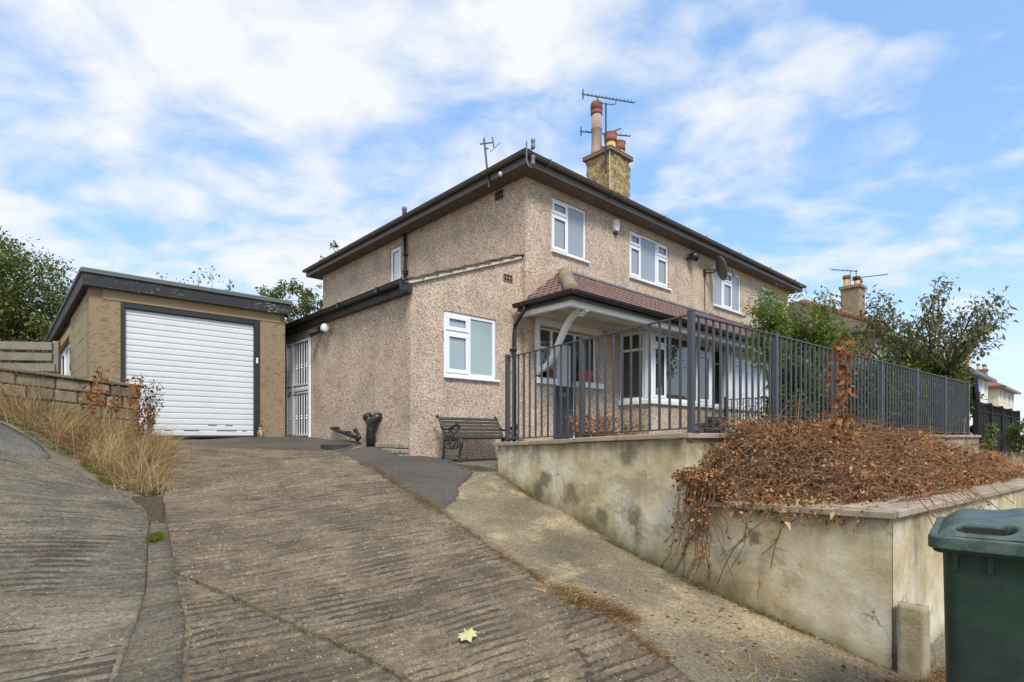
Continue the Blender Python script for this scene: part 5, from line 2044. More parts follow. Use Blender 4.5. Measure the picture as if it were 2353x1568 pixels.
def lidfn(u, v):
    x = .028 + (bw - .056) * u
    s = v
    # profile: rises steeply at the front, gently domed, falls at the back
    y = .006 + (bd - .09) * (s ** 1.6 if s < 1 else 1)
    edge = min(u, 1 - u) * (bw) / .12
    ex = 1 - (1 - min(1, edge)) ** 2.2
    fy = min(1, y / .09)
    front = 1 - (1 - fy) ** 2
    back = min(1, (bd - .09 - y) / .1)
    z = rimz + .03 + (.05 + .026 * math.sin(PI * min(1, y / bd))) * ex * front * (1 - (1 - max(0, back)) ** 2)
    # middle ridge
    z += .018 * math.exp(-((u - .5) / .10) ** 2) * front * ex
    # grips
    for gx0 in (.27, .73):
        du_ = (u - gx0) / .155
        dz = (y - .045) / .022
        q = (abs(du_) ** 3 + abs(dz) ** 2.4)
        if q < 1.25:
            k_ = min(1, max(0, (1.25 - q) / .3))
            z -= .055 * k_
            y += .03 * k_
    return (x, y, z)


mb = MB()
mb.grid(lidfn, 90, 90)
BI.part('lid_dome', mb, 'bin_lid', lid, smooth=True)
for gx0 in (.27, .73):
    mb = MB()
    cxg = .028 + (bw - .056) * gx0
    mb.v = [(cxg + .078 * math.cos(a) * (abs(math.cos(a)) ** -.35 if abs(math.cos(a)) > .01 else 1), .034 + .0 * a, rimz + .064 + .012 * math.sin(a)) for a in [2 * PI * i / 28 for i in range(28)]]
    mb.v += [(x, y + .03, z) for x, y, z in mb.v]
    mb.f = [tuple(range(28)), tuple(range(55, 27, -1))] + [(i, (i + 1) % 28, 28 + (i + 1) % 28, 28 + i) for i in range(28)]
    BI.part('grip_slot_shade', mb, 'black_plastic', lid)  # black disc added to paint the shade inside the grip slot
mb = MB()
mb.tube([(.05, bd - .04, rimz - .03), (bw - .05, bd - .04, rimz - .03)], .016, 8)
BI.part('handle', mb, 'bin_green', smooth=True)
for x in (.06, bw - .06):
    mb = MB()
    mb.tube([(x - .03, bd - .1, .11), (x + .03, bd - .1, .11)], .11, 20)
    BI.part('wheel', mb, 'black_plastic', smooth=False)


# ================================================================= leaf and grass builders
RNG = np.random.default_rng(11)


def unit(a):
    return a / (np.linalg.norm(a, axis=-1, keepdims=True) + 1e-9)


def leaf_geo(P, axis, nrm, L, wr=.5, fold=.18, droop=0.0):
    """two-triangle folded leaves: P base points, axis direction, nrm up vector, L lengths"""
    axis = unit(axis)
    side = unit(np.cross(axis, nrm))
    up = np.cross(side, axis)
    L = np.asarray(L)[:, None]
    tip = P + axis * L
    tip[:, 2] -= droop * L[:, 0]
    mid = P + axis * L * .45
    w = L * wr * .5
    a = mid + side * w + up * L * fold
    b = mid - side * w + up * L * fold
    V = np.stack([P, a, tip, b], 1).reshape(-1, 3)
    n = len(P)
    i = np.arange(n)[:, None] * 4
    Fc = np.concatenate([i + np.array([[0, 1, 2]]), i + np.array([[0, 2, 3]])], 0)
    return V, Fc


def rand_dirs(n):
    return unit(RNG.normal(size=(n, 3)))


def blades(P, H_, lean, width, seg=3, curve=.5):
    """tapered bent grass blades: P bases (N,3), H_ heights, lean (N,2) horizontal tip offset"""
    n = len(P)
    t = np.linspace(0, 1, seg + 1)
    perp = np.c_[-lean[:, 1], lean[:, 0], np.zeros(n)]
    bad = np.linalg.norm(perp, axis=1) < 1e-6
    perp[bad] = (1, 0, 0)
    perp = unit(perp + RNG.normal(size=(n, 3)) * .2)
    Vs = []
    for k_ in t:
        c = P + np.c_[lean * (k_ ** 1.8), np.zeros(n)]
        c[:, 2] = P[:, 2] + H_ * (k_ - curve * np.linalg.norm(lean, axis=1) / np.maximum(H_, .01) * .35 * k_ ** 2)
        w = width * (1 - k_ * .9)
        Vs.append(c - perp * w[:, None] / 2)
        Vs.append(c + perp * w[:, None] / 2)
    V = np.stack(Vs, 1).reshape(-1, 3)
    m = 2 * (seg + 1)
    base = np.arange(n)[:, None] * m
    Fc = np.concatenate([base + np.array([[2 * s, 2 * s + 1, 2 * s + 3, 2 * s + 2]]) for s in range(seg)], 0)
    return V, Fc


def merge(parts):
    Vs, Fs, o = [], [], 0
    for V, Fc in parts:
        Vs.append(V)
        Fs.append(Fc + o)
        o += len(V)
    return np.concatenate(Vs), np.concatenate(Fs)


# ================================================================= trees
def grow(mb, tips, p, d, length, r, depth, prm, rg):
    """one limb and its children; tips collects (point, direction) along the thin ends"""
    n = 5
    pts, rs = [p.copy()], [r]
    q = p.copy()
    dd = d.copy()
    for i in range(n):
        dd = (dd + Vector((rg.uniform(-1, 1), rg.uniform(-1, 1), rg.uniform(-1, 1))) * prm['wig'] + Vector((0, 0, prm['up'][min(depth, len(prm['up']) - 1)]))).normalized()
        q = q + dd * (length / n)
        pts.append(q.copy())
        rs.append(r * (1 - .62 * (i + 1) / n))
        if depth >= prm['leafdepth']:
            tips.append((q.copy(), dd.copy(), depth))
    mb.tube(pts, rs, 6 if depth < 2 else 4, False)
    if depth < prm['maxd']:
        nb = prm['nb'][min(depth, len(prm['nb']) - 1)]
        for k_ in range(nb):
            t = prm['t0'][min(depth, len(prm['t0']) - 1)]
            f = t + (1 - t) * (k_ + rg.random() * .8) / nb
            j = min(n - 1, int(f * n))
            pp = pts[j].lerp(pts[j + 1], f * n - j)
            ax = (pts[j + 1] - pts[j]).normalized()
            az_ = rg.uniform(0, 2 * PI)
            pe = ax.orthogonal().normalized()
            pe.rotate(Matrix.Rotation(az_, 3, ax))
            an = prm['ang'][min(depth, len(prm['ang']) - 1)] * rg.uniform(.75, 1.25)
            nd = ax * math.cos(an) + pe * math.sin(an)
            grow(mb, tips, pp, nd, length * prm['ls'] * rg.uniform(.7, 1.15) * (1.15 - .45 * f), rs[j] * .62, depth + 1, prm, rg)


def tree(name, label, base, trunkh, r, prm, per_tip, leafL, lm, seed, cat='tree', group=None, bark='bark', spread=.18, droop=.15, d0=(0, 0, 1), wr=.5, hang=.35):
    rg = random.Random(seed)
    T = Thing(name, label, cat, (0, 0, 0), 0, group, loc=base)
    mb = MB()
    tips = []
    top = Vector(d0).normalized() * trunkh
    mb.tube([Vector((0, 0, -.1)), top * .5 + Vector((rg.uniform(-.04, .04), rg.uniform(-.04, .04), 0)), top], [r * 1.15, r, r * .85], 8, False)
    for i in range(prm['first']):
        az_ = 2 * PI * (i + rg.uniform(-.3, .3)) / prm['first'] + prm.get('az', 0)
        an = prm['a0'] * rg.uniform(.5, 1.2) if i else prm['a0'] * .2
        d = Vector((math.sin(an) * math.cos(az_), math.sin(an) * math.sin(az_), math.cos(an)))
        grow(mb, tips, top * rg.uniform(.75, 1.0), d, prm['L'] * rg.uniform(.8, 1.1) * (1 if i else 1.15), r * .62, 0, prm, rg)
    T.part('trunk', mb, bark, smooth=True)
    tp = np.array([t[0] for t in tips])
    td = np.array([t[1] for t in tips])
    P = np.repeat(tp, per_tip, 0) + RNG.normal(size=(len(tp) * per_tip, 3)) * spread * np.array([1, 1, .8])
    D = np.repeat(td, per_tip, 0) * .6 + rand_dirs(len(P)) * .8 + np.array([0, 0, -hang])
    V, Fc = leaf_geo(P, D, rand_dirs(len(P)) * .5 + np.array([0, 0, 1]), leafL * RNG.uniform(.6, 1.25, len(P)), wr, .14, droop)
    o = link_mesh('crown', npmesh('crown', V, Fc, lm), T.e)
    return T


def blob_tree(name, label, base, trunkh, r, blobs, nleaf, leafL, lm, seed, group=None, cat='tree'):
    """dense crown: leaf clumps set through a set of ellipsoids (centre, radii), gaps between the clumps"""
    rg = np.random.default_rng(seed)
    T = Thing(name, label, cat, (0, 0, 0), 0, group, loc=base)
    mb = MB()
    mb.tube([(0, 0, -.2), (.05, 0, trunkh * .6), (0, .05, trunkh)], [r * 1.2, r, r * .8], 8, False)
    Ps, Ds = [], []
    tot = sum(b[1][0] * b[1][1] * b[1][2] for b in blobs)
    for c, rr in blobs:
        c = np.array(c, float)
        rr = np.array(rr, float)
        mb.tube([(0, 0, trunkh * .8), tuple(c * .5 + np.array([0, 0, trunkh * .4])), tuple(c)], [r * .5, r * .3, r * .1], 5, False)
        n = int(nleaf * (rr.prod() / tot))
        nc = max(8, n // 70)
        d = unit(rg.normal(size=(nc, 3)))
        rad_ = rg.uniform(.55, 1.04, (nc, 1)) ** .6
        cc = c + d * rad_ * rr
        k_ = n // nc
        q = np.repeat(cc, k_, 0) + rg.normal(size=(nc * k_, 3)) * rr.mean() * .13
        Ps.append(q)
        Ds.append(np.repeat(d, k_, 0))
        for i in range(0, nc, 3):
            mb.tube([tuple(c), tuple((c + cc[i]) / 2 + rg.normal(size=3) * .1), tuple(cc[i])], [r * .12, r * .07, r * .03], 4, False)
    P = np.concatenate(Ps)
    D = np.concatenate(Ds) * .5 + rand_dirs(len(P)) + np.array([0, 0, -.25])
    T.part('trunk', mb, 'bark', smooth=True)
    V, Fc = leaf_geo(P, D, rand_dirs(len(P)) * .6 + np.array([0, 0, 1]), leafL * rg.uniform(.6, 1.3, len(P)), .62, .12, .1)
    link_mesh('crown', npmesh('crown', V, Fc, lm), T.e)
    return T


def PX(x, y, Z):
    """a spot seen at photo pixel (2353 wide) x, y and depth Z: used once to place far things in the world"""
    return Vector(((x - 1176.5) / 1283 * Z, Z, (1005 - y) / 1283 * Z))


# left: big dense tree behind the fence
b = PX(10, 900, 19)
blob_tree('leafy_tree', 'large dense green tree rising behind the timber fence', (b.x, b.y, 0.3), 2.6, .22,
          [((0, 0, 4.4), (1.9, 1.9, 1.75)), ((-2.2, .4, 4.8), (1.9, 1.8, 1.9)), ((1.1, .2, 3.5), (1.45, 1.4, 1.4)), ((-.6, 0, 2.5), (2.2, 1.6, 1.3)), ((1.6, .3, 2.2), (1.0, 1.2, 1.1)), ((-.9, .3, 5.9), (1.1, 1.1, .85))],
          38000, .12, 'leaf_mid', 3)
b = PX(60, 790, 15)
blob_tree('garden_shrub', 'low dark shrub between the timber fence and the garage', (b.x, b.y, .2), .8, .05,
          [((.3, 0, 1.55), (1.3, .8, .85)), ((-1.2, 0, 1.6), (1.2, .8, .8)), ((.95, .1, 1.95), (.5, .6, .6))], 9000, .10, 'leaf_dark', 5, cat='shrub')
b = PX(672, 690, 27)
blob_tree('far_tree', 'sparse green tree in the gap between the garage and the house', (b.x, b.y, 0), 4, .16,
          [((-.3, 0, 6.6), (1.15, 1.1, 1.0)), ((.75, 0, 6.1), (1.0, 1, 1.1)), ((-.9, 0, 5.9), (.7, .8, .7)), ((.4, 0, 4.9), (.9, .9, .9)), ((.9, .1, 7.2), (.45, .5, .4))], 3400, .17, 'leaf_mid', 8)
for (x, y, ht, sd) in ((372, 632, .75, 1), (455, 625, .85, 2), (487, 618, .7, 3), (415, 645, .5, 4), (528, 650, .5, 5)):
    b = PX(x, y, 25)
    P = np.zeros((26, 3))
    P[:, 2] = np.linspace(-ht * .9, .05, 26)
    P[:, :2] = RNG.normal(size=(26, 2)) * .13
    V, Fc = leaf_geo(P, rand_dirs(26) + np.array([0, 0, .2]), rand_dirs(26), RNG.uniform(.10, .19, 26), .55, .1)
    T = Thing('sapling', ['thin sapling tip above the left of the garage roof', 'bushy sapling tip above the middle of the garage roof', 'tall sapling tip above the middle of the garage roof', 'low sapling tip between two taller ones above the garage roof', 'small sapling tip above the right of the garage roof'][sd - 1], 'sapling', (0, 0, 0), 0, 'saplings behind the garage', loc=(b.x, b.y, 0))
    mb = MB()
    mb.tube([(0, 0, 0), (.06, 0, b.z * .5), (0, 0, b.z)], [.04, .025, .006], 5, False)
    T.part('stem', mb, 'bark')
    V[:, 2] += b.z
    link_mesh('leaves', npmesh('leaves', V, Fc, 'leaf_dark'), T.e)
b = PX(772, 575, 30)
blob_tree('far_tree', 'tree top just showing over the back corner of the house roof', (b.x, b.y, 0), 7, .16, [((0, 0, b.z - .1), (.45, .5, .42)), ((-.2, 0, b.z - .8), (.6, .6, .6))], 420, .17, 'leaf_bright', 9)

# right: cherry, small pear, hedges
b = PX(2135, 870, 12.5)
CH = dict(first=13, a0=.78, L=2.05, wig=.07, up=(.09, .12, .0), maxd=1, leafdepth=0, nb=(8, 4), t0=(.12, .3), ang=(.6, .7), ls=.46, az=.3)
tree('cherry_tree', 'spreading cherry tree with drooping dark leaves against the sky', (b.x, b.y, -.1), 1.4, .055, CH, 7, .115, 'leaf_cherry', 21, spread=.085, hang=.8, droop=.12, wr=.5)
b = PX(1860, 800, 12)
PE = dict(first=7, a0=.5, L=1.55, wig=.14, up=(.10, .05, 0), maxd=2, leafdepth=1, nb=(5, 4), t0=(.15, .25), ang=(.7, .8), ls=.55)
tree('small_tree', 'bright leafy small tree at the right end of the house', (b.x, b.y, -.1), 1.3, .05, PE, 7, .085, 'leaf_bright', 4, spread=.14)
b = PX(1775, 800, 11.2)
PE2 = dict(first=4, a0=.25, L=1.5, wig=.12, up=(.14, .05, 0), maxd=2, leafdepth=1, nb=(5, 3), t0=(.15, .25), ang=(.6, .8), ls=.42)
tree('small_tree', 'slim leafy sapling tree close against the front of the house', (b.x, b.y, -.1), 1.25, .035, PE2, 7, .085, 'leaf_bright', 14, spread=.10)
for i, (x, Z, bl, n, lm, lab) in enumerate(((1830, 10.6, [((0, 0, .75), (.55, .45, .75)), ((.5, .3, .6), (.45, .4, .6))], 9000, 'leaf_dark', 'dark green shrub behind the middle of the railing'),
                                           (1985, 11.5, [((0, 0, .9), (.7, .5, .7)), ((.65, .3, 1.0), (.6, .5, .7)), ((-.5, .2, .7), (.5, .5, .6))], 16000, 'leaf_dark', 'dense dark hedge behind the railing under the cherry tree'),
                                           (2120, 12.2, [((0, 0, 1.0), (.8, .5, .75)), ((.8, .4, .95), (.7, .5, .7)), ((-.6, .2, 1.05), (.6, .5, .7))], 15000, 'leaf_mid', 'wide green shrub at the far end of the railing'))):
    b = PX(x, 1005, Z)
    blob_tree('shrub', lab, (b.x, b.y, -.1), .4, .04, bl, n, .085, lm, 30 + i, 'shrubs behind the railing', 'shrub')
b = PX(2246, 985, 12.4)
blob_tree('shrub', 'small bright bush in the gap before the black fence', (b.x, b.y, -.3), .2, .03, [((0, 0, .32), (.3, .3, .3))], 900, .08, 'leaf_bright', 41, None, 'shrub')
b = PX(2350, 985, 9.5)
blob_tree('shrub', 'dark bush at the right edge before the black fence', (b.x, b.y, -.5), .2, .03, [((.1, 0, .5), (.3, .3, .35)), ((.4, .1, .4), (.4, .3, .35))], 1800, .07, 'leaf_dark', 42, None, 'shrub')

# ================================================================= far houses along the street
def far_house(u0, label, wallm, roofm, v0=V0, w=11.8, depth=8.7, chim=(5.6, 2.3), wall_h=4.8, sash='upvc', chm='pebbledash_brown', zoff=0.0, chz=8.2):
    T = Thing('street_house', label, 'house', (u0, v0, zoff), group='houses further along the street')
    mb = MB()
    holes = [(u0 + .7, u0 + 1.8, 3.5 + zoff, 4.6 + zoff), (u0 + 3.2, u0 + 4.9, 3.5 + zoff, 4.6 + zoff), (u0 + 7.0, u0 + 8.7, 3.5 + zoff, 4.6 + zoff), (u0 + 10.1, u0 + 11.2, 3.5 + zoff, 4.6 + zoff)]
    wall_front(mb, u0, u0 + w, -2 + zoff, wall_h + zoff, v0, holes)
    mb.box(u0, u0 + .28, v0 + .28, v0 + depth, -2 + zoff, wall_h + zoff)
    mb.box(u0 + w - .28, u0 + w, v0 + .28, v0 + depth, -2 + zoff, wall_h + zoff)
    mb.box(u0 + .28, u0 + w - .28, v0 + depth - .28, v0 + depth, -2 + zoff, wall_h + zoff)
    T.part('wall', mb, wallm)
    for h_ in holes:
        window(T, lambda s, d, z: (s, v0 - d, z), h_[0], h_[1], h_[2], h_[3], [(.5, .7, False), (.5, None, False)], 'glass_net', rec=.05)
    hip_roof(T, u0 - .5, u0 + w + .5, v0 - .5, v0 + depth + .5, wall_h + zoff + .08, rad(30), roofm, 16)
    mb = MB()
    mb.box(u0 - .5, u0 + w + .5, v0 - .56, v0 - .47, wall_h + zoff - .12, wall_h + zoff + .075)
    mb.box(u0 - .56, u0 - .47, v0 - .46, v0 + depth + .5, wall_h + zoff - .12, wall_h + zoff + .075)
    mb.box(u0 - .469, u0 + w + .47, v0 - .469, v0 + .0, wall_h + zoff - .06, wall_h + zoff - .03)
    T.part('gutter', mb, 'brown_gutter')
    cu, cv = u0 + chim[0], v0 + chim[1]
    c = chimney_stack(T, cu - .47, cu + .47, cv - .45, cv + .45, 5.2 + zoff, chz - .15 + zoff, chm, .012, 12)
    mb = MB()
    mb.box(cu - .56, cu + .56, cv - .54, cv + .54, chz - .15 + zoff, chz + zoff)
    T.part('capping', mb, 'stone_cap', c)
    for i, (du_, dv_) in enumerate(((-.25, .25), (.0, -.2), (.28, -.22))):
        pot(T, c, cu + du_, cv + dv_, chz + zoff, [(.16, 0), (.14, .05), (.14, .42 - .1 * i)], 'pot_yellow')
        pot(T, c, cu + du_, cv + dv_, chz + zoff + .42 - .1 * i, [(.14, 0), (.18, .02), (.17, .2), (.1, .2)], 'pot_red' if i != 1 else 'iron', 'pot_collar')
    return T


HB = far_house(28.75, 'brown pebbledashed house with a tall chimney behind the leafy small tree', 'pebbledash_brown', 'tile_brown')
mb = MB()
a = 28.85
mb.tube([(28.70, 9.6, HS), (28.70, 9.6, -1)], .05, 8)
HB.part('downpipe', mb, 'iron')
mb = MB()
for i in range(14):
    q0, q1 = Vector((28.25, 6.97, 4.95)).lerp(Vector((32.6, 11.8, 7.45)), i / 14), Vector((28.25, 6.97, 4.95)).lerp(Vector((32.6, 11.8, 7.45)), (i + 1.06) / 14)
    mb.tube([q0, q1], [.16, .13], 8)
HB.part('ridge_tile', mb, 'tile_orange')
T = Thing('tv_aerial', 'far television aerial on the chimney of the brown house', 'aerial', (34.9, 9.5, 8))
aerial(T, (34.85, 9.75, 7.6), (34.85, 9.75, 9.25), (34.7, 9.9, 8.75), (36.2, 8.6, 9.0), 9, .3, (.6, .6, .2))
mb = MB()
mb.tube([(34.0, 9.8, 8.0), (34.0, 9.8, 9.05)], .02, 5)
mb.tube([(33.3, 10.5, 9.1), (34.3, 9.5, 8.98)], .018, 5)
for i in range(6):
    p = Vector((33.3, 10.5, 9.1)).lerp(Vector((34.3, 9.5, 8.98)), i / 6)
    mb.tube([p - Vector((.15, .15, .12)), p + Vector((.15, .15, .12))], .012, 4)
T.part('second_boom', mb, 'iron')
H3 = far_house(50.4, 'white house with a pale chimney beyond the end of the railing', 'white_wall', 'tile_brown', chim=(9.2, 1.2), chm='cream_wall', chz=7.5)
mb = MB()
mb.box(55.0, 58.2, V0 - .04, V0 - .012, 1.5, 4.72)
H3.part('tarpaulin', mb, 'tarpaulin', label='pale blue sheeting over the front wall')
far_house(70.5, 'cream house with a red hipped roof at the far right', 'cream_wall', 'tile_orange', v0=V0 + .2, chm='stone_cap', chz=7.3, chim=(7.5, 2.2))

# black panel fence with a trellis top
fb = PX(2243, 1000, 11.9)
T = Thing('black_fence', 'black panel fence with a trellis top beyond the railing', 'fence', (0, 0, 0), ANG, loc=(fb.x, fb.y, -.25))
for i in range(5):
    x0 = i * 1.85
    mb = MB()
    mb.box(x0 - .05, x0 + .05, -.05, .05, -.4, 1.05)
    T.part('post', mb, 'fence_black')
    if i == 4: break
    for k_ in range(12):
        mb = MB()
        a = x0 + .06 + k_ * .1445
        mb.box(a, a + .138, -.012 + (.008 if k_ % 2 else 0), .012 + (.008 if k_ % 2 else 0), -.2, .79)
        T.part('board', mb, 'fence_black')
    mb = MB()
    mb.box(x0 + .06, x0 + 1.79, -.03, .03, .80, .835)
    mb.box(x0 + .06, x0 + 1.79, -.03, .03, .985, 1.01)
    for k_ in range(13):
        a = x0 + .1 + k_ * .137
        mb.box(a, a + .02, -.012, .012, .836, .984)
    T.part('trellis', mb, 'fence_black')
pA, pB = PX(2252, 930, 12.0), PX(2238, 868, 12.0)
mb = MB()
mb.bar(pA + Vector((.02, 0, -.8)), pB, .085, .085, (0, 1, 0))
single('leaning_post', mb, 'fence_black', 'dark post leaning over the end of the black fence', 'post')
# low white board stack and shed roof in the gap
pg = PX(2236, 960, 13.4)
T = Thing('garden_shed', 'small shed with a red roof glimpsed before the white house', 'shed', (0, 0, 0), ANG, loc=(pg.x - .3, pg.y, -.3))
mb = MB()
mb.box(-.5, .6, 0, 1.2, 0, 1.2)
T.part('wall', mb, 'fence_black')
mb = MB()
mb.box(-.5, .6, -.02, -.001, .68, .76)
mb.box(-.5, .6, -.02, -.001, .95, 1.05)
T.part('white_rail', mb, 'white_paint')
mb = MB()
mb.extr([(-.15, 1.2), (.6, 1.75), (1.35, 1.2)], lambda y, z: (-.6, y, z), lambda y, z: (.7, y, z))
T.part('roof', mb, 'tile_orange')

# ================================================================= terrace things
def potted(name, label, u, v, z, r0, r1, hgt, m, nleaf, leafm, lh, spread, square=False, flowers=None):
    T = Thing(name, label, 'plant pot', (u, v, z))
    mb = MB()
    if square:
        for (za, zb, e) in ((0, hgt - .03, 0), (hgt - .03, hgt, .012)):
            a0, a1 = r0 + e, r1 + e
            mb.hexa([(u - a0, v - a0, z + za), (u + a0, v - a0, z + za), (u + a0, v + a0, z + za), (u - a0, v + a0, z + za), (u - a1, v - a1, z + zb), (u + a1, v - a1, z + zb), (u + a1, v + a1, z + zb), (u - a1, v + a1, z + zb)])
    else:
        mb.lathe([(r0, 0), (r1 * .97, hgt - .04), (r1 * 1.07, hgt - .04), (r1 * 1.07, hgt), (r1 * .9, hgt), (r1 * .88, hgt - .025)], 18, (u, v, z))
    T.part('pot', mb, m, smooth=not square)
    if nleaf:
        P = RNG.normal(size=(nleaf, 3)) * np.array([spread, spread, lh * .35]) + np.array([0, 0, hgt + lh * .45])
        P[:, 2] = np.maximum(P[:, 2], hgt - .01)
        V, Fc = leaf_geo(P, rand_dirs(nleaf) + np.array([0, 0, .3]), rand_dirs(nleaf), RNG.uniform(.03, .065, nleaf), .55, .12)
        mb = MB()
        for i in range(14):
            p = P[RNG.integers(nleaf)]
            mb.tube([(u + p[0] * .2, v + p[1] * .2, z + hgt - .03), (u + p[0], v + p[1], z + p[2])], .003, 4)
        T.part('stems', mb, 'stem_brown')
        link_mesh('plant', npmesh('plant', V, Fc, leafm), T.e, 'stuff')
    return T


potted('flower_pot', 'round terracotta pot on the sill left of the front door', 7.92, V0 - .0, 1.14, .075, .115, .20, 'terracotta', 60, 'potted_rust', .16, .06)
potted('flower_pot', 'square orange pot on the sill right of the front door', 8.98, V0 + .02, 1.14, .09, .125, .24, 'orange_plastic', 40, 'leaf_dark', .2, .06, True)
tz = -.115
potted('flower_trough', 'terracotta trough of rusty plants in front of the door', 7.72, 6.5, tz, .12, .16, .24, 'terracotta', 420, 'potted_rust', .34, .15)
potted('flower_trough', 'wide red planter next to the door trough', 8.02, 6.25, tz, .13, .17, .2, 'terracotta', 240, 'potted_rust', .26, .14, True)
potted('flower_pot', 'grey pot of bronze foliage right of the door', 8.62, 6.7, tz, .1, .14, .25, 'box_grey', 260, 'potted_rust', .34, .13)
potted('flower_pot', 'low red bowl of yellow green plants right of the door', 8.72, 6.2, tz, .12, .17, .16, 'orange_plastic', 260, 'potted_green', .24, .14)
potted('flower_pot', 'big terracotta tub of leafy plant before the cream bay', 11.15, 5.0, tz, .16, .22, .34, 'terracotta', 260, 'potted_green', .5, .16)
potted('flower_pot', 'rusty fern in a small pot beside the divider railing', 12.2, 4.7, tz, .1, .14, .22, 'terracotta', 160, 'potted_rust', .4, .12)
mb = MB()
mb.box(10.5, 10.98, 5.3, 5.8, tz, tz + .33)
mb.box(10.47, 11.01, 5.27, 5.83, tz + .331, tz + .39)
single('storage_box', mb, 'box_grey', 'grey plastic storage box with a lid on the terrace', 'box', (10.7, 5.5, tz), ANG, bevel=.015)
CHR = Thing('garden_chair', 'low black garden chair seen from behind on the terrace', 'chair', (9.0, 4.7, tz))
cx_, cy_ = 9.05, 4.75
mb = MB()
mb.hexa([(cx_ - .26, cy_ - .02, tz + .18), (cx_ + .0, cy_ - .24, tz + .18), (cx_ + .02, cy_ - .21, tz + .18), (cx_ - .24, cy_ + .01, tz + .18), (cx_ - .34, cy_ - .1, tz + .46), (cx_ - .08, cy_ - .32, tz + .46), (cx_ - .06, cy_ - .29, tz + .46), (cx_ - .32, cy_ - .07, tz + .46)])
CHR.part('backrest', mb, 'black_plastic', bevel=.01)
mb = MB()
mb.hexa([(cx_ - .24, cy_, tz + .17), (cx_ + .02, cy_ - .22, tz + .17), (cx_ + .34, cy_ + .14, tz + .21), (cx_ + .08, cy_ + .36, tz + .21), (cx_ - .24, cy_, tz + .2), (cx_ + .02, cy_ - .22, tz + .2), (cx_ + .34, cy_ + .14, tz + .24), (cx_ + .08, cy_ + .36, tz + .24)])
CHR.part('seat', mb, 'black_plastic', bevel=.008)
for (x, y) in ((-.22, 0), (.0, -.2), (.32, .14), (.08, .34)):
    mb = MB()
    mb.bar((cx_ + x, cy_ + y, tz), (cx_ + x, cy_ + y, tz + .18), .03, .03)
    CHR.part('leg', mb, 'black_plastic')
for (x, y) in ((-.27, -.02), (.02, -.27)):
    mb = MB()
    mb.bar((cx_ + x, cy_ + y, tz + .34), (cx_ + x + .33, cy_ + y + .37, tz + .34), .04, .02)
    mb.bar((cx_ + x + .31, cy_ + y + .35, tz + .2), (cx_ + x + .31, cy_ + y + .35, tz + .33), .025, .025)
    CHR.part('arm', mb, 'black_plastic')

# manhole cover in the apron
mh = Wp(4.45, 9.35)
mb = MB()
z = hz(mh.x, mh.y)
mb.lathe([(.30, -.05), (.30, .022), (.28, .026), (.0, .026)], 24, (0, 0, 0), False)
o = single('manhole_cover', mb, 'manhole_iron', 'round dark iron manhole cover in the tarmac by the lean-to', 'manhole cover')
o.location = (mh.x, mh.y, z)

# ================================================================= dead creeper on the planter
nf = Vector((-fd_.y, fd_.x, 0))


def heap_pt(a, b):
    """a along the front from the corner, b 0..1 from the railing wall to the outer coping"""
    back = B0 + fd_ * a - nf * .06
    front = C0 + fd_ * (a + .16) + nf * .26
    p = back.lerp(front, b)
    ztop = .03 + .07 * mnoise.noise(Vector((a * 2.1, 1, 2))) - .035 * max(0, a - 2.4)
    zfr = -.50
    s = b ** 2.0
    z = ztop * (1 - s) + zfr * s + .05 * math.sin(PI * b) + .09 * mnoise.noise(Vector((a * 1.9, b * 2.5, 4))) * (1 - s * .6) + .06 * mnoise.noise(Vector((a * 5, b * 6, 9)))
    a_ = a - .14 * min(1, b * 2.5)
    w = min(1, max(0, (a_ + .12) / (.75 - .25 * b)))
    w = w * w * (3 - 2 * w)
    w = max(w, (.55 - b * 1.4) * .55)
    z = -.53 + (z + .53) * w
    fade = min(1, max(0, (6.9 - a) / 2.6))
    z = z * fade + (-.56) * (1 - fade)
    return Vector((p.x, p.y, z))


VIN = Thing('dead_creeper', 'heap of brown dead creeper spilling over the planter walls', 'creeper', (0, 0, 0), 0, loc=(C0.x, C0.y, -.5))
VO = np.array([C0.x, C0.y, -.5])
# the tangle underneath
mb = MB()
mb.grid(lambda u, v: tuple(heap_pt(-.10 + 6.6 * u, v) + Vector((0, 0, -.05 + .06 * mnoise.noise(Vector((u * 40, v * 14, 1)))))), 90, 26)
und = VIN.part('tangle', MB().add([tuple(Vector(q) - Vector((C0.x, C0.y, -.5))) for q in mb.v], mb.f), 'soil', smooth=True)
N1 = 34000
A = RNG.uniform(-.03, 1, N1) * 6.5
Bb = RNG.uniform(-.03, 1.06, N1)
P = np.array([heap_pt(a, min(1.0, max(0, b))) + nf * (-(b - 1) * 1.0 if b > 1 else 0) for a, b in zip(A, Bb)])
P += RNG.normal(size=(N1, 3)) * np.array([.05, .05, .05])
# thinner towards the far right
keep = RNG.random(N1) < np.clip((6.8 - A) / 2.2, .08, 1)
P, A = P[keep], A[keep]
# spill over the left side wall
def spill(n, s0, s1, drop):
    s = RNG.uniform(0, 1, n) ** 1.0 * (s1 - s0) + s0
    q = []
    for s_ in s:
        t = RNG.random() ** 1.8
        base = S0 + sd_ * s_
        out = Vector((-.815, -.58, 0)) * (.05 + .12 * math.sin(PI * min(1, t * 1.2)) + RNG.normal() * .03)
        f = max(0, 1 - abs((s_ - (s0 + s1) / 2) / ((s1 - s0) / 2)) ** 2)
        z0_ = .0 if s_ < SB + .1 else -.30
        q.append(base + out + Vector((0, 0, -.05 + .05 * f - t * drop * (.35 + .65 * f) + (-.25 if s_ > SB else -.02))))
    return np.array(q)
sp1 = spill(650, SB + .0, SB + .42, .2)
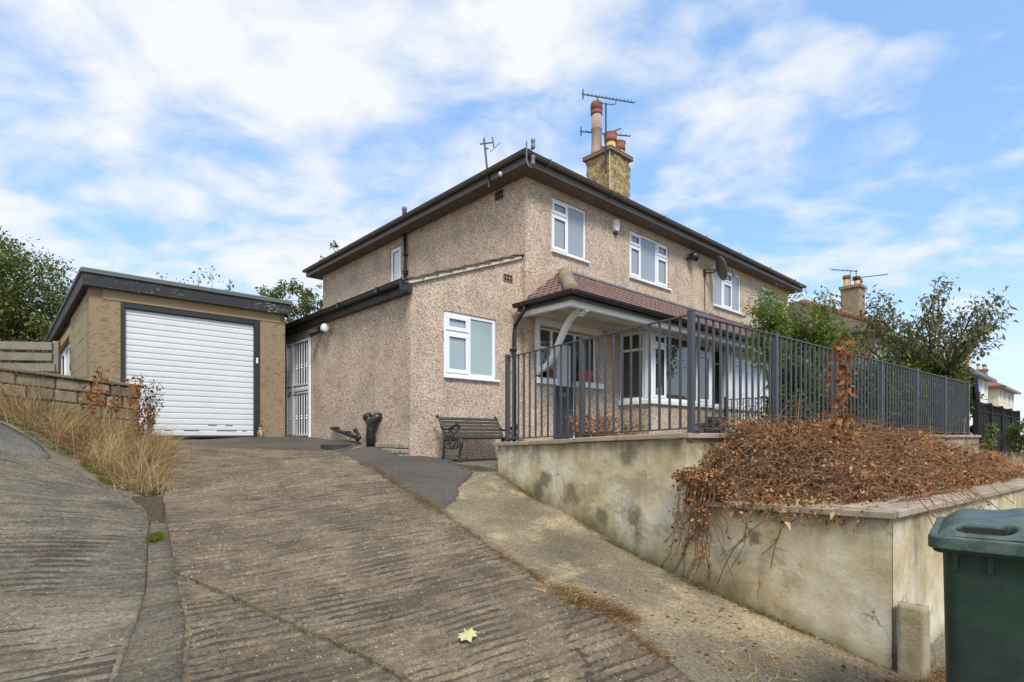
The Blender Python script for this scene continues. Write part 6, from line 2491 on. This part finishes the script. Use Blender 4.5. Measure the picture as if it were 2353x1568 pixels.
# crown over the corner, filling from the side
N2 = 1500
cu_ = RNG.uniform(-.05, .5, N2)
cb = RNG.uniform(-.1, 1.0, N2)
cp = np.array([heap_pt(max(-.1, u), min(1, max(0, b))) + fd_ * min(0, u) for u, b in zip(cu_, cb)]) + RNG.normal(size=(N2, 3)) * .05
ALLP = np.concatenate([P, sp1, cp])
V, Fc = leaf_geo(ALLP, rand_dirs(len(ALLP)) + np.array([0, 0, -.15]), rand_dirs(len(ALLP)) + np.array([0, 0, .3]), np.clip(.021 * np.exp(RNG.normal(size=len(ALLP)) * .5), .008, .07), .55, .32, .2)
big = RNG.random(len(A)) < .03 * np.clip(A / 2.0, .3, 1.5)
pb_ = P[big]
V2, F2 = leaf_geo(pb_ + RNG.normal(size=pb_.shape) * .03, rand_dirs(len(pb_)), rand_dirs(len(pb_)) + np.array([.2, -.6, .6]), RNG.uniform(.05, .085, len(pb_)), .8, .3, .2)
pale = (fnoise(ALLP[:, [0, 2]], 2.6, 4.0) + .55 * RNG.normal(size=len(ALLP))) > .42
fm = np.tile(pale, 2)
link_mesh('dead_leaves', npmesh('dead_leaves', V - VO, Fc[~fm], 'leaf_dead'), VIN.e, 'stuff')
link_mesh('pale_dead_leaves', npmesh('pale_dead_leaves', V - VO, Fc[fm], 'leaf_tan'), VIN.e, 'stuff')
link_mesh('large_dead_leaves', npmesh('large_dead_leaves', V2 - VO, F2, 'leaf_rust'), VIN.e, 'stuff')
mb = MB()
for i in range(2600):
    a, b_ = rnd.uniform(-.1, 6.2), rnd.uniform(0, 1)
    p = heap_pt(max(0, a), b_)
    d = Vector((rnd.uniform(-1, 1), rnd.uniform(-1, 1), rnd.uniform(-.2, .5))).normalized()
    L = rnd.uniform(.15, .5)
    q1 = p + d * L * .5 + Vector((0, 0, rnd.uniform(.0, .06)))
    q2 = p + d * L + Vector((0, 0, -.05))
    mb.tube([tuple(Vector(x) - Vector(VO)) for x in (p, q1, q2)], [.003, .0026, .0015], 3, False)
# longer canes arching out of the heap
for i in range(150):
    a, b_ = rnd.uniform(.1, 5.6), rnd.uniform(.0, .9)
    p = heap_pt(a, b_)
    d = Vector((rnd.uniform(-1, 1), rnd.uniform(-1, .6), rnd.uniform(.15, .8))).normalized()
    L = rnd.uniform(.25, .75)
    g_ = Vector((0, 0, -1))
    mb.tube([tuple(p + d * L * t + g_ * (L * .55 * t * t) - Vector(VO)) for t in (0, .25, .5, .75, 1)], [.004, .0036, .003, .0024, .0015], 4, False)
# hanging runners over the left face
hang_leaf = []
for i in range(40):
    s_ = SB + rnd.uniform(.03, .45)
    if i > 35: s_ = SB + rnd.uniform(.5, 1.2)
    base = S0 + sd_ * s_ + Vector((.03, .02, -.44))
    outd = Vector((-.815, -.58, 0))
    drop = rnd.uniform(.25, .95) * (1 if i <= 35 else .7)
    side = sd_ * rnd.uniform(-.42, .1)
    pts = []
    for k_ in range(8):
        t = k_ / 7
        pts.append(base + outd * (.05 + .16 * math.sin(PI * min(1, t * 1.3)) * rnd.uniform(.8, 1.1)) + side * t * t + Vector((0, 0, .16 * math.sin(PI * min(1, t * 2.2)) * (t < .45) - drop * t ** 1.35)) + Vector((rnd.uniform(-.012, .012), rnd.uniform(-.012, .012), 0)))
        if k_ > 1 and rnd.random() < .75:
            for _ in range(rnd.randint(1, 3)):
                hang_leaf.append(pts[-1] + Vector((rnd.uniform(-.03, .03), rnd.uniform(-.03, .03), rnd.uniform(-.04, .04))))
    mb.tube([tuple(Vector(x) - Vector(VO)) for x in pts], .0028, 4, False)
# one long runner looping across the lower face, some over the right corner
for (sa, za, sb_, zb, bow) in ((SB + 1.02, -.56, SB + .36, -1.22, .10), (SB + .28, -.7, SB + .55, -1.27, .05), (SB + 1.0, -.6, SB + .82, -1.0, .03)):
    pts = []
    for k_ in range(9):
        t = k_ / 8
        s_ = sa + (sb_ - sa) * (t ** .8)
        z = za + (zb - za) * (t ** 1.5)
        pts.append(S0 + sd_ * s_ + Vector((-.815, -.58, 0)) * (.05 + bow * math.sin(PI * t)) + Vector((0, 0, z)))
    mb.tube([tuple(Vector(x) - Vector(VO)) for x in pts], .0042, 5, False)
for i in range(26):
    a = rnd.uniform(.25, 2.2)
    p = C0 + fd_ * a + nf * .1 + Vector((0, 0, -.46))
    d = (-nf * rnd.uniform(.3, 1) + fd_ * rnd.uniform(-.6, .6)).normalized()
    L = rnd.uniform(.15, .45)
    mb.tube([tuple(Vector(x) - Vector(VO)) for x in (p, p + d * L * .5 + Vector((0, 0, .04)), p + d * L + Vector((0, 0, -rnd.uniform(.02, .2))))], .003, 4, False)
    if rnd.random() < .6: hang_leaf.append(p + d * L + Vector((0, 0, -.05)))
me = mb.mesh('runners', 'stem_brown')
o = link_mesh('runners', me, VIN.e, 'stuff')
hl = np.array([tuple(q) for q in hang_leaf])
V, Fc = leaf_geo(hl, rand_dirs(len(hl)) + np.array([0, 0, -.8]), rand_dirs(len(hl)), RNG.uniform(.02, .045, len(hl)), .7, .2)
link_mesh('hanging_leaves', npmesh('hanging_leaves', V - VO, Fc, 'leaf_dead'), VIN.e, 'stuff')


def rusty_sapling(label, base, top, n, L0, sp_, seed, lm='leaf_rust', lo=.25, group='dead saplings with rusty leaves', name='dead_sapling'):
    rg = np.random.default_rng(seed)
    base, top = Vector(base), Vector(top)
    T = Thing(name, label, 'sapling', (0, 0, 0), 0, group, loc=base)
    mb = MB()
    d = top - base
    pts = [Vector((0, 0, 0)), d * .4 + Vector((.02, 0, 0)), d * .75 - Vector((.01, 0, 0)), d]
    mb.tube(pts, [.010, .008, .006, .003], 5, False)
    T.part('stem', mb, 'stem_brown')
    t = rg.uniform(lo, .98, n)
    P = np.array([tuple(d * k_) for k_ in t]) + rg.normal(size=(n, 3)) * sp_ * np.array([1, 1, .6])
    V, Fc = leaf_geo(P, unit(rg.normal(size=(n, 3))) + np.array([0, 0, -.4]), unit(rg.normal(size=(n, 3))), L0 * rg.uniform(.6, 1.3, n), .75, .25, .2)
    link_mesh('leaves', npmesh('leaves', V, Fc, lm), T.e)
    return T


a0 = PX(1930, 1090, 4.9)
a1 = PX(1938, 775, 5.0)
rusty_sapling('tall dead sapling with curled rusty leaves standing in the creeper heap', a0, a1, 210, .058, .05, 2, lo=.2)
a0 = PX(1832, 1120, 4.7)
a1 = PX(1838, 905, 4.75)
rusty_sapling('bare thin dead stem left of the rusty sapling in the creeper', a0, a1, 5, .05, .02, 3, lo=.3)
for i, (x0, y0, x1, y1, Z, n, lab) in enumerate(((228, 980, 236, 842, 7.15, 55, 'rusty leaved sapling nearest the left end of the stone wall'), (300, 985, 312, 868, 7.3, 60, 'short rusty sapling in front of the low stone wall middle'),
                                              (210, 985, 205, 890, 6.95, 60, 'low bushy rusty sapling among the straw'), (398, 1000, 392, 905, 7.6, 0, ''))):
    if not n: continue
    rusty_sapling(lab, PX(x0, y0, Z), PX(x1, y1, Z), n, .055, .05, 20 + i, lo=.45, group='rusty saplings by the stone wall')
rusty_sapling('rusty leaved sprig near the right end of the stone wall', PX(262, 985, 7.2), PX(268, 900, 7.25), 50, .05, .05, 31, lo=.4, group='rusty saplings by the stone wall')
# dark berry bush at the wall end
bz = PX(345, 1005, 8.05)
T = Thing('berry_bush', 'thin dark purple bush against the white garage door', 'bush', (0, 0, 0), 0, loc=(bz.x, bz.y, -.05))
mb = MB()
Ps = []
rg = random.Random(5)
for i in range(26):
    tip = Vector((rg.uniform(-.16, .22), rg.uniform(-.15, .15), rg.uniform(.25, .98)))
    mid_ = Vector((tip.x * .35, tip.y * .4, tip.z * .55))
    mb.tube([(0, 0, 0), mid_, tip], [.006, .004, .002], 4, False)
    for k_ in range(11):
        t = rg.uniform(.3, 1)
        Ps.append(tuple(mid_.lerp(tip, t) + Vector((rg.uniform(-.04, .04), rg.uniform(-.04, .04), rg.uniform(-.04, .04)))))
T.part('stems', mb, 'stem_brown')
Ps = np.array(Ps)
V, Fc = leaf_geo(Ps, rand_dirs(len(Ps)), rand_dirs(len(Ps)), RNG.uniform(.03, .055, len(Ps)), .6, .1)
link_mesh('leaves', npmesh('leaves', V, Fc, 'leaf_purple'), T.e)
rusty_sapling('rusty sprig at the foot of the purple bush by the garage door', (bz.x - .05, bz.y - .25, -.2), (bz.x - .02, bz.y - .2, .55), 110, .05, .07, 45, lo=.1, group='rusty saplings by the stone wall')

# ================================================================= dry grass on the bank
def on_ground(poly, n, off=0.0):
    a = np.array(poly)
    out = np.zeros((0, 2))
    while len(out) < n:
        q = np.c_[RNG.uniform(a[:, 0].min(), a[:, 0].max(), n * 2), RNG.uniform(a[:, 1].min(), a[:, 1].max(), n * 2)]
        out = np.r_[out, q[in_poly(q[:, 0], q[:, 1], poly)]]
    out = out[:n]
    return np.c_[out, HT(out[:, 0], out[:, 1]) + off]


BANK = [(-4.90, 7.85), (-4.45, 7.1), (-4.0, 6.35), (-3.98, 6.1), (-4.45, 6.38), (-4.9, 6.72), (-5.4, 7.05), (-5.95, 7.08), (-6.6, 7.0), (-7.9, 6.6), (-8.6, 5.9), (-8.6, 6.6), (-6.9, 7.55), (-5.6, 8.2), (-5.2, 8.3)]
drape('bank_soil', BANK, 'earth', .03, .12, rough=.03, thick=.1)
# denser where the tussocks stand
cent = on_ground(BANK, 230)
hgt = (.10 + .48 * RNG.random(len(cent)) ** 1.9) * np.clip(.8 + .9 * fnoise(cent, 1.3, 2.0), .3, 1.3) * np.where(cent[:, 0] < -6, 1.25, 1)
n_per = 44
base = np.repeat(cent, n_per, 0)
base[:, :2] += RNG.normal(size=(len(base), 2)) * .075
base[:, 2] = HT(base[:, 0], base[:, 1]) + .01
hh = np.repeat(hgt, n_per) * RNG.uniform(.3, 1.25, len(base))
lean = (base[:, :2] - np.repeat(cent, n_per, 0)[:, :2]) * 1.6 + RNG.normal(size=(len(base), 2)) * .15 + np.repeat(RNG.normal(size=(len(cent), 2)) * .2, n_per, 0)
g1 = blades(base, hh, lean, np.full(len(base), .0055), 3)
fine_ = on_ground(BANK, 5200)
fine_[:, :2] += RNG.normal(size=(len(fine_), 2)) * .09
fine_[:, 2] = HT(fine_[:, 0], fine_[:, 1]) + .02
g2 = blades(fine_, RNG.uniform(.05, .2, len(fine_)), RNG.normal(size=(len(fine_), 2)) * .12, np.full(len(fine_), .006), 2)
Vg, Fg = merge([g1, g2])
link_mesh('dry_grass', npmesh('dry_grass', Vg, Fg, 'straw'), None, 'stuff')['label'] = 'tall pale dry grass on the bank before the low stone wall'
# tall seed stalks
tall = on_ground(BANK, 70)
g4 = blades(tall, RNG.uniform(.6, .95, len(tall)), RNG.normal(size=(len(tall), 2)) * .16, np.full(len(tall), .006), 4, .3)
link_mesh('seed_stalks', npmesh('seed_stalks', g4[0], g4[1], 'straw'), None, 'stuff')['label'] = 'thin tall seed stalks standing above the dry grass'
bq = on_ground(BANK, 3800)
qg = blades(bq, RNG.uniform(.06, .34, len(bq)), RNG.normal(size=(len(bq), 2)) * .2, np.full(len(bq), .006), 3)
link_mesh('brown_weeds', npmesh('brown_weeds', qg[0], qg[1], 'straw_brown'), None, 'stuff')['label'] = 'brown dead weeds mixed through the dry grass'
br_ = on_ground([(-5.9, 7.1), (-5.0, 6.75), (-4.5, 6.5), (-4.4, 6.9), (-5.0, 7.4), (-5.8, 7.5)], 2600)
g3 = blades(br_, RNG.uniform(.04, .16, len(br_)), RNG.normal(size=(len(br_), 2)) * .16, np.full(len(br_), .006), 2)
link_mesh('dead_stalks', npmesh('dead_stalks', g3[0], g3[1], 'straw_brown'), None, 'stuff')['label'] = 'reddish brown dead stalks along the foot of the dry grass'


def moss(label, poly, n, hgt_=.03):
    q = on_ground(poly, n, .012)
    V, Fc = blades(q, RNG.uniform(.3, 1, n) * hgt_, RNG.normal(size=(n, 2)) * hgt_ * .8, np.full(n, .006), 1)
    link_mesh('moss', npmesh('moss', V, Fc, 'moss_green'), None, 'stuff')['label'] = label


def ell(cx, cy, rx, ry, rot=0, n=14):
    return [(cx + rx * math.cos(2 * PI * i / n) * math.cos(rot) - ry * math.sin(2 * PI * i / n) * math.sin(rot), cy + rx * math.cos(2 * PI * i / n) * math.sin(rot) + ry * math.sin(2 * PI * i / n) * math.cos(rot)) for i in range(n)]


moss('bright moss patch at the foot of the dry grass', ell(-4.98, 6.72, .28, .13, -.5), 1500, .04)
moss('smaller bright moss patch lower down the bank', ell(-4.55, 6.36, .24, .09, -.4), 900, .035)
moss('moss along the edge of the left tarmac', ell(-5.85, 6.98, .42, .10, -.1), 1100, .03)
moss('moss tuft in the joint at the bottom of the gutter strip', ell(-2.95, 4.62, .05, .11, .4), 500, .04)


def joint_weeds(name, label, line, n, w, m, hgt_, clump=True):
    pts = []
    L = [Vector(p) for p in line]
    seg = [(a, b, (b - a).length) for a, b in zip(L, L[1:])]
    tot = sum(s[2] for s in seg)
    while len(pts) < n:
        t = rnd.uniform(0, tot)
        for a, b, l in seg:
            if t <= l: break
            t -= l
        if clump and mnoise.noise(Vector((a.x * 2.1 + t * 2.1, a.y * 2.1, 3))) < rnd.uniform(-.35, .35): continue
        q = a.lerp(b, min(1, t / l))
        pts.append((q.x + rnd.gauss(0, w), q.y + rnd.gauss(0, w)))
    q = np.array(pts)
    q = np.c_[q, HT(q[:, 0], q[:, 1]) + .004]
    V, Fc = blades(q, RNG.uniform(.3, 1, n) * hgt_, RNG.normal(size=(n, 2)) * hgt_ * .9, np.full(n, .005), 2)
    link_mesh(name, npmesh(name, V, Fc, m), None, 'stuff')['label'] = label


joint_weeds('moss', 'moss growing along the diagonal joint of the drive', JOINT, 800, .010, 'moss_green', .018)
joint_weeds('weeds', 'brown weeds along the edge between the drive and the rough strip', DR[3:], 2600, .035, 'straw_brown', .055)
joint_weeds('moss', 'moss along the edge between the drive and the rough strip', DR[4:], 1200, .02, 'moss_green', .02)
wl_ = [(S0.x - .03, S0.y - .03), (B0.x - .03, B0.y - .02), (C0.x - .03, C0.y - .02)]
joint_weeds('wall_foot_moss', 'dark moss along the foot of the retaining wall', wl_, 1800, .014, 'moss_green', .03)
joint_weeds('wall_foot_litter', 'brown litter along the foot of the retaining wall', wl_, 1500, .03, 'straw_brown', .03)
joint_weeds('weeds', 'brown weed clump by the broken corner of the drive', [(.38, 4.32), (.55, 4.15), (.85, 3.95)], 1500, .05, 'straw_brown', .09, False)
joint_weeds('weeds', 'straw coloured weeds in the broken corner of the drive', [(.30, 4.36), (.62, 4.1)], 500, .05, 'straw', .10, False)
joint_weeds('weeds', 'brown weeds at the edge of the tarmac ramp', [(-2.2, 8.2), (-1.75, 7.5), (-1.4, 6.95)], 900, .025, 'straw_brown', .05)
joint_weeds('weeds', 'dead grass at the foot of the stone post', [(2.25, 3.35), (2.75, 3.45), (2.9, 3.7)], 900, .06, 'straw_brown', .09, False)
joint_weeds('weeds', 'dry weeds low on the rough strip', [(1.3, 3.35), (1.75, 3.6), (2.1, 3.45)], 160, .10, 'straw', .06, False)
# loose gravel, crumbs and leaf litter on the slopes
def crumbs(name, label, poly, n, s0, s1, m):
    q = on_ground(poly, n, .014)
    V, F3 = [], []
    tet = np.array([(1, 0, -.3), (-.5, .87, -.3), (-.5, -.87, -.3), (0, 0, .8)])
    for i in range(n):
        s_ = rnd.uniform(s0, s1)
        R_ = np.array(Matrix.Rotation(rnd.uniform(0, 6.28), 3, 'Z'))
        V.append((tet * np.array([s_, s_ * rnd.uniform(.5, 1), s_ * rnd.uniform(.4, .9)])) @ R_.T + q[i])
    V = np.concatenate(V)
    b_ = np.arange(n)[:, None] * 4
    F3 = np.concatenate([b_ + np.array([[0, 1, 3]]), b_ + np.array([[1, 2, 3]]), b_ + np.array([[2, 0, 3]])], 0)
    link_mesh(name, npmesh(name, V, F3, m), None, 'stuff')['label'] = label


STRIP = [(-.70, 5.9), (.0, 4.8), (.5, 4.1), (.87, 3.64), (1.3, 2.7), (3.2, 2.2), (2.6, 3.6), (1.54, 4.95), (-.13, 7.3), (-.5, 7.7), (-.65, 6.6)]
crumbs('gravel', 'pale crumbs of gravel on the rough concrete strip', STRIP, 1500, .004, .013, 'stone_cap')
crumbs('gravel', 'scattered pale gravel crumbs on the drive', [(-2.4, 4.0), (-4.3, 7.2), (-3.1, 9.3), (-.4, 5.3), (1.0, 3.2), (.5, 2.4), (-1.4, 2.4)], 1100, .003, .010, 'kerb_stone')
lq = on_ground([(.4, 4.3), (1.1, 3.3), (2.6, 3.4), (2.3, 3.8), (1.5, 4.9)], 90, .012)
V, Fc = leaf_geo(lq, rand_dirs(90) * np.array([1, 1, .1]), np.tile([0, 0, 1.0], (90, 1)), RNG.uniform(.02, .05, 90), .7, .1)
link_mesh('fallen_leaves', npmesh('fallen_leaves', V, Fc, 'leaf_dead'), None, 'stuff')['label'] = 'small brown fallen leaves below the retaining wall'

# dry grass and rusty leaves at the far right of the planter
far_poly = [(C0 + fd_ * a + nf * b_)[:2] for a, b_ in ((3.2, .35), (8.2, .35), (8.2, 1.6), (3.6, 1.6))]
far_poly = [(p[0], p[1]) for p in far_poly]
q = on_ground(far_poly, 5200)
q[:, 2] = -.58
V, Fc = blades(q, RNG.uniform(.12, .42, len(q)), RNG.normal(size=(len(q), 2)) * .14, np.full(len(q), .006), 3)
link_mesh('dry_grass', npmesh('dry_grass', V, Fc, 'straw'), None, 'stuff')['label'] = 'pale dry grass at the right end of the planter'
q = on_ground(far_poly, 26)
q[:, 2] = -.55
V, Fc = blades(q, RNG.uniform(.5, .9, len(q)), RNG.normal(size=(len(q), 2)) * .3, np.full(len(q), .008), 4)
link_mesh('seed_stalks', npmesh('seed_stalks', V, Fc, 'straw'), None, 'stuff')['label'] = 'tall bent straw stalks before the black fence'
q = np.array([tuple(C0 + fd_ * 4.6 + nf * .5)]) + RNG.normal(size=(60, 3)) * np.array([.25, .25, .07])
q[:, 2] += -.28
V, Fc = leaf_geo(q, rand_dirs(60), rand_dirs(60) + np.array([.2, -.5, .5]), RNG.uniform(.06, .11, 60), .8, .2)
tag(link_mesh('bramble_leaves', npmesh('bramble_leaves', V, Fc, 'leaf_rust')), 'clump of orange brown leaves in the dry grass at the right edge', 'bramble')

# the pale maple leaf on the drive
T_ = np.array([(0, -.5), (.08, -.12), (.42, -.30), (.36, -.08), (.58, .06), (.40, .12), (.44, .34), (.20, .24), (.14, .40), (0, .62), (-.14, .40), (-.20, .24), (-.44, .34), (-.40, .12), (-.58, .06), (-.36, -.08), (-.42, -.30), (-.08, -.12)]) * .118
mb = MB()
mb.v = [(0, 0, .012)] + [(x, y, .004 + .018 * abs(math.sin(7 * x + 5 * y * 20))) for x, y in T_]
mb.f = [(0, i + 1, (i + 1) % len(T_) + 1) for i in range(len(T_))]
me = mb.mesh('maple_leaf', 'yellow_leaf')
lf = link_mesh('maple_leaf', me)
tag(lf, 'single pale yellow maple leaf lying on the ribbed drive', 'leaf')
lx, ly = -.278, 3.447
lf.location = (lx, ly, hz(lx, ly) + .045)
lf.rotation_euler = (Matrix.Rotation(rad(30), 3, 'X') @ Matrix.Rotation(rad(205), 3, 'Z')).to_euler()
